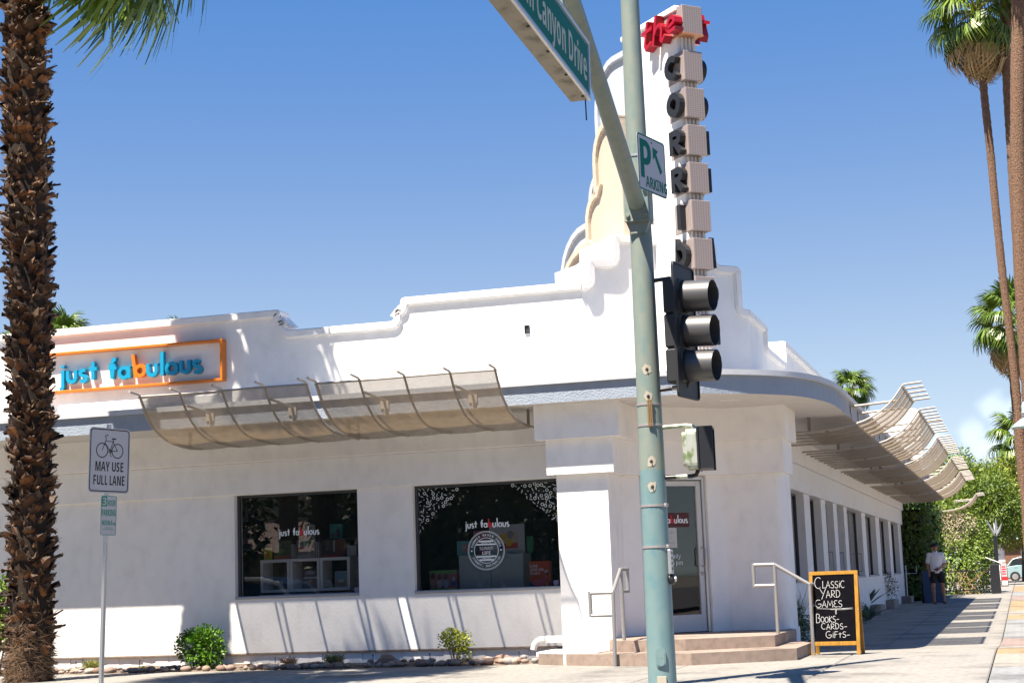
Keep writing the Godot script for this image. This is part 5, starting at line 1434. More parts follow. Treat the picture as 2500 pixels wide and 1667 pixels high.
func street_name(o: Vector3) -> void:
	var t := thing("street_name_sign", "green street name sign in a weathered white box hanging from the mast arm", "sign", Vector3(-3.0, 4.82, 9.05))
	# local x runs along the sign as it is read (away from the reader's near end), facing the side street
	var al := atan(0.06)
	var b := Basis(Vector3(0, 0.06, 1).normalized() * -1.0, Vector3(0, 1, -0.06).normalized(), Vector3(1, 0, 0))
	var f := Transform3D(b, Vector3())
	var L := 2.7; var H := 0.49
	var m := MB.new(); m.add(_b(Vector3(-L, 0, -0.16), Vector3(0, H, 0), 0.012), f)
	obj("box", m, mats.sign_cream, t)
	m = MB.new()
	m.add(_b(Vector3(-L + 0.004, -0.004, -0.012), Vector3(0.004, 0.028, 0.014), 0.004), f); m.add(_b(Vector3(-L + 0.004, H - 0.028, -0.012), Vector3(0.004, H + 0.004, 0.014), 0.004), f)
	m.add(_b(Vector3(-0.028, 0.028, -0.012), Vector3(0.004, H - 0.028, 0.014), 0.003), f); m.add(_b(Vector3(-L + 0.004, 0.028, -0.012), Vector3(-L + 0.03, H - 0.028, 0.014), 0.003), f)
	obj("rim", m, mats.aluminium, t)
	m = MB.new(); m.add(_b(Vector3(-L + 0.03, 0.028, 0.0), Vector3(-0.028, H - 0.028, 0.006)), f)
	obj("face", m, mats.sign_green, t)
	m = MB.new(); m.stroke(pl([-L + 0.045, 0.042, -0.042, 0.042, -0.042, H - 0.042, -L + 0.045, H - 0.042, -L + 0.045, 0.042]), 0.006, 0.0062, 0.007, f)
	obj("border", m, mats.sign_white, t)
	m = MB.new(); m.text("Palm Canyon Drive", 0.235, 0.002, f * Transform3D(Basis(), Vector3(-0.085, H * 0.5 - 0.012, 0.0075)), true, 0.68, HORIZONTAL_ALIGNMENT_RIGHT)
	obj("lettering", m, mats.sign_letter, t)
	for x in [-0.12, -0.62, -1.12, -1.62]:
		m = MB.new(); m.lathe([Vector2(0, 0.012), Vector2(0.011, 0.01), Vector2(0.013, 0)], f * Transform3D(Basis(Vector3.RIGHT, PI), Vector3(x, -0.002, -0.025)), 6)
		obj("bolt", m, mats.dark_frame, t)
	for x in [-0.45, -1.6]:
		m = MB.new(); m.tube([f * Vector3(x, H, -0.08), f * Vector3(x, H + 0.30, -0.10)], 0.022, 8); obj("hanger", m, mats.pole_green, t)
	m = MB.new(); m.tube([f * Vector3(-0.015, 0.0, -0.03), f * Vector3(-0.012, -0.09, -0.028), f * Vector3(-0.018, -0.17, -0.025)], 0.006, 5); obj("wire_end", m, mats.dark_frame, t)

func parking_sign(o: Vector3) -> void:
	var ctr := Vector3(-3.28, 5.19, 5.35)
	var t := thing("parking_sign", "white parking sign with green letters and arrow strapped to the signal pole", "sign", ctr)
	var x := Vector3(0.24, 0, -0.97).normalized()
	var z := x.cross(Vector3.UP).normalized()
	var f := frame(Vector3(), x, z)
	var w := 0.32; var h := 0.295
	var m := MB.new(); m.prism(rounded(pl([-w, 0, -w, -h, w, -h, w, h, -w, h, -w, 0]), 0.045), -0.003, 0.0, f); obj("plate", m, mats.sign_white, t)
	m = MB.new(); m.stroke(rounded(pl([-w + 0.012, 0.001, -w + 0.012, -h + 0.012, w - 0.012, -h + 0.012, w - 0.012, h - 0.012, -w + 0.012, h - 0.012, -w + 0.012, 0.001]), 0.04), 0.014, 0.0, 0.0008, f); obj("border", m, mats.sign_green, t)
	m = MB.new(); m.text("P", 0.40, 0.001, f * Transform3D(Basis(), Vector3(-0.155, 0.03, 0.0015)), true, 0.95); m.text("ARKING", 0.115, 0.001, f * Transform3D(Basis(), Vector3(0.09, -0.19, 0.0015)), true, 0.82); obj("lettering", m, mats.sign_green, t)
	m = MB.new(); m.prism(pl([0.03, 0.20, 0.03, 0.07, 0.07, 0.105, 0.185, -0.06, 0.235, -0.02, 0.11, 0.14, 0.155, 0.18]), 0.0, 0.001, f); obj("arrow", m, mats.sign_green, t)
	for y in [0.24, -0.24]:
		m = MB.new(); m.lathe([Vector2(0, 0.006), Vector2(0.009, 0.004), Vector2(0.011, 0)], f * Transform3D(Basis(Vector3.RIGHT, PI / 2), Vector3(0.01, y, 0.0)), 8); obj("bolt", m, mats.dark_frame, t)
	for y in [0.12, -0.16]:
		m = MB.new()
		m.bbox(Vector3(-0.055, y, -0.04), Vector3(0.07, 0.025, 0.03), 0.004)
		m.lathe([Vector2(0.108, y - 0.01), Vector2(0.114, y - 0.01), Vector2(0.114, y + 0.01), Vector2(0.108, y + 0.01)], Transform3D(Basis(), Vector3(o.x - ctr.x, 0, o.z - ctr.z)), 18)
		obj("strap", m, mats.aluminium, t)

func signal_head(o: Vector3) -> void:
	# faces the side street (+x), a little towards the reader
	var t := thing("traffic_signal", "black three lamp traffic signal with tunnel visors on the grey green pole", "traffic light", Vector3(-3.0, 2.79, 5.3))
	var yaw := -0.16
	var z := Vector3(1, 0, 0).rotated(Vector3.UP, -yaw * -1.0 - 0.16 + 0.0)
	z = Vector3(cos(0.17), 0, sin(0.17))
	var x := Vector3.UP.cross(z)
	var f := frame(Vector3(), x, z)
	var m := MB.new()
	for k in 3:
		m = MB.new(); m.add(_b(Vector3(-0.17, 0.155 + 0.352 * k, -0.20), Vector3(0.17, 0.503 + 0.352 * k, -0.02), 0.02), f)
		obj("housing", m, mats.signal_body, t)
	m = MB.new()
	var bp := rounded(pl([-0.30, 0.6, -0.30, 0.0, 0.30, 0.0, 0.30, 1.36, -0.30, 1.36, -0.30, 0.6]), 0.05)
	m.prism(bp, -0.045, -0.035, f)
	obj("backplate", m, mats.signal_body, t)
	m = MB.new()
	m.stroke(rounded(pl([-0.29, 0.6, -0.29, 0.01, 0.29, 0.01, 0.29, 1.35, -0.29, 1.35, -0.29, 0.6]), 0.05), 0.016, -0.0349, -0.022, f)
	obj("backplate_lip", m, mats.signal_body, t)
	var lens := [mats.lens_green, mats.lens_amber, mats.lens_red]
	for k in 3:
		var y := 0.329 + 0.352 * k
		m = MB.new(); m.lathe([Vector2(0, 0.03), Vector2(0.08, 0.022), Vector2(0.15, 0.0)], f * Transform3D(Basis(Vector3.RIGHT, PI / 2), Vector3(0, y, -0.015)), 20)
		obj("lens", m, lens[k], t)
		m = MB.new()
		m.lathe([Vector2(0.158, -0.02), Vector2(0.158, 0.29), Vector2(0.153, 0.292), Vector2(0.151, 0.0)], f * Transform3D(Basis(Vector3.RIGHT, PI / 2 + 0.06), Vector3(0, y, -0.015)), 28)
		obj("visor", m, mats.visor_black, t)
		m = MB.new(); m.lathe([Vector2(0.158, 0.0), Vector2(0.168, 0.0), Vector2(0.168, 0.02), Vector2(0.158, 0.022)], f * Transform3D(Basis(Vector3.RIGHT, PI / 2), Vector3(0, y, -0.02)), 24)
		obj("door_ring", m, mats.signal_body, t)
		m = MB.new()
		for yy in [-0.1, 0.1]: m.tube([f * Vector3(0.175, y + yy, -0.02), f * Vector3(0.195, y + yy, -0.005)], 0.006, 5)
		obj("latch", m, mats.aluminium, t)
	m = MB.new()
	m.tube([Vector3(-0.44, 1.215, 0), Vector3(-0.13, 1.235, 0)], 0.022, 8)
	m.tube([Vector3(-0.13, 1.235, 0), Vector3(-0.10, 1.20, 0)], 0.03, 8)
	obj("bracket", m, mats.black_paint, t)
	m = MB.new(); m.tube([Vector3(-0.44, 0.10, 0), Vector3(-0.04, 0.125, 0), Vector3(-0.03, 0.2, 0)], 0.024, 8)
	obj("bracket", m, mats.black_paint, t)
	m = MB.new(); m.tube([Vector3(-0.2, 0.117, 0), Vector3(-0.06, 0.127, 0)], 0.0246, 8); obj("bracket_sleeve", m, mats.steel_band, t)

func walk_signal(o: Vector3) -> void:
	var t := thing("pedestrian_signal", "silver pedestrian signal with peeling paint and a black hood below the traffic signal", "pedestrian signal", Vector3(-3.0, 2.05, 5.3))
	var z := Vector3(cos(-0.12), 0, sin(-0.12)).normalized()
	var f := frame(Vector3(), Vector3.UP.cross(z), z)
	var m := MB.new()
	var poly := rounded(pl([-0.19, 0.2, -0.19, 0.03, 0.19, 0.03, 0.19, 0.43, -0.19, 0.43, -0.19, 0.2]), 0.06)
	m.prism(poly, -0.07, 0.03, f)
	var inn := PackedVector2Array()
	for p in poly: inn.push_back(Vector2(p.x * 0.86, 0.23 + (p.y - 0.23) * 0.86))
	m.prism(inn, -0.11, -0.0701, f)
	obj("housing", m, mats.worn_silver, t)
	m = MB.new()
	m.add(_b(Vector3(-0.2, 0.02, 0.0305), Vector3(0.2, 0.45, 0.06), 0.012), f)
	for q in [[Vector3(-0.2, 0.43, 0.06), Vector3(0.2, 0.445, 0.19)], [Vector3(-0.2, 0.03, 0.06), Vector3(-0.186, 0.43, 0.19)], [Vector3(0.186, 0.03, 0.06), Vector3(0.2, 0.43, 0.19)], [Vector3(-0.186, 0.03, 0.06), Vector3(0.186, 0.044, 0.17)]]:
		m.add(_b(q[0], q[1]), f)
	for k in 8: m.add(_b(Vector3(-0.185 + 0.05 * k, 0.046, 0.07), Vector3(-0.178 + 0.05 * k, 0.428, 0.17)), f)
	obj("hood", m, mats.black_paint, t)
	for y in [0.1, 0.36]:
		m = MB.new(); m.add(_b(Vector3(0.2005, y, 0.03), Vector3(0.222, y + 0.05, 0.07), 0.004), f); obj("hinge", m, mats.black_paint, t)
	m = MB.new()
	m.tube([Vector3(-0.32, 0.47, 0), Vector3(-0.07, 0.475, 0), Vector3(-0.02, 0.468, 0), Vector3(0.0, 0.45, 0), Vector3(0.0, 0.42, 0)], 0.023, 10)
	obj("bracket", m, mats.worn_silver, t)
	m = MB.new()
	m.tube([Vector3(-0.32, -0.03, 0), Vector3(-0.05, -0.03, 0), Vector3(0.0, -0.02, 0), Vector3(0.02, 0.02, 0), Vector3(0.02, 0.05, 0)], 0.022, 10)
	obj("bracket", m, mats.black_paint, t)
	m = MB.new()
	m.tube([Vector3(-0.2, -0.03, 0), Vector3(-0.08, -0.03, 0)], 0.0228, 10)
	obj("bracket_sleeve", m, mats.worn_silver, t)

func push_button(o: Vector3) -> void:
	var t := thing("push_button", "pedestrian push button with a small printed plate on the pole's side", "push button", Vector3(-3.29, 1.02, 5.33))
	var m := MB.new(); m.bbox(Vector3(-0.005, 0.17, 0), Vector3(0.03, 0.24, 0.13), 0.006); obj("plate", m, mats.aluminium, t)
	m = MB.new(); m.box(Vector3(0.0108, 0.17, 0), Vector3(0.002, 0.225, 0.115)); obj("print_panel", m, mats.sign_white, t)
	m = MB.new()
	for k in 4: m.box(Vector3(0.0124, 0.255 - 0.05 * k, 0), Vector3(0.001, 0.022, 0.07))
	m.prism(pl([-0.02, 0.1, 0.02, 0.1, 0.0, 0.07]), 0.0121, 0.0128, frame(Vector3(), Vector3(0, 0, -1), Vector3(1, 0, 0)))
	obj("print", m, mats.sign_black, t)
	m = MB.new(); m.lathe([Vector2(0.05, 0), Vector2(0.052, 0.03), Vector2(0.04, 0.05), Vector2(0.03, 0.052), Vector2(0.028, 0.045), Vector2(0.0, 0.045)], Transform3D(Basis(Vector3.BACK, -PI / 2), Vector3(-0.02, 0.0, 0)), 16); obj("housing", m, mats.black_paint, t)
	m = MB.new(); m.lathe([Vector2(0.028, 0), Vector2(0.026, 0.022), Vector2(0.0, 0.028)], Transform3D(Basis(Vector3.BACK, -PI / 2), Vector3(0.022, 0.0, 0)), 14); obj("button", m, mats.aluminium, t)

# ---------------------------------------------------------------- bicycle sign post
func street_signs() -> void:
	var o := Vector3(-10.28, 0, 4.3)
	var t := thing("sign_post", "perforated square steel post carrying the bicycle and parking hour signs", "post", o, 0.0)
	var turn := 1.24   # the plates' right edges point away
	var x := Vector3(cos(turn + 0.0), 0, -sin(turn + 0.0))
	var z := x.cross(Vector3.UP)
	var f := frame(Vector3(), x, z)
	f.basis = Basis(Vector3.BACK, -0.035) * f.basis
	var m := MB.new()
	var r := 0.0225
	m.add(_b(Vector3(-r, -0.2, -r), Vector3(r, 3.06, r), 0.004), f)
	obj("tube", m, mats.galvanized, t)
	m = MB.new()
	for k in 66:
		var y := 0.02 + 0.0254 * k
		m.lathe([Vector2(0, 0), Vector2(0.0058, 0)], f * Transform3D(Basis(Vector3.RIGHT, PI / 2), Vector3(0, y, r + 0.0006)), 6)
		m.lathe([Vector2(0, 0), Vector2(0.0058, 0)], f * Transform3D(Basis(Vector3.BACK, PI / 2), Vector3(-r - 0.0006, y, 0)), 6)
		m.lathe([Vector2(0, 0), Vector2(0.0058, 0)], f * Transform3D(Basis(Vector3.BACK, -PI / 2), Vector3(r + 0.0006, y, 0)), 6)
	stuff(obj("punched_hole", m, mats.dark_frame, t))
	t = thing("bicycle_sign", "white sign with black bicycle above three lines of capitals on the perforated post", "sign", o + f * Vector3(0, 2.635, r + 0.004))
	var g := Transform3D(f.basis, Vector3())
	var w := 0.305; var h := 0.381
	var e := 0.055
	m = MB.new(); m.prism(rounded(pl([-w, 0, -w, -h, w, -h, w, h, -w, h, -w, 0]), e, 5), -0.003, 0, g); obj("plate", m, mats.sign_white, t)
	m = MB.new(); m.stroke(rounded(pl([-w + 0.02, 0.001, -w + 0.02, -h + 0.02, w - 0.02, -h + 0.02, w - 0.02, h - 0.02, -w + 0.02, h - 0.02, -w + 0.02, 0.001]), e - 0.01, 5), 0.013, 0.0002, 0.001, g); obj("border", m, mats.sign_black, t)
	m = MB.new()
	var tw := 0.009
	for q in [-0.115, 0.115]: m.stroke(arc(q, 0.115, 0.083, 0.083, 0, 360, 26), 0.012, 0.0002, 0.0012, g)
	m.stroke(pl([-0.115, 0.115, -0.062, 0.235, -0.058, 0.262, -0.075, 0.285]), tw, 0.0002, 0.0013, g)
	m.stroke(pl([-0.075, 0.285, -0.04, 0.297, -0.03, 0.285]), tw, 0.0002, 0.00135, g)
	m.stroke(pl([-0.066, 0.225, 0.06, 0.225]), tw, 0.0002, 0.0014, g)
	m.stroke(pl([-0.075, 0.205, 0.005, 0.11]), tw, 0.0002, 0.00145, g)
	m.stroke(pl([0.005, 0.11, 0.055, 0.25]), tw, 0.0002, 0.0015, g)
	m.stroke(pl([0.005, 0.108, 0.115, 0.115, 0.045, 0.222]), tw, 0.0002, 0.00155, g)
	m.stroke(pl([0.025, 0.256, 0.09, 0.256]), 0.016, 0.0002, 0.0016, g)
	m.stroke(arc(0.005, 0.11, 0.02, 0.02, 0, 360, 12), 0.01, 0.0002, 0.00165, g)
	m.stroke(pl([0.005, 0.11, 0.015, 0.05, 0.03, 0.046]), 0.008, 0.0002, 0.0017, g)
	obj("bicycle_print", m, mats.sign_black, t)
	m = MB.new()
	m.text("MAY USE", 0.112, 0.001, g * Transform3D(Basis(), Vector3(0.0, -0.075, 0.001)), true, 0.66)
	m.text("FULL LANE", 0.112, 0.001, g * Transform3D(Basis(), Vector3(0.0, -0.235, 0.001)), true, 0.60)
	obj("lettering", m, mats.sign_black, t)
	for y in [0.325, -0.318]:
		m = MB.new(); m.lathe([Vector2(0, 0.008), Vector2(0.008, 0.006), Vector2(0.010, 0)], g * Transform3D(Basis(Vector3.RIGHT, PI / 2), Vector3(0, y, 0)), 8); obj("bolt", m, mats.aluminium, t)
	t = thing("parking_hours_sign", "small white sign with green three hour parking text under the bicycle sign", "sign", o + f * Vector3(0.012, 1.99, r + 0.004))
	w = 0.118; h = 0.232
	m = MB.new(); m.prism(rounded(pl([-w, 0, -w, -h, w, -h, w, h, -w, h, -w, 0]), 0.025, 4), -0.003, 0, g); obj("plate", m, mats.sign_white, t)
	var gm := mat("sign_green_b", 0.01, 0.24, 0.15, 0.5)
	m = MB.new(); m.stroke(rounded(pl([-w + 0.007, 0.001, -w + 0.007, -h + 0.007, w - 0.007, -h + 0.007, w - 0.007, h - 0.007, -w + 0.007, h - 0.007, -w + 0.007, 0.001]), 0.022, 4), 0.006, 0.0002, 0.001, g); obj("border", m, gm, t)
	m = MB.new(); m.add(_b(Vector3(-0.108, 0.105, 0.0002), Vector3(-0.03, 0.222, 0.0012)), g); obj("number_panel", m, gm, t)
	m = MB.new(); m.text("3", 0.088, 0.001, g * Transform3D(Basis(), Vector3(-0.069, 0.163, 0.002)), true, 1.0); obj("number", m, mats.sign_white, t)
	m = MB.new()
	m.text("HOUR", 0.07, 0.001, g * Transform3D(Basis(), Vector3(0.036, 0.145, 0.001)), true, 0.44)
	m.text("PARKING", 0.075, 0.001, g * Transform3D(Basis(), Vector3(0.0, 0.032, 0.001)), true, 0.47)
	m.text("NOON-8", 0.06, 0.001, g * Transform3D(Basis(), Vector3(-0.022, -0.085, 0.001)), true, 0.46); m.text("P.M.", 0.035, 0.001, g * Transform3D(Basis(), Vector3(0.083, -0.095, 0.001)), true, 0.5)
	for k in 2: m.add(_b(Vector3(-0.05 - 0.035 * k, -0.145 - 0.02 * k, 0.0002), Vector3(0.05 + 0.035 * k, -0.139 - 0.02 * k, 0.001)), g)
	obj("lettering", m, gm, t)
	for y in [0.212, -0.205]:
		m = MB.new(); m.lathe([Vector2(0, 0.007), Vector2(0.007, 0.005), Vector2(0.009, 0)], g * Transform3D(Basis(Vector3.RIGHT, PI / 2), Vector3(0, y, 0)), 8); obj("bolt", m, mats.aluminium, t)

# ---------------------------------------------------------------- chalkboard
func board() -> void:
	var t := thing("chalkboard_sign", "folding chalkboard in a yellow wooden frame with white hand lettering", "sign", Vector3(-2.285, 0, 0.12), -0.10)
	var tilt := Basis(Vector3.RIGHT, -0.13)
	for side in 2:
		var f := Transform3D(tilt, Vector3(0, 0, 0.12)) if side == 0 else Transform3D(Basis(Vector3.UP, PI) * tilt, Vector3(0, 0, -0.16))
		var m := MB.new()
		for sx in [-1.0, 1.0]:
			m = MB.new(); m.add(_b(Vector3(sx * 0.287 - 0.023, 0.0, -0.012), Vector3(sx * 0.287 + 0.023, 1.0, 0.012), 0.003), f); obj("rail", m, mats.wood_yellow, t)
			m = MB.new()
		m.add(_b(Vector3(-0.31, 1.0005, -0.012), Vector3(0.31, 1.046, 0.012), 0.003), f); obj("rail", m, mats.wood_yellow, t)
		m = MB.new(); m.add(_b(Vector3(-0.2635, 0.115, -0.012), Vector3(0.2635, 0.165, 0.012), 0.003), f); obj("rail", m, mats.wood_yellow, t)
		m = MB.new(); m.add(_b(Vector3(-0.2635, 0.1655, -0.006), Vector3(0.2635, 1.0, 0.004)), f); obj("panel", m, mats.chalkboard, t)
		if side == 0:
			m = MB.new()
			# word, x, y, height, stretch
			for q in [["CLASSIC", -0.248, 0.835, 0.14, 0.88, 0.62], ["YARD", -0.18, 0.715, 0.11, 0.92, 0.82], ["GAMES", -0.245, 0.595, 0.095, 1.04, 0.88], ["BOOKS-", -0.24, 0.405, 0.112, 0.82, 0.74], ["CARDS-", -0.175, 0.318, 0.074, 1.06, 0.95], ["GIFTS-", -0.12, 0.212, 0.085, 1.06, 0.88]]:
				var x: float = q[1]
				for i in q[0].length():
					var ch: String = q[0][i]
					var g := hand(ch)
					var big: float = 1.0 if i == 0 else q[5]
					var ff: Transform3D = f * Transform3D(Basis(Vector3.BACK, rnd(-0.05, 0.05)), Vector3(x, q[2] + rnd(-0.004, 0.004), 0.0042))
					put_letters(m, ch, "hand", q[3] * big, 0.0056, 0, 0.0008, ff, 0, 9, q[4])
					x += g[0] * q[3] * big * q[4]
			m.stroke(pl([-0.22, 0.582, -0.05, 0.572, 0.23, 0.578]), 0.004, 0.0042, 0.005, f); m.stroke(pl([-0.05, 0.566, 0.1, 0.560, 0.24, 0.566, 0.1, 0.572]), 0.004, 0.0042, 0.0051, f)
			m.stroke(pl([0.012, 0.562, 0.03, 0.552, 0.01, 0.543, 0.028, 0.535, 0.012, 0.527, 0.026, 0.52, 0.014, 0.511, 0.022, 0.503]), 0.0045, 0.0042, 0.0052, f)
			obj("chalk_lettering", m, mats.chalk, t)
	var m := MB.new()
	m.tube([Vector3(0.30, 0.55, 0.07), Vector3(0.30, 0.52, -0.02), Vector3(0.30, 0.55, -0.11)], 0.004, 5)
	obj("chain", m, mats.steel_band, t)

# ---------------------------------------------------------------- things along the side street
func agave(m: MB, c: Vector3, n: int, l: float, r: RandomNumberGenerator) -> void:
	for k in n:
		var a := r.randf() * TAU; var up := r.randf_range(0.5, 1.5)
		var d := Vector3(cos(a), up, sin(a)).normalized(); var s := d.cross(Vector3.UP).normalized()
		var w := 0.055; var ll := l * r.randf_range(0.7, 1.0)
		var p0 := c; var p1 := c + d * ll * 0.55 + Vector3(0, 0.02, 0); var p2 := c + d * ll + Vector3(0, -0.03, 0)
		m.col = lc(0.07, 0.11, 0.10).lerp(lc(0.13, 0.19, 0.17), r.randf())
		var nn := s.cross(d)
		m.quad(p0 - s * w * 0.7, p0 - nn * 0.02, p1 - nn * 0.03, p1 - s * w); m.quad(p0 - nn * 0.02, p0 + s * w * 0.7, p1 + s * w, p1 - nn * 0.03)
		m.tri(p1 - s * w, p1 - nn * 0.03, p2); m.tri(p1 - nn * 0.03, p1 + s * w, p2)
	m.col = Color.WHITE

func side_street() -> void:
	var r := RandomNumberGenerator.new(); r.seed = 31
	var pl_ := [[-3.33, -20.5, 0.9, 1.4, 0.24, "first low concrete planter along the side street wall, with an agave in it"], [-3.36, -25.6, 0.9, 1.6, 0.24, "second low concrete planter along the side street wall, with a dark shrub"], [-3.30, -31.6, 0.8, 1.2, 0.2, "low concrete block at the foot of a white post behind the planters"]]
	for q in pl_:
		var t := thing("planter", q[5], "planter", Vector3(q[0] - q[2] / 2, gy(q[1]), q[1]), 0.0, "concrete planters")
		var m := MB.new(); m.bbox(Vector3(0, q[4] / 2 - 0.02, 0), Vector3(q[2], q[4] + 0.04, q[3]), 0.015); obj("box", m, mats.block_concrete, t)
		m = MB.new(); m.box(Vector3(0, q[4] + 0.002, 0), Vector3(q[2] - 0.14, 0.006, q[3] - 0.14)); obj("soil", m, mats.soil, t)
	var t := thing("agave", "grey green agave standing in the first planter", "agave", Vector3(-3.72, gy(-20.0) + 0.22, -20.3))
	var m := MB.new(); agave(m, Vector3(), 22, 0.72, r); obj("leaf_rosette", m, mats.leaf, t)
	t = thing("agave", "smaller agave at the wall just before the first planter", "agave", Vector3(-3.42, gy(-17.5), -17.2))
	m = MB.new(); agave(m, Vector3(), 18, 0.55, r); obj("leaf_rosette", m, mats.leaf, t)
	t = thing("dark_shrub", "dark bushy shrub in the second planter", "shrub", Vector3(-3.75, gy(-25.6) + 0.2, -25.4))
	m = MB.new(); crown(m, [[Vector3(0, 0.4, 0), Vector3(0.45, 0.42, 0.9)]], 420, 5, 0.06, 0.02, lc(0.02, 0.035, 0.015), lc(0.06, 0.09, 0.03), 0.0, 1.0); obj("foliage", m, mats.leaf, t)
	m = MB.new(); m.tube([Vector3(0, -0.2, 0), Vector3(0.05, 0.35, 0.1)], 0.02, 6); obj("stem", m, mats.bark, t)
	t = thing("wiry_shrub", "dark wiry shrub between the entrance handrail and the side street wall", "shrub", Vector3(-3.3, gy(-3.0), -3.0))
	m = MB.new()
	crown(m, [[Vector3(0, 0.34, 0.1), Vector3(0.26, 0.36, 0.7)]], 560, 5, 0.06, 0.014, lc(0.025, 0.045, 0.015), lc(0.08, 0.12, 0.035), -0.3, 1.1)
	for k in 160:
		var d := Vector3(rnd(-0.5, 0.5), rnd(0.8, 1.4), rnd(-0.5, 0.5)).normalized()
		leaf(m, Vector3(rnd(-0.2, 0.2), rnd(0.4, 0.62), rnd(-0.5, 0.6)), d, d.cross(rdir()).normalized(), rnd(0.15, 0.4), 0.008, lc(0.06, 0.08, 0.03))
	obj("foliage", m, mats.leaf, t)
	m = MB.new()
	for k in 6: m.tube([Vector3(rnd(-0.1, 0.1), 0, rnd(-0.3, 0.3)), Vector3(rnd(-0.2, 0.2), 0.4, rnd(-0.5, 0.5))], 0.008, 5)
	obj("stem", m, mats.bark, t)
	for k in 4:
		var z: float = [-6.5, -9.5, -12.0, -14.6][k]
		t = thing("wall_shrub", ["low dark shrub under the first side street windows", "small grey shrub under the side street windows, second from the corner", "thin low shrub under the third side street window", "short spiky shrub before the agaves"][k], "shrub", Vector3(-3.38, gy(z), z))
		m = MB.new(); crown(m, [[Vector3(0, 0.2, 0), Vector3(0.2, 0.24, 0.5)]], 150, 5, 0.06, 0.016, lc(0.03, 0.05, 0.02), lc(0.10, 0.13, 0.05), -0.3, 1.2); obj("foliage", m, mats.leaf, t)
	# white post and a dark folding board by the ivy
	t = thing("white_post", "thin white post standing on a concrete block before the ivy", "post", Vector3(-3.42, gy(-31) + 0.2, -31.2))
	m = MB.new(); m.tube([Vector3(), Vector3(0, 0.95, 0)], 0.02, 6); m.tube([Vector3(0, 0.70, 0), Vector3(0.32, 0.70, 0)], 0.008, 5); m.tube([Vector3(0.32, 0.70, 0), Vector3(0.32, 0.92, 0)], 0.008, 5); obj("tube", m, mats.white_paint, t)
	t = thing("folding_board", "dark blue folding board standing behind the person in the white shirt", "sign", Vector3(-2.62, gy(-30.5), -30.6), 0.25)
	m = MB.new()
	for s in [-1.0, 1.0]:
		m.bbox(Vector3(0, 0.48, s * 0.12), Vector3(0.62, 0.98, 0.03), 0.005, Basis(Vector3.RIGHT, -s * 0.2))
	obj("panel", m, flat(0.015, 0.035, 0.09), t)
	# ivy-covered wall past the shop's end, hedge and trees
	t = thing("ivy_wall", "dark ivy covered wall in the shade past the end of the shop", "hedge", Vector3(-3.9, 0, -36.5))
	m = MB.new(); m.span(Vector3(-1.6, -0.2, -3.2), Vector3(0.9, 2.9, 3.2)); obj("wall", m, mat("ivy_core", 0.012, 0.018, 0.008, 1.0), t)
	m = MB.new()
	for k in 2600:
		var side := r.randf()
		var p: Vector3
		var out: Vector3
		if side < 0.45: p = Vector3(0.92 + r.randf() * 0.35, r.randf_range(0.1, 3.1), r.randf_range(-3.3, 3.4)); out = Vector3(1, 0, 0)
		elif side < 0.85: p = Vector3(r.randf_range(-1.6, 1.2), r.randf_range(0.1, 3.1), 3.2 + r.randf() * 0.3); out = Vector3(0, 0, 1)
		else: p = Vector3(r.randf_range(-1.6, 1.2), 2.9 + r.randf() * 0.35, r.randf_range(-3.3, 3.3)); out = Vector3(0, 1, 0)
		var d := (Vector3(0, -0.8, 0) + rdir() * 0.6 + out * 0.4).normalized()
		for q in 3: leaf(m, p + rdir() * 0.1, (d + rdir() * 0.5).normalized(), (out + rdir() * 0.5).normalized(), 0.13, 0.09, lc(0.02, 0.05, 0.008).lerp(lc(0.09, 0.16, 0.02), r.randf()))
	obj("ivy", m, mats.leaf, t)
	t = thing("sunlit_hedge", "tall sunlit leafy hedge with dry blossom patches past the ivy wall", "hedge", Vector3(-2.6, 0, -46))
	m = MB.new()
	crown(m, [[Vector3(0.3, 1.0, 3.6), Vector3(1.1, 1.3, 1.6)], [Vector3(0.6, 2.0, 2.4), Vector3(1.1, 1.2, 1.5)], [Vector3(1.1, 1.2, 1.8), Vector3(0.7, 1.5, 1.8)], [Vector3(-0.4, 2.8, 1.2), Vector3(1.4, 1.0, 1.6)]], 2300, 5, 0.12, 0.075, lc(0.05, 0.10, 0.012), lc(0.24, 0.33, 0.04), 0.4, 1.0)
	obj("foliage", m, mats.leaf, t)
	m = MB.new()
	crown(m, [[Vector3(0.45, 2.55, 3.0), Vector3(0.8, 0.5, 0.9)], [Vector3(0.3, 1.95, 3.9), Vector3(0.35, 0.35, 0.5)]], 420, 5, 0.10, 0.04, lc(0.22, 0.18, 0.11), lc(0.42, 0.36, 0.25), 0.3, 1.0)
	obj("dry_blossom", m, mats.dry, t)
	m = MB.new()
	for k in 10: m.tube([Vector3(r.randf_range(0.3, 1.2), 0.0, 5.0 + r.randf_range(-0.4, 0.5)), Vector3(r.randf_range(0.2, 1.3), 0.4, 5.2 + r.randf_range(-0.2, 0.3)), Vector3(r.randf_range(-0.2, 1.6), 0.9, 4.9)], [0.016, 0.012, 0.006], 5)
	obj("stem", m, mat("yellow_stem", 0.40, 0.26, 0.10, 0.8), t)
	# iron fence in front of the hedge
	t = thing("iron_fence", "low black iron fence in front of the sunlit hedge", "fence", Vector3(-2.3, 0, -40.4))
	m = MB.new(); m.span(Vector3(-0.5, 0.82, -0.015), Vector3(1.35, 0.86, 0.015)); obj("rail", m, mats.black_paint, t)
	m = MB.new(); m.span(Vector3(-0.5, 0.14, -0.015), Vector3(1.35, 0.18, 0.015)); obj("rail", m, mats.black_paint, t)
	var bar := MB.new(); bar.span(Vector3(-0.009, 0.02, -0.009), Vector3(0.009, 0.98, 0.009)); var bm := bar.mesh()
	for k in 16:
		var o := obj("bar", bm, mats.black_paint, t); o.position = Vector3(-0.46 + 0.12 * k, 0, 0.0)
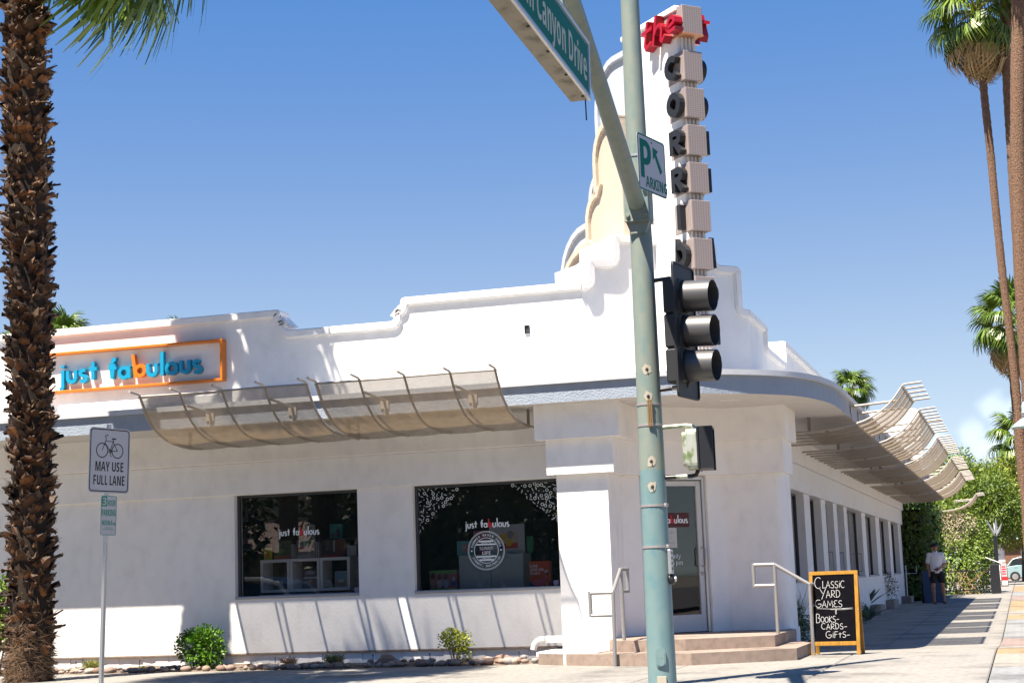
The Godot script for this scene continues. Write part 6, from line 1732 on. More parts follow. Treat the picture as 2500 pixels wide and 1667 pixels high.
	# reading desk with a white slanted lid
	t = thing("reading_desk", "black street desk with a slanted white lid at the edge of the hedge", "information desk", Vector3(-0.92, 0, -41.2))
	m = MB.new(); m.span(Vector3(-0.155, 0, -0.2), Vector3(0.165, 1.05, 0.25), 0.01); obj("body", m, mats.black_paint, t)
	m = MB.new(); m.bbox(Vector3(-0.01, 1.19, 0), Vector3(0.62, 0.03, 0.55), 0.005, Basis(Vector3.BACK, -0.41)); obj("lid", m, mats.white_paint, t)
	# steel column with flaring blades
	t = thing("blade_column", "dark metal column topped with four flaring steel blades", "sculpture", Vector3(-0.83, 0, -43))
	m = MB.new(); m.tube([Vector3(-0.05, 0, 0), Vector3(-0.03, 1.2, 0), Vector3(0.0, 2.2, 0)], [0.12, 0.08, 0.06], 8); obj("column", m, mats.black_paint, t)
	for q in [[Vector3(-0.27, 2.70, 0.05), 0.05], [Vector3(0.07, 2.76, 0.0), 0.055], [Vector3(0.27, 2.56, 0.0), 0.06], [Vector3(-0.02, 2.6, -0.2), 0.05]]:
		m = MB.new(); var e: Vector3 = q[0]
		var b0 := Vector3(0.0, 2.08, 0)
		m.tube([b0, b0.lerp(e, 0.55) + Vector3(0.01, -0.03, 0), e], [0.055, q[1], 0.018], 6)
		obj("blade", m, mats.galvanized, t)
	# folding poster
	t = thing("poster_board", "red and white folding poster in a brown frame on the far pavement", "sign", Vector3(-0.78, 0, -60), 0.15)
	m = MB.new(); m.span(Vector3(-0.16, 0.0, -0.02), Vector3(0.16, 1.14, 0.0)); obj("frame", m, flat(0.12, 0.06, 0.03), t)
	m = MB.new(); m.span(Vector3(-0.13, 0.46, 0.0), Vector3(0.13, 1.10, 0.008)); obj("panel", m, flat(0.5, 0.46, 0.48), t)
	m = MB.new(); m.span(Vector3(-0.13, 0.28, 0.0), Vector3(0.13, 0.455, 0.008)); obj("panel", m, mats.red_vinyl, t)
	m = MB.new(); m.span(Vector3(-0.13, 0.06, 0.0), Vector3(0.13, 0.275, 0.008)); obj("panel", m, mats.white_paint, t)
	m = MB.new()
	for k in 4: m.span(Vector3(-0.10, 0.56 + 0.11 * k, 0.0081), Vector3(0.09 - 0.02 * (k % 2), 0.62 + 0.11 * k, 0.010))
	obj("print", m, mats.red_vinyl, t)
	far_car()
	street_lamp()

func far_car() -> void:
	# pale blue five-door car crossing at the end of the side street, seen from its side
	make_car("parked_car", "pale blue small car crossing at the far end of the side street", Vector3(0.9, -0.05, -86), 0.0, mat("car_blue", 0.36, 0.52, 0.56, 0.25, {"metal": 0.2}))

func make_car(called: String, label: String, at: Vector3, turn: float, paint: Material) -> Node3D:
	var t := thing(called, label, "car", at, turn)
	# body loft: side profile sections across the width; x is the car's length
	var low := PackedVector2Array([Vector2(-2.05, 0.32), Vector2(-2.1, 0.55), Vector2(-2.05, 0.80), Vector2(-1.75, 0.92), Vector2(-1.1, 1.0), Vector2(0.6, 0.97), Vector2(1.3, 0.90), Vector2(1.9, 0.76), Vector2(2.08, 0.58), Vector2(2.06, 0.34), Vector2(1.75, 0.24), Vector2(-1.8, 0.24)])
	var m := MB.new()
	# tumblehome: lower body wide, shoulders narrower
	var secs := [[-0.86, 0.94], [-0.80, 1.0], [0.80, 1.0], [0.86, 0.94]]
	for i in secs.size() - 1:
		for k in low.size():
			var a := low[k]; var b := low[(k + 1) % low.size()]
			var s0: float = secs[i][1]; var s1: float = secs[i + 1][1]
			m.quad(Vector3(a.x * s0, 0.6 + (a.y - 0.6) * s0, secs[i][0]), Vector3(a.x * s1, 0.6 + (a.y - 0.6) * s1, secs[i + 1][0]), Vector3(b.x * s1, 0.6 + (b.y - 0.6) * s1, secs[i + 1][0]), Vector3(b.x * s0, 0.6 + (b.y - 0.6) * s0, secs[i][0]))
	for e in [0, 3]:
		var s: float = secs[e][1]; var z: float = secs[e][0]
		var tr := Geometry2D.triangulate_polygon(low)
		for i in range(0, tr.size(), 3):
			var q := []
			for j in 3: q.append(Vector3(low[tr[i + j]].x * s, 0.6 + (low[tr[i + j]].y - 0.6) * s, z))
			m.tri(q[0], q[1], q[2])
	obj("body", m, paint, t)
	# greenhouse: roof and pillars
	m = MB.new()
	var roof := [Vector2(-1.72, 0.95), Vector2(-1.35, 1.36), Vector2(-0.9, 1.47), Vector2(-0.1, 1.50), Vector2(0.35, 1.40), Vector2(1.12, 0.95)]
	var wid := [0.78, 0.66, 0.62, 0.62, 0.64, 0.76]
	for i in range(1, 4):
		m.quad(Vector3(roof[i].x, roof[i].y, wid[i]), Vector3(roof[i + 1].x, roof[i + 1].y, wid[i + 1]), Vector3(roof[i + 1].x, roof[i + 1].y, -wid[i + 1]), Vector3(roof[i].x, roof[i].y, -wid[i]))
	for s in [-1.0, 1.0]:
		for q in [[0, 1], [4, 5], [1, 2], [2, 3], [3, 4]]:
			m.tube([Vector3(roof[q[0]].x, roof[q[0]].y, s * wid[q[0]]), Vector3(roof[q[1]].x, roof[q[1]].y, s * wid[q[1]])], 0.045, 6)
		m.tube([Vector3(-0.35, 1.47, s * 0.64), Vector3(-0.4, 0.97, s * 0.79)], 0.045, 6)
	obj("roof", m, paint, t)
	m = MB.new()
	for s in [-1.0, 1.0]:
		m.quad(Vector3(roof[1].x, roof[1].y, s * 0.655), Vector3(roof[4].x, roof[4].y, s * 0.63), Vector3(roof[5].x - 0.1, 0.94, s * 0.78), Vector3(roof[0].x + 0.15, 0.94, s * 0.78))
	m.quad(Vector3(0.35, 1.39, 0.6), Vector3(0.35, 1.39, -0.6), Vector3(1.11, 0.95, -0.74), Vector3(1.11, 0.95, 0.74))
	m.quad(Vector3(-1.35, 1.35, 0.63), Vector3(-1.35, 1.35, -0.63), Vector3(-1.71, 0.95, -0.76), Vector3(-1.71, 0.95, 0.76))
	obj("window", m, mat("car_glass", 0.02, 0.025, 0.03, 0.05, {"spec": 0.6}), t)
	for x in [-1.28, 1.32]:
		for s in [-1.0, 1.0]:
			m = MB.new(); m.lathe([Vector2(0.0, 0.1), Vector2(0.29, 0.1), Vector2(0.31, 0.07), Vector2(0.31, -0.09), Vector2(0.28, -0.1)], Transform3D(Basis(Vector3.RIGHT, s * PI / 2), Vector3(x, 0.31, s * 0.79)), 18)
			var w := obj("wheel", m, mat("tyre", 0.02, 0.02, 0.02, 0.8), t)
			m = MB.new(); m.lathe([Vector2(0.0, 0.116), Vector2(0.06, 0.114), Vector2(0.19, 0.104)], Transform3D(Basis(Vector3.RIGHT, s * PI / 2), Vector3(x, 0.31, s * 0.79)), 10); obj("rim", m, mats.aluminium, w)
	for s in [-1.0, 1.0]:
		m = MB.new(); m.bbox(Vector3(1.88, 0.70, s * 0.62), Vector3(0.3, 0.12, 0.3), 0.03); obj("headlight", m, mats.aluminium, t)
		m = MB.new(); m.bbox(Vector3(-1.98, 0.78, s * 0.66), Vector3(0.16, 0.18, 0.2), 0.02); obj("tail_light", m, flat(0.4, 0.02, 0.02, 0.2), t)
		for x in [-0.2, -1.2]:
			m = MB.new(); m.box(Vector3(x, 0.86, s * 0.862), Vector3(0.16, 0.025, 0.02)); obj("handle", m, mats.aluminium, t)
	return t

func street_lamp() -> void:
	var o := Vector3(0.86, 0, -41.3)
	var t := thing("street_lamp", "pale blue street lamp with a bell shade hanging from a curved arm", "street lamp", o)
	var m := MB.new(); m.lathe([Vector2(0.11, 0), Vector2(0.10, 0.7), Vector2(0.06, 0.75), Vector2(0.045, 7.4)], Transform3D(Basis(), Vector3(0.35, 0, 0)), 10)
	obj("post", m, mat("lamp_blue", 0.42, 0.56, 0.57, 0.4), t)
	m = MB.new(); m.tube([Vector3(0.35, 7.2, 0), Vector3(0.30, 7.50, 0), Vector3(0.12, 7.68, 0), Vector3(-0.10, 7.62, 0), Vector3(-0.2, 7.38, 0), Vector3(-0.2, 6.9, 0)], 0.05, 8); obj("arm", m, mats.lamp_blue, t)
	m = MB.new(); m.lathe([Vector2(0.02, 6.95), Vector2(0.16, 6.88), Vector2(0.2, 6.75), Vector2(0.2, 6.55), Vector2(0.22, 6.5)], Transform3D(Basis(), Vector3(-0.2, 0, 0)), 16); obj("cap", m, mats.lamp_blue, t)
	for k in 3:
		m = MB.new(); m.lathe([Vector2(0.1, 6.49 - 0.06 * k), Vector2(0.23, 6.48 - 0.06 * k), Vector2(0.23, 6.46 - 0.06 * k), Vector2(0.1, 6.45 - 0.06 * k)], Transform3D(Basis(), Vector3(-0.2, 0, 0)), 16); obj("louvre", m, mats.grey_paint, t)
	m = MB.new(); m.lathe([Vector2(0.14, 6.33), Vector2(0.25, 6.28), Vector2(0.62, 6.0), Vector2(0.62, 5.97), Vector2(0.2, 6.2)], Transform3D(Basis(), Vector3(-0.2, 0, 0)), 20); obj("lamp_shade", m, mats.lamp_blue, t)
	m = MB.new(); m.lathe([Vector2(0.0, 5.88), Vector2(0.14, 5.92), Vector2(0.18, 6.05), Vector2(0.16, 6.2)], Transform3D(Basis(), Vector3(-0.2, 0, 0)), 14); obj("globe", m, flat(0.6, 0.6, 0.56, 0.2), t)

# ---------------------------------------------------------------- a person, from rounded limbs blended into one skin
class Blob:
	var a: PackedVector3Array
	var b: PackedVector3Array
	var ra: PackedFloat32Array
	var rb: PackedFloat32Array
	var k := 0.03
	var cut_lo := -INF
	var cut_hi := INF
	func limb(p: Vector3, q: Vector3, r0: float, r1: float) -> void:
		a.push_back(p); b.push_back(q); ra.push_back(r0); rb.push_back(r1)
	func d(p: Vector3) -> float:
		var best := 1e9
		for i in a.size():
			var ab := b[i] - a[i]
			var t := clampf((p - a[i]).dot(ab) / maxf(ab.length_squared(), 1e-9), 0.0, 1.0)
			var v := (p - a[i] - ab * t).length() - lerpf(ra[i], rb[i], t)
			var h := maxf(k - absf(best - v), 0.0) / k
			best = minf(best, v) - h * h * k * 0.25
		if cut_lo > -1e8: best = maxf(best, cut_lo - p.y)
		if cut_hi < 1e8: best = maxf(best, p.y - cut_hi)
		return best
	func skin(m: MB, cell: float) -> void:
		var lo := Vector3.ONE * 1e9; var hi := Vector3.ONE * -1e9
		for i in a.size():
			var r := maxf(ra[i], rb[i]) + cell * 2
			for q in [a[i], b[i]]:
				lo = lo.min(q - Vector3.ONE * r); hi = hi.max(q + Vector3.ONE * r)
		var n := ((hi - lo) / cell).ceil()
		var nx := int(n.x) + 1; var ny := int(n.y) + 1; var nz := int(n.z) + 1
		var val := PackedFloat32Array(); val.resize(nx * ny * nz); val.fill(9.0)
		# coarse pass first, then only the cells near the surface
		var st := 4
		for z in range(0, nz, st):
			for y in range(0, ny, st):
				for x in range(0, nx, st):
					var c := d(lo + Vector3(x + st * 0.5, y + st * 0.5, z + st * 0.5) * cell)
					if absf(c) > cell * st * 1.3 + k:
						if c < 0:
							for zz in range(z, mini(z + st, nz)):
								for yy in range(y, mini(y + st, ny)):
									for xx in range(x, mini(x + st, nx)): val[(zz * ny + yy) * nx + xx] = -9.0
						continue
					for zz in range(z, mini(z + st, nz)):
						for yy in range(y, mini(y + st, ny)):
							for xx in range(x, mini(x + st, nx)):
								val[(zz * ny + yy) * nx + xx] = d(lo + Vector3(xx, yy, zz) * cell)
		var at := {}
		for z in nz - 1:
			for y in ny - 1:
				for x in nx - 1:
					var i := (z * ny + y) * nx + x
					var inside := 0
					for q in 8:
						if val[i + (q & 1) + ((q >> 1) & 1) * nx + (q >> 2) * nx * ny] < 0: inside += 1
					if inside == 0 or inside == 8: continue
					var p := Vector3(); var w := 0
					for e in [[0, 1], [2, 3], [4, 5], [6, 7], [0, 2], [1, 3], [4, 6], [5, 7], [0, 4], [1, 5], [2, 6], [3, 7]]:
						var u: int = e[0]; var v: int = e[1]
						var va := val[i + (u & 1) + ((u >> 1) & 1) * nx + (u >> 2) * nx * ny]
						var vb := val[i + (v & 1) + ((v >> 1) & 1) * nx + (v >> 2) * nx * ny]
						if (va < 0) != (vb < 0):
							var t := va / (va - vb)
							p += Vector3(u & 1, (u >> 1) & 1, u >> 2).lerp(Vector3(v & 1, (v >> 1) & 1, v >> 2), t); w += 1
					var pos := lo + (Vector3(x, y, z) + p / w) * cell
					var e2 := cell * 0.5
					var g := Vector3(d(pos + Vector3(e2, 0, 0)) - d(pos - Vector3(e2, 0, 0)), d(pos + Vector3(0, e2, 0)) - d(pos - Vector3(0, e2, 0)), d(pos + Vector3(0, 0, e2)) - d(pos - Vector3(0, 0, e2)))
					at[i] = m.v.size()
					m.v.push_back(pos); m.n.push_back(g.normalized()); m.c.push_back(m.col)
		var dx := [1, nx, nx * ny]
		for z in range(1, nz - 1):
			for y in range(1, ny - 1):
				for x in range(1, nx - 1):
					var i := (z * ny + y) * nx + x
					for ax in 3:
						var va := val[i]; var vb := val[i + dx[ax]]
						if (va < 0) == (vb < 0): continue
						var p: int = dx[(ax + 1) % 3]; var q: int = dx[(ax + 2) % 3]
						if not (at.has(i) and at.has(i - p) and at.has(i - q) and at.has(i - p - q)): continue
						var f := [at[i], at[i - p], at[i - p - q], at[i - q]]
						if va < 0: f = [at[i], at[i - q], at[i - p - q], at[i - p]]
						m.ix.push_back(f[0]); m.ix.push_back(f[2]); m.ix.push_back(f[1])
						m.ix.push_back(f[0]); m.ix.push_back(f[3]); m.ix.push_back(f[2])

func somebody() -> void:
	var t := thing("person", "person in white polo shirt, black shorts and dark cap standing in the shade", "person", Vector3(-2.40, gy(-29.0) + 0.012, -29.0), 0.22)
	# joints, facing +z
	var hipL := Vector3(0.095, 0.90, 0); var hipR := Vector3(-0.095, 0.90, 0)
	var kneeL := Vector3(0.15, 0.50, 0.03); var kneeR := Vector3(-0.125, 0.50, 0.04)
	var ankL := Vector3(0.175, 0.09, 0.0); var ankR := Vector3(-0.115, 0.09, 0.0)
	var shL := Vector3(0.175, 1.42, -0.01); var shR := Vector3(-0.175, 1.42, -0.01)
	var elL := Vector3(0.27, 1.15, -0.01); var wrL := Vector3(0.075, 1.02, 0.19)
	var elR := Vector3(-0.245, 1.15, -0.02); var wrR := Vector3(-0.215, 0.92, 0.06)
	var neck := Vector3(0, 1.47, -0.01); var head := Vector3(-0.005, 1.635, 0.02)
	var s := Blob.new(); s.k = 0.035
	s.limb(Vector3(0, 0.92, 0), Vector3(0, 1.10, 0), 0.125, 0.118); s.limb(Vector3(0, 1.1, 0), Vector3(0, 1.36, -0.005), 0.118, 0.125)
	s.limb(Vector3(-0.08, 1.34, 0), Vector3(0.08, 1.34, 0), 0.105, 0.105)
	s.limb(shR, shL, 0.055, 0.055); s.limb(neck, Vector3(0, 1.56, 0.0), 0.056, 0.054)
	for q in [[hipL, kneeL, ankL], [hipR, kneeR, ankR]]:
		s.limb(q[0], q[1], 0.092, 0.054); s.limb(q[1] + Vector3(0, -0.02, -0.008), q[1].lerp(q[2], 0.35) + Vector3(0, 0, -0.018), 0.05, 0.053); s.limb(q[1].lerp(q[2], 0.35) + Vector3(0, 0, -0.015), q[2], 0.05, 0.033)
		s.limb(q[2] + Vector3(0, -0.045, -0.03), q[2] + Vector3(0.0, -0.06, 0.12), 0.034, 0.027); s.limb(q[2], q[2] + Vector3(0, -0.05, -0.02), 0.034, 0.036)
	for q in [[shL, elL, wrL], [shR, elR, wrR]]:
		s.limb(q[0], q[1], 0.05, 0.040); s.limb(q[1], q[2], 0.041, 0.027)
	var m := MB.new()
	s.skin(m, 0.016)
	# head with its face
	var h := Blob.new(); h.k = 0.02
	h.limb(head + Vector3(0, 0.035, -0.018), head + Vector3(0, 0.02, 0.02), 0.088, 0.078)
	h.limb(head + Vector3(0, -0.05, 0.035), head + Vector3(0, -0.085, 0.055), 0.055, 0.036)
	h.limb(head + Vector3(0, 0.0, 0.092), head + Vector3(0, -0.03, 0.108), 0.010, 0.015)
	h.limb(head + Vector3(-0.035, 0.022, 0.085), head + Vector3(0.035, 0.022, 0.085), 0.013, 0.013)
	h.limb(head + Vector3(-0.02, -0.066, 0.088), head + Vector3(0.02, -0.066, 0.088), 0.009, 0.009)
	for e in [-1.0, 1.0]: h.limb(head + Vector3(e * 0.086, 0.015, -0.01), head + Vector3(e * 0.088, -0.03, -0.004), 0.014, 0.010)
	h.limb(head + Vector3(0, -0.05, -0.02), neck + Vector3(0, 0.02, 0), 0.056, 0.056)
	h.skin(m, 0.008)
	# hands: palm, four fingers of unequal length, thumb from the side of the palm
	for q in [[wrL, Vector3(-0.80, -0.28, 0.35), Vector3(0.2, 0.3, 0.9)], [wrR, Vector3(0.15, -0.95, 0.22), Vector3(0.9, 0.1, 0.2)]]:
		var g := Blob.new(); g.k = 0.008
		var d: Vector3 = q[1].normalized(); var nn: Vector3 = (q[2] - d * d.dot(q[2])).normalized(); var sd := d.cross(nn)
		var w: Vector3 = q[0]
		g.limb(w - d * 0.03, w + d * 0.015, 0.026, 0.024)
		for k in 4:
			var off := sd * (-0.03 + 0.02 * k)
			g.limb(w + d * 0.015 + off * 0.7, w + d * 0.085 + off, 0.014, 0.012)
			var ln: float = [0.058, 0.07, 0.074, 0.062][k]
			var k1 := w + d * 0.088 + off; var k2 := k1 + (d - nn * 0.5).normalized() * ln * 0.5
			g.limb(k1, k2, 0.0095, 0.009); g.limb(k2, k2 + (d * 0.5 - nn).normalized() * ln * 0.5, 0.009, 0.0075)
		g.limb(w + d * 0.02 + sd * 0.03, w + d * 0.055 + sd * 0.052 - nn * 0.012, 0.013, 0.011); g.limb(w + d * 0.055 + sd * 0.052 - nn * 0.012, w + d * 0.09 + sd * 0.045 - nn * 0.03, 0.0105, 0.009)
		g.skin(m, 0.005)
	obj("body", m, mat("skin", 0.36, 0.18, 0.10, 0.55), t)
	m = MB.new()
	for e in [-1.0, 1.0]: m.lathe([Vector2(0.0, 0.012), Vector2(0.010, 0.008), Vector2(0.013, 0.0)], Transform3D(Basis(Vector3.RIGHT, PI / 2), head + Vector3(e * 0.033, 0.006, 0.088)), 8)
	m.tube([head + Vector3(-0.075, 0.012, 0.075), head + Vector3(0, 0.016, 0.104), head + Vector3(0.075, 0.012, 0.075)], 0.006, 5)
	obj("sunglasses", m, mats.black_paint, t)
	# polo shirt: the same trunk and upper arms, a little wider
	s = Blob.new(); s.k = 0.045; s.cut_lo = 0.885
	s.limb(Vector3(0, 0.90, 0.0), Vector3(0, 1.10, 0), 0.15, 0.138); s.limb(Vector3(0, 1.1, 0), Vector3(0, 1.34, -0.005), 0.138, 0.145)
	s.limb(Vector3(-0.07, 0.92, 0), Vector3(-0.07, 1.34, 0), 0.10, 0.118); s.limb(Vector3(0.07, 0.92, 0), Vector3(0.07, 1.34, 0), 0.10, 0.118)
	s.limb(shR, shL, 0.068, 0.068); s.limb(neck + Vector3(0, -0.03, 0), neck + Vector3(0, 0.045, 0.005), 0.07, 0.064)
	s.limb(shL, shL.lerp(elL, 0.72), 0.068, 0.068); s.limb(shR, shR.lerp(elR, 0.72), 0.068, 0.068)
	m = MB.new(); s.skin(m, 0.014)
	obj("shirt", m, mat("shirt_white", 0.72, 0.72, 0.74, 0.9), t)
	s = Blob.new(); s.k = 0.03; s.cut_lo = 0.60; s.cut_hi = 0.94
	s.limb(Vector3(-0.05, 0.9, 0), Vector3(0.05, 0.9, 0), 0.135, 0.135)
	s.limb(hipL, kneeL + Vector3(0, 0.02, 0), 0.118, 0.095); s.limb(hipR, kneeR + Vector3(0, 0.02, 0), 0.118, 0.095)
	m = MB.new(); s.skin(m, 0.014)
	obj("shorts", m, mat("shorts_black", 0.012, 0.012, 0.014, 0.9), t)
	s = Blob.new(); s.k = 0.01; s.cut_lo = head.y + 0.035
	s.limb(head + Vector3(0, 0.042, -0.018), head + Vector3(0, 0.03, 0.02), 0.10, 0.09)
	s.limb(head + Vector3(-0.05, 0.046, 0.10), head + Vector3(0.05, 0.046, 0.10), 0.012, 0.012); s.limb(head + Vector3(-0.03, 0.044, 0.155), head + Vector3(0.03, 0.044, 0.155), 0.01, 0.01); s.limb(head + Vector3(0, 0.046, 0.09), head + Vector3(0, 0.044, 0.16), 0.013, 0.01)
	m = MB.new(); s.skin(m, 0.009)
	obj("cap", m, mat("cap_navy", 0.015, 0.017, 0.03, 0.8), t)
	for q in [ankL, ankR]:
		m = MB.new()
		m.bbox(q + Vector3(0, -0.094, 0.05), Vector3(0.095, 0.018, 0.27), 0.008); m.bbox(q + Vector3(0, -0.045, 0.09), Vector3(0.098, 0.035, 0.06), 0.012)
		obj("sandal", m, mats.black_paint, t)
	m = MB.new(); m.bbox(wrL + Vector3(-0.105, -0.02, 0.055), Vector3(0.07, 0.035, 0.13), 0.006, Basis(Vector3.UP, 0.5)); obj("phone", m, mats.black_paint, t)

# ---------------------------------------------------------------- palms
func frond_mesh(r: RandomNumberGenerator, dry: float, n := 38, droop := 0.55) -> ArrayMesh:
	# a fan leaf: stalk along +z from the origin, blade of split leaflets with hanging tips; about 2 m in all
	var m := MB.new()
	var stalk := 1.05
	var g0 := lc(0.045, 0.095, 0.012).lerp(lc(0.30, 0.20, 0.09), dry); var g1 := lc(0.17, 0.25, 0.03).lerp(lc(0.52, 0.38, 0.20), dry)
	m.col = lc(0.22, 0.22, 0.05).lerp(lc(0.30, 0.18, 0.08), dry)
	m.tube([Vector3(0, 0, 0), Vector3(0, 0.05, stalk * 0.5), Vector3(0, 0.0, stalk)], [0.035, 0.024, 0.015], 5)
	for k in n:
		var a := deg_to_rad(lerpf(-122.0, 122.0, (k + 0.5) / n)) + r.randf_range(-0.02, 0.02)
		if dry > 0.5 and r.randf() < 0.15: continue
		var L := (0.95 * (0.72 + 0.28 * cos(a))) * r.randf_range(0.88, 1.08)
		var d := Vector3(sin(a), 0, cos(a)); var s := Vector3(cos(a), 0, -sin(a))
		var w := 0.036
		var fold := 0.10 * (1.0 if k % 2 == 0 else -1.0)
		m.col = g0.lerp(g1, clampf(r.randf() * 0.8 + (0.2 if k % 2 == 0 else 0.0), 0, 1))
		if dry > 0.5: m.col = m.col * r.randf_range(0.6, 1.1)
		m.col.a = 1.0
		var h := Vector3(0, 0, stalk)
		var dr := droop * r.randf_range(0.7, 1.3)
		var c0 := h; var c1 := h + d * L * 0.5 + Vector3(0, 0.10 - 0.05 * dr, 0); var c2 := h + d * L * 0.80 + Vector3(0, 0.02 - 0.28 * dr, 0); var c3 := h + d * L * (0.98 - 0.1 * dr) + Vector3(r.randf_range(-0.03, 0.03), -0.12 - 0.62 * dr, r.randf_range(-0.03, 0.03))
		var u := Vector3(0, 0.012, 0) * signf(fold)
		m.quad(c0 - s * 0.006, c0 + s * 0.006, c1 + s * w + u, c1 - s * w + u)
		m.quad(c1 - s * w + u, c1 + s * w + u, c2 + s * w * 0.7, c2 - s * w * 0.7)
		m.quad(c2 - s * w * 0.7, c2 + s * w * 0.7, c3 + s * 0.004, c3 - s * 0.004)
	m.col = Color.WHITE
	return m.mesh()

var fr_green := []
var fr_dry := []
func fronds(t: Node3D, c: Vector3, n_green: int, n_dry: int, sc: float, seed_: int, skirt := 0, low := -55.0) -> void:
	var r := RandomNumberGenerator.new(); r.seed = seed_
	for k in n_green + n_dry + skirt:
		var az := k * 2.39996 + r.randf_range(-0.25, 0.25)
		var dry := k >= n_green
		var el: float
		if not dry: el = lerpf(78.0, low, pow((k + 0.5) / n_green, 0.85)) + r.randf_range(-8, 8)
		elif k < n_green + n_dry: el = r.randf_range(-50, -72)
		else: el = r.randf_range(-74, -86)
		var o := obj("frond" if not dry else "dry_frond", (fr_dry if dry else fr_green)[r.randi() % 4], mats.dry if dry else mats.frond, t)
		var b := Basis(Vector3.UP, az) * Basis(Vector3.RIGHT, deg_to_rad(-el)) * Basis(Vector3.BACK, r.randf_range(-0.35, 0.35))
		var s := sc * r.randf_range(0.88, 1.1)
		if k >= n_green + n_dry: s *= 0.8
		o.transform = Transform3D(b.scaled(Vector3.ONE * s), c + Vector3(0, -0.25 * sc * (1.0 if dry else 0.0) - (0.5 * r.randf() * sc if k >= n_green + n_dry else 0.0), 0))

func ringed_trunk(pts: Array, rad: Array, seed_: int, steps := 90) -> MB:
	# a bare palm trunk with uneven leaf-scar rings
	var r := RandomNumberGenerator.new(); r.seed = seed_
	var m := MB.new()
	var c := Curve3D.new()
	for i in pts.size():
		var tan: Vector3 = (pts[mini(i + 1, pts.size() - 1)] - pts[maxi(i - 1, 0)]) * 0.17
		c.add_point(pts[i], -tan, tan)
	var L := c.get_baked_length()
	var p := []; var q := []
	for i in steps + 1:
		var s := float(i) / steps
		p.append(c.sample_baked(L * s, true))
		var f := s * (rad.size() - 1); var k := mini(int(f), rad.size() - 2)
		q.append(lerpf(rad[k], rad[k + 1], f - k) * (1.0 + r.randf_range(-0.055, 0.055) + (0.05 if i % 3 == 0 else 0.0)))
	m.tube(p, q, 12)
	return m

func boot_mesh(r: RandomNumberGenerator) -> ArrayMesh:
	# an old leaf base: a thin curled flap, split and frayed at the top
	var m := MB.new()
	var w := r.randf_range(0.045, 0.095); var l := r.randf_range(0.13, 0.27); var cup := r.randf_range(0.1, 0.9)
	var tip := r.randf_range(-0.9, 0.9); var curl := r.randf_range(-0.03, 0.10); var twist := r.randf_range(-0.25, 0.25)
	var c0 := lc(0.022, 0.012, 0.008).lerp(lc(0.05, 0.027, 0.015), r.randf())
	var c1 := lc(0.075, 0.04, 0.022).lerp(lc(0.34, 0.125, 0.03), pow(r.randf(), 1.3))
	var c2 := lc(0.05, 0.03, 0.02).lerp(lc(0.42, 0.28, 0.18), pow(r.randf(), 1.6))
	var split := r.randf() < 0.6
	var rows := []
	for i in 5:
		var s := i / 4.0
		var ww: float = w * [0.85, 1.06, 1.0, 0.8, 0.5 if split else 0.12][i]
		var row := []
		for j in 4:
			var x: float = lerpf(-1.0, 1.0, j / 3.0)
			var y := l * s
			if i == 4 and split: y = l * (1.0 + r.randf_range(0.0, 0.25)) if (j == 0 or j == 3) else l * r.randf_range(0.68, 0.82)
			elif i >= 3: y += r.randf_range(-0.02, 0.02)
			row.append(Vector3(x * ww + tip * w * s * s + r.randf_range(-0.008, 0.008), y, -cup * w * x * x + curl * s * s + twist * x * ww * s + r.randf_range(-0.006, 0.006)))
		rows.append(row)
	for side in 2:
		var off := Vector3(0, 0, 0.0 if side == 0 else -0.009)
		for i in 4:
			for j in 3:
				m.col = c0.lerp(c1, [0.15, 0.7, 1.0, 1.0][i]) if i < 3 else c1.lerp(c2, 0.75)
				if (i + j) % 2 == 0: m.col = m.col * r.randf_range(0.7, 1.15)
				if side == 1: m.col = c0
				m.col.a = 1.0
				var a: Vector3 = rows[i][j] + off; var b: Vector3 = rows[i][j + 1] + off; var d: Vector3 = rows[i + 1][j + 1] + off; var e: Vector3 = rows[i + 1][j] + off
				if side == 0: m.quad(a, b, d, e)
				else: m.quad(a, e, d, b)
	m.col = c2
	for i in 4:
		for j in [0, 3]:
			m.quad(rows[i][j], rows[i + 1][j], rows[i + 1][j] + Vector3(0, 0, -0.009), rows[i][j] + Vector3(0, 0, -0.009))
	for k in 5:   # frayed threads
		var p: Vector3 = rows[3][k % 4]
		m.col = c2.lerp(c1, r.randf())
		m.quad(p, p + Vector3(0.006, 0, 0), p + Vector3(r.randf_range(-0.04, 0.04), r.randf_range(0.04, 0.12), r.randf_range(0.0, 0.06)), p + Vector3(-0.002, 0.01, 0))
	return m.mesh()

func shaggy(t: Node3D, where: Array, boots: Array) -> void:
	for h in 8:
		var mm := MultiMesh.new(); mm.transform_format = MultiMesh.TRANSFORM_3D; mm.mesh = boots[h * 3 + 1]
		var mine := []
		for i in range(h, where.size(), 8): mine.append(where[i])
		mm.instance_count = mine.size()
		for i in mine.size(): mm.set_instance_transform(i, mine[i])
		var mi := MultiMeshInstance3D.new(); mi.multimesh = mm; mi.material_override = mats.boot; mi.name = "leaf_bases" if h == 0 else "leaf_bases_%03d" % h
		t.add_child(mi, true); stuff(mi)

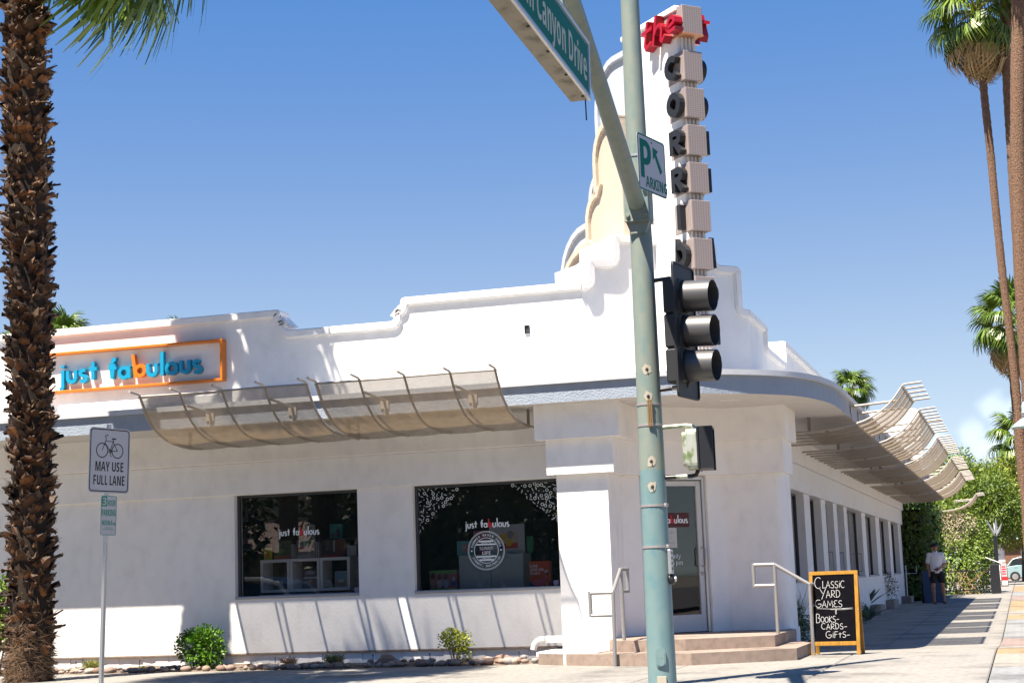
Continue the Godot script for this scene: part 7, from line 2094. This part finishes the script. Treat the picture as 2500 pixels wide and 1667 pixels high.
func palms() -> void:
	var r := RandomNumberGenerator.new(); r.seed = 12
	for k in 4:
		fr_green.append(frond_mesh(r, 0.0)); fr_dry.append(frond_mesh(r, 1.0, 30, 0.9))
	# the big shaggy palm in front of the shop
	var o := Vector3(-12.36, 0, 2.6)
	var t := thing("shaggy_palm", "big palm, its trunk shaggy with split brown leaf bases, before the shop sign", "palm tree", o)
	var pts := [Vector3(0, -0.1, 0), Vector3(0.02, 2.6, 0), Vector3(-0.05, 5.5, 0), Vector3(-0.14, 9.0, 0), Vector3(-0.2, 10.9, 0)]
	var m := ringed_trunk(pts, [0.27, 0.235, 0.235, 0.255, 0.255, 0.22], 3, 120)
	obj("trunk", m, mats.fibre, t)
	# a fibrous foot
	m = MB.new()
	for k in 2600:
		var a := r.randf() * TAU; var y := r.randf_range(-0.05, 1.0) * r.randf_range(0.4, 1.0)
		var out := Vector3(cos(a), 0, sin(a)); var sd := Vector3(-sin(a), 0, cos(a))
		m.col = lc(0.07, 0.04, 0.025).lerp(lc(0.26, 0.16, 0.09), r.randf()); m.col.a = 1
		var p := out * (0.245 + 0.03 * r.randf()) + Vector3(0, y, 0)
		var d := (sd * r.randf_range(-1, 1) + Vector3(0, r.randf_range(-0.9, 0.2), 0) + out * 0.12).normalized()
		leaf(m, p, d, out, r.randf_range(0.1, 0.26), 0.009, m.col)
	stuff(obj("fibre", m, mats.dry, t))
	var boots := []
	for k in 30: boots.append(boot_mesh(r))
	var others := []
	var made := 0
	var n := 2300
	for k in n:
		var y := 0.30 + 10.4 * (k + 0.5) / n
		var a := k * 2.39996 + r.randf_range(-0.3, 0.3)
		var out := Vector3(sin(a), 0, cos(a))
		var ax := lerpf(0.02, -0.05, clampf((y - 2.6) / 2.9, 0, 1)) + lerpf(0, -0.09, clampf((y - 5.5) / 3.5, 0, 1))
		var rad := 0.215 + (0.02 if y > 5.0 else 0.0) + r.randf_range(-0.02, 0.02)
		var lean := r.randf_range(0.0, 0.5) if r.randf() < 0.85 else r.randf_range(0.5, 1.0)
		var b := Basis(Vector3.UP, a) * Basis(Vector3.RIGHT, lean) * Basis(Vector3.BACK, r.randf_range(-1.0, 1.0))
		var sc := r.randf_range(0.6, 1.15)
		var xf := Transform3D(b.scaled(Vector3.ONE * sc), Vector3(ax, y, 0) + out * rad)
		# those turned to the street stand as parts of their own
		if made < 290 and out.dot(Vector3(0.55, 0, 0.83)) > 0.30 and k % 2 == 0:
			var q := obj("leaf_base", boots[r.randi() % 30], mats.boot, t); q.transform = xf; made += 1
		else: others.append(xf)
	shaggy(t, others, boots)
	# its crown: upright leaves, and a few hanging ones on the side of the shop
	for q in [[1.9, -24.0, 1.6], [2.25, -36.0, 1.5], [1.62, -33.0, 1.5], [1.75, -46.0, 1.45], [1.85, -58.0, 1.45], [1.68, -40.0, 1.6],  [2.9, 20.0, 1.3], [3.5, 5.0, 1.3], [3.1, -15.0, 1.3], [2.5, 10.0, 1.4], [4.1, 45.0, 1.3], [2.0, 40.0, 1.3], [3.2, 50.0, 1.3], [2.6, 66.0, 1.3]]:
		var fo := obj("frond", fr_green[int(q[0] * 10) % 4], mats.frond, t)
		fo.transform = Transform3D((Basis(Vector3.UP, q[0]) * Basis(Vector3.RIGHT, deg_to_rad(-q[1]))).scaled(Vector3.ONE * q[2]), Vector3(-0.2, 10.85, 0))
	# its neighbours along the kerb, whose crowns shade the pavement and the wall
	for q in [[Vector3(-10.75, 0, 6.7), 10.6, 42, "kerb palm whose crown shades the pavement before the display windows"], [Vector3(-15.6, 0, 14.2), 10.4, 43, "shaggy median palm mirrored in the display window over the shelf unit"], [Vector3(-17.6, 0, 16.4), 10.5, 44, "bare median palm mirrored as a dark trunk in the display window"]]:
		t = thing("kerb_palm", q[3], "palm tree", q[0], 0, "palms along the street")
		m = ringed_trunk([Vector3(0, -0.2, 0), Vector3(0.05, 5, 0), Vector3(0.0, q[1] - 0.2, 0)], [0.26, 0.22, 0.2], 5, 60); obj("trunk", m, mats.palm_bark if q[2] == 44 else mats.fibre, t)
		if q[2] == 43: shaggy(t, others, boots)
		fronds(t, Vector3(0, q[1], 0), 32, 0, 1.15, q[2], 0, -8.0)
	# slim tall palms far down the side street
	var g := "tall palms along the side street"
	t = thing("slim_palm", "slim tall palm with a dead brown skirt, standing apart from the two thick trunks", "palm tree", Vector3(0, 0, -54), 0, g)
	m = ringed_trunk([Vector3(0.40, 0, 0), Vector3(0.43, 5, 0), Vector3(0.41, 8, 0), Vector3(0.33, 11, 0), Vector3(0.23, 13.5, 0), Vector3(0.15, 17, 0), Vector3(0.12, 19.5, 0), Vector3(0.05, 22.3, 0), Vector3(0.04, 25.4, 0)], [0.26, 0.19, 0.175, 0.17, 0.17, 0.18], 6, 190); obj("trunk", m, mats.palm_bark, t)
	fronds(t, Vector3(0.04, 26.2, 0), 30, 14, 1.5, 47, 18)
	t = thing("thick_palm", "tall palm with a lighter ringed trunk, behind the thickest trunk at the picture's edge", "palm tree", Vector3(0, 0, -54), 0, g)
	m = ringed_trunk([Vector3(1.0, 0, 0), Vector3(0.92, 10, 0), Vector3(0.98, 16, 0), Vector3(1.05, 20, 0), Vector3(1.14, 24, 0), Vector3(1.32, 27, 0), Vector3(1.4, 30, 0)], [0.28, 0.23, 0.22, 0.215, 0.21], 7, 170); obj("trunk", m, mats.palm_bark, t)
	fronds(t, Vector3(1.4, 30.4, 0), 30, 10, 1.5, 44, 24)
	t = thing("thick_palm", "thickest palm trunk at the picture's edge, rough red brown bark", "palm tree", Vector3(0, 0, -50), 0, g)
	m = ringed_trunk([Vector3(0.95, 0, 0), Vector3(0.93, 5, 0), Vector3(0.92, 9, 0), Vector3(0.97, 12.5, 0), Vector3(1.12, 16, 0), Vector3(1.31, 19.5, 0), Vector3(1.8, 25.2, 0), Vector3(2.1, 29, 0)], [0.40, 0.34, 0.32, 0.31, 0.31], 8, 170); obj("trunk", m, mats.palm_bark, t)
	fronds(t, Vector3(2.1, 29.5, 0), 30, 10, 1.5, 45, 24)
	t = thing("weeping_palm", "palm with long pale hanging dead fronds, partly behind the slim tall trunk", "palm tree", Vector3(0.45, 0, -75), 0, g)
	m = ringed_trunk([Vector3(0.1, 0, 0), Vector3(0.0, 7, 0), Vector3(-0.05, 14.2, 0)], [0.3, 0.25, 0.22], 9, 60); obj("trunk", m, mats.palm_bark, t)
	fronds(t, Vector3(-0.05, 14.6, 0), 30, 18, 1.35, 46, 8)
	t = thing("low_palm", "lower palm with drooping dry fronds behind the pale blue street lamp", "palm tree", Vector3(0.75, 0, -88), 0, g)
	m = ringed_trunk([Vector3(0, 0, 0), Vector3(0, 8.6, 0)], [0.3, 0.25], 10, 50); obj("trunk", m, mats.palm_bark, t)
	fronds(t, Vector3(0, 8.8, 0), 24, 22, 1.4, 47, 4)
	# crowns showing over the roofs
	var rp := [[Vector3(-5.55, 0, -40), 7.55, 0.52, "palm crown showing above the canopy's curve, with hanging dry fronds"], [Vector3(-29.4, 0, -25), 9.35, 0.6, "palm top showing over the parapet beside the shaggy trunk"], [Vector3(-25.1, 0, -25), 8.75, 0.55, "tip of a palm just showing over the parapet above the orange framed sign"], [Vector3(-31.9, 0, -25), 9.0, 0.6, "palm tip over the parapet at the picture's edge, past the shaggy trunk"]]
	for i in rp.size():
		var q: Array = rp[i]
		t = thing("roof_palm", q[3], "palm tree", q[0], 0, "palms showing over the roofs")
		m = ringed_trunk([Vector3(), Vector3(0, q[1], 0)], [0.2, 0.16], 20 + i, 30); obj("trunk", m, mats.palm_bark, t)
		fronds(t, Vector3(0, q[1], 0), 30, 8, q[2], 60 + i)

# ---------------------------------------------------------------- far end of the side street
func tree(called: String, label: String, cat: String, at: Vector3, lobes: Array, twigs: int, l: float, w: float, c0: Color, c1: Color, h: float, group := "") -> void:
	var t := thing(called, label, cat, at, 0, group)
	var m := MB.new()
	crown(m, lobes, twigs, 6, l, w, c0, c1, 0.25, 1.3)
	obj("crown", m, mats.leaf, t)
	m = MB.new()
	m.tube([Vector3(0, -0.1, 0), Vector3(0.1, h * 0.3, 0), Vector3(0.0, h * 0.62, 0.1)], [0.22, 0.17, 0.10], 8)
	for k in 6:
		var a := k * 1.05
		m.tube([Vector3(0.05, h * 0.35, 0), Vector3(cos(a) * h * 0.13, h * 0.6, sin(a) * h * 0.13), Vector3(cos(a) * h * 0.25, h * 0.85, sin(a) * h * 0.25)], [0.09, 0.06, 0.02], 6)
	obj("trunk", m, mats.bark, t)

func far_things() -> void:
	var c0 := lc(0.05, 0.105, 0.008); var c1 := lc(0.25, 0.33, 0.03)
	var g := "feathery trees past the hedge"
	tree("feathery_tree", "feathery bright green tree whose top stands against the small cloud", "tree", Vector3(-2.9, 0, -76), [[Vector3(0, 4.6, 0), Vector3(2.4, 2.3, 2.2)], [Vector3(-0.3, 6.2, 0.5), Vector3(1.4, 1.5, 1.4)], [Vector3(1.4, 5.3, 0), Vector3(1.4, 1.5, 1.5)], [Vector3(-1.8, 4.2, 0.6), Vector3(1.4, 1.6, 1.4)]], 2600, 0.26, 0.075, c0, c1, 7.0, g)
	tree("feathery_tree", "feathery tree with yellow flecks beside the low palm", "tree", Vector3(0.2, 0, -80), [[Vector3(0, 4.4, 0), Vector3(2.2, 2.2, 2.2)], [Vector3(-0.9, 5.9, 0.4), Vector3(1.5, 1.4, 1.5)], [Vector3(1.3, 5.0, 0), Vector3(1.5, 1.5, 1.5)], [Vector3(-0.2, 3.0, 1.0), Vector3(1.9, 1.0, 1.4)]], 2600, 0.26, 0.075, c0, lc(0.32, 0.34, 0.025), 6.8, g)
	tree("feathery_tree", "dark green feathery tree low over the reading desk and blade column", "tree", Vector3(-1.8, 0, -66), [[Vector3(0, 3.1, 0), Vector3(1.7, 1.3, 1.5)], [Vector3(1.3, 3.7, 0.3), Vector3(1.2, 1.1, 1.2)], [Vector3(-1.2, 3.6, 0), Vector3(1.3, 1.3, 1.2)], [Vector3(0.6, 4.6, 0), Vector3(1.3, 1.1, 1.2)]], 2400, 0.22, 0.065, lc(0.03, 0.07, 0.008), lc(0.17, 0.24, 0.025), 5.0, g)
	# far street front with a stone wall and its sign
	var t := thing("far_building", "low white building with a brown door and stone base at the street's far end", "building", Vector3(0, 0, -97))
	var m := MB.new(); m.span(Vector3(-3.0, 0, -4), Vector3(9.0, 2.5, 0)); obj("wall", m, mats.white_stucco, t)
	m = MB.new(); m.span(Vector3(-3.2, 2.5, -4.3), Vector3(0.62, 2.68, 0.5)); obj("eave", m, flat(0.22, 0.09, 0.05), t)
	m = MB.new(); m.span(Vector3(-1.0, 0, 0.0), Vector3(0.05, 2.3, 0.12)); obj("door", m, flat(0.20, 0.10, 0.06), t)
	var wm := obj("stone_wall", _b(Vector3(0.9, 0.0, 0.0), Vector3(9.0, 1.98, 0.30)), flat(0.16, 0.13, 0.11), t)
	var r := RandomNumberGenerator.new(); r.seed = 8
	var sm := [flat(0.30, 0.24, 0.19, 0.9), flat(0.38, 0.32, 0.26, 0.9), flat(0.24, 0.19, 0.16, 0.9)]
	for row in 5:
		var x := 0.92
		while x < 3.2:
			var w := r.randf_range(0.35, 0.75)
			m = MB.new(); m.bbox(Vector3(x + w / 2, 0.2 + 0.39 * row, 0.31), Vector3(w - 0.05, 0.34, 0.12), 0.04); obj("stone", m, sm[r.randi() % 3], wm); x += w
	m = MB.new(); m.span(Vector3(0.62, 2.5, -0.4), Vector3(4.0, 4.3, 0.04)); obj("upper_wall", m, mats.white_stucco, t)
	t = thing("far_sign", "pale far sign with dark capitals over the stone wall at the street's end", "sign", Vector3(0.35, 2.02, -96.66))
	m = MB.new(); m.span(Vector3(0, 0, -0.05), Vector3(3.6, 0.42, 0.02)); obj("panel", m, flat(0.50, 0.42, 0.33), t)
	m = MB.new(); m.text("CHINESE", 0.26, 0.02, Transform3D(Basis(), Vector3(0.12, 0.21, 0.03)), false, 1.25, HORIZONTAL_ALIGNMENT_LEFT); obj("lettering", m, mats.grey_paint, t)
	m = MB.new()
	for k in 4: m.stroke(pl([0.45 + 0.28 * k, 1.7, 0.55 + 0.26 * k, 1.2, 0.42 + 0.3 * k, 0.9]), 0.09, -0.25, -0.20, Transform3D())
	obj("brush_mark", m, mats.black_paint, t)
	# mountains behind the viewer's street and far off
	m = MB.new()
	var f := FastNoiseLite.new(); f.seed = 4; f.frequency = 0.004; f.fractal_octaves = 5
	var nx := 90; var nz := 14
	var rows := []
	for k in nz:
		var row := PackedVector3Array()
		for i in nx + 1:
			var x := lerpf(-1400.0, 1400.0, float(i) / nx); var s := float(k) / (nz - 1)
			var z := 330.0 + 500.0 * s
			row.push_back(Vector3(x, -2.0 + (190.0 * sin(s * PI * 0.55) * (0.75 + 0.5 * f.get_noise_2d(x, z)) + 45.0 * f.get_noise_2d(x * 2.3, z * 2.3)) * minf(s * 2.2, 1.0), z))
		rows.append(row)
	for k in nz - 1:
		for i in nx: m.quad(rows[k][i], rows[k + 1][i], rows[k + 1][i + 1], rows[k][i + 1])
	struct("hills", m, mats.rock_hill)

# ---------------------------------------------------------------- what stands across the street and shows in the glass
func across_the_street() -> void:
	make_car("kerb_car", "white car at the kerb outside the picture, mirrored low in the display window", Vector3(-15.4, -0.19, 9.0), PI, mat("car_white", 0.72, 0.73, 0.74, 0.25))
	var t := thing("tile_roof_house", "tan house with a tiled roof across the street, mirrored in the display window", "house", Vector3(-40.5, -0.2, 62))
	var m := MB.new(); m.span(Vector3(-2.4, 0, -4), Vector3(9, 3.3, 6)); obj("wall", m, flat(0.30, 0.24, 0.17), t)
	m = MB.new(); m.quad(Vector3(-3.2, 3.2, -4.7), Vector3(9.6, 3.2, -4.7), Vector3(9.6, 5.0, 1), Vector3(-3.2, 5.0, 1)); m.quad(Vector3(-3.2, 5.0, 1), Vector3(9.6, 5.0, 1), Vector3(9.6, 3.2, 6.7), Vector3(-3.2, 3.2, 6.7)); m.tri(Vector3(9, 3.2, -4), Vector3(9, 5, 1), Vector3(9, 3.2, 6)); m.tri(Vector3(-2.4, 3.2, -4), Vector3(-2.4, 5, 1), Vector3(-2.4, 3.2, 6)); obj("roof", m, flat(0.17, 0.07, 0.05), t)
	var names := ["bushy dark tree across the street, mirrored at the display window's outer edge", "dark tree across the street, mirrored beside the tiled roof", "wide dark tree across the street, mirrored behind the confetti print", "tall dark tree across the street, mirrored in the confetti window", "dark tree across the street, mirrored at the pillar", "dark tree across the street, mirrored in the entrance door"]
	var spots := [Vector3(-39.2, 0, 50), Vector3(-31, 0, 62), Vector3(-27, 0, 50), Vector3(-21, 0, 54), Vector3(-14, 0, 50), Vector3(5, 0, 48)]
	for i in 6: tree("street_tree", names[i], "tree", spots[i], [[Vector3(0, 3.8, 0), Vector3(4.2, 3.6, 3.5)], [Vector3(2.5, 5.2, 0), Vector3(2.8, 2.6, 2.8)], [Vector3(-2.6, 4.6, 0), Vector3(3.0, 2.6, 2.8)], [Vector3(0, 1.6, -1), Vector3(4.4, 1.6, 2)]], 1100, 0.5, 0.26, lc(0.012, 0.025, 0.005), lc(0.06, 0.085, 0.015), 7.0, "trees across the street")
	t = thing("pale_block", "pale low building on the far side of the side street, mirrored in its windows", "building", Vector3(34, 0, -30))
	m = MB.new(); m.span(Vector3(0, -0.3, -30), Vector3(12, 6.5, 16)); obj("wall", m, flat(0.55, 0.52, 0.48), t)
	m = MB.new(); m.span(Vector3(-0.05, 1.2, -28), Vector3(0.0, 2.6, 14)); obj("window", m, flat(0.06, 0.08, 0.1, 0.2), t)
	tree("street_tree", "round tree on the far side of the side street, mirrored in its windows", "tree", Vector3(20, 0, -8), [[Vector3(0, 3.4, 0), Vector3(2.6, 2.2, 2.6)], [Vector3(1, 4.5, 1), Vector3(1.8, 1.6, 1.8)]], 700, 0.35, 0.18, lc(0.04, 0.08, 0.01), lc(0.18, 0.24, 0.03), 5.0)
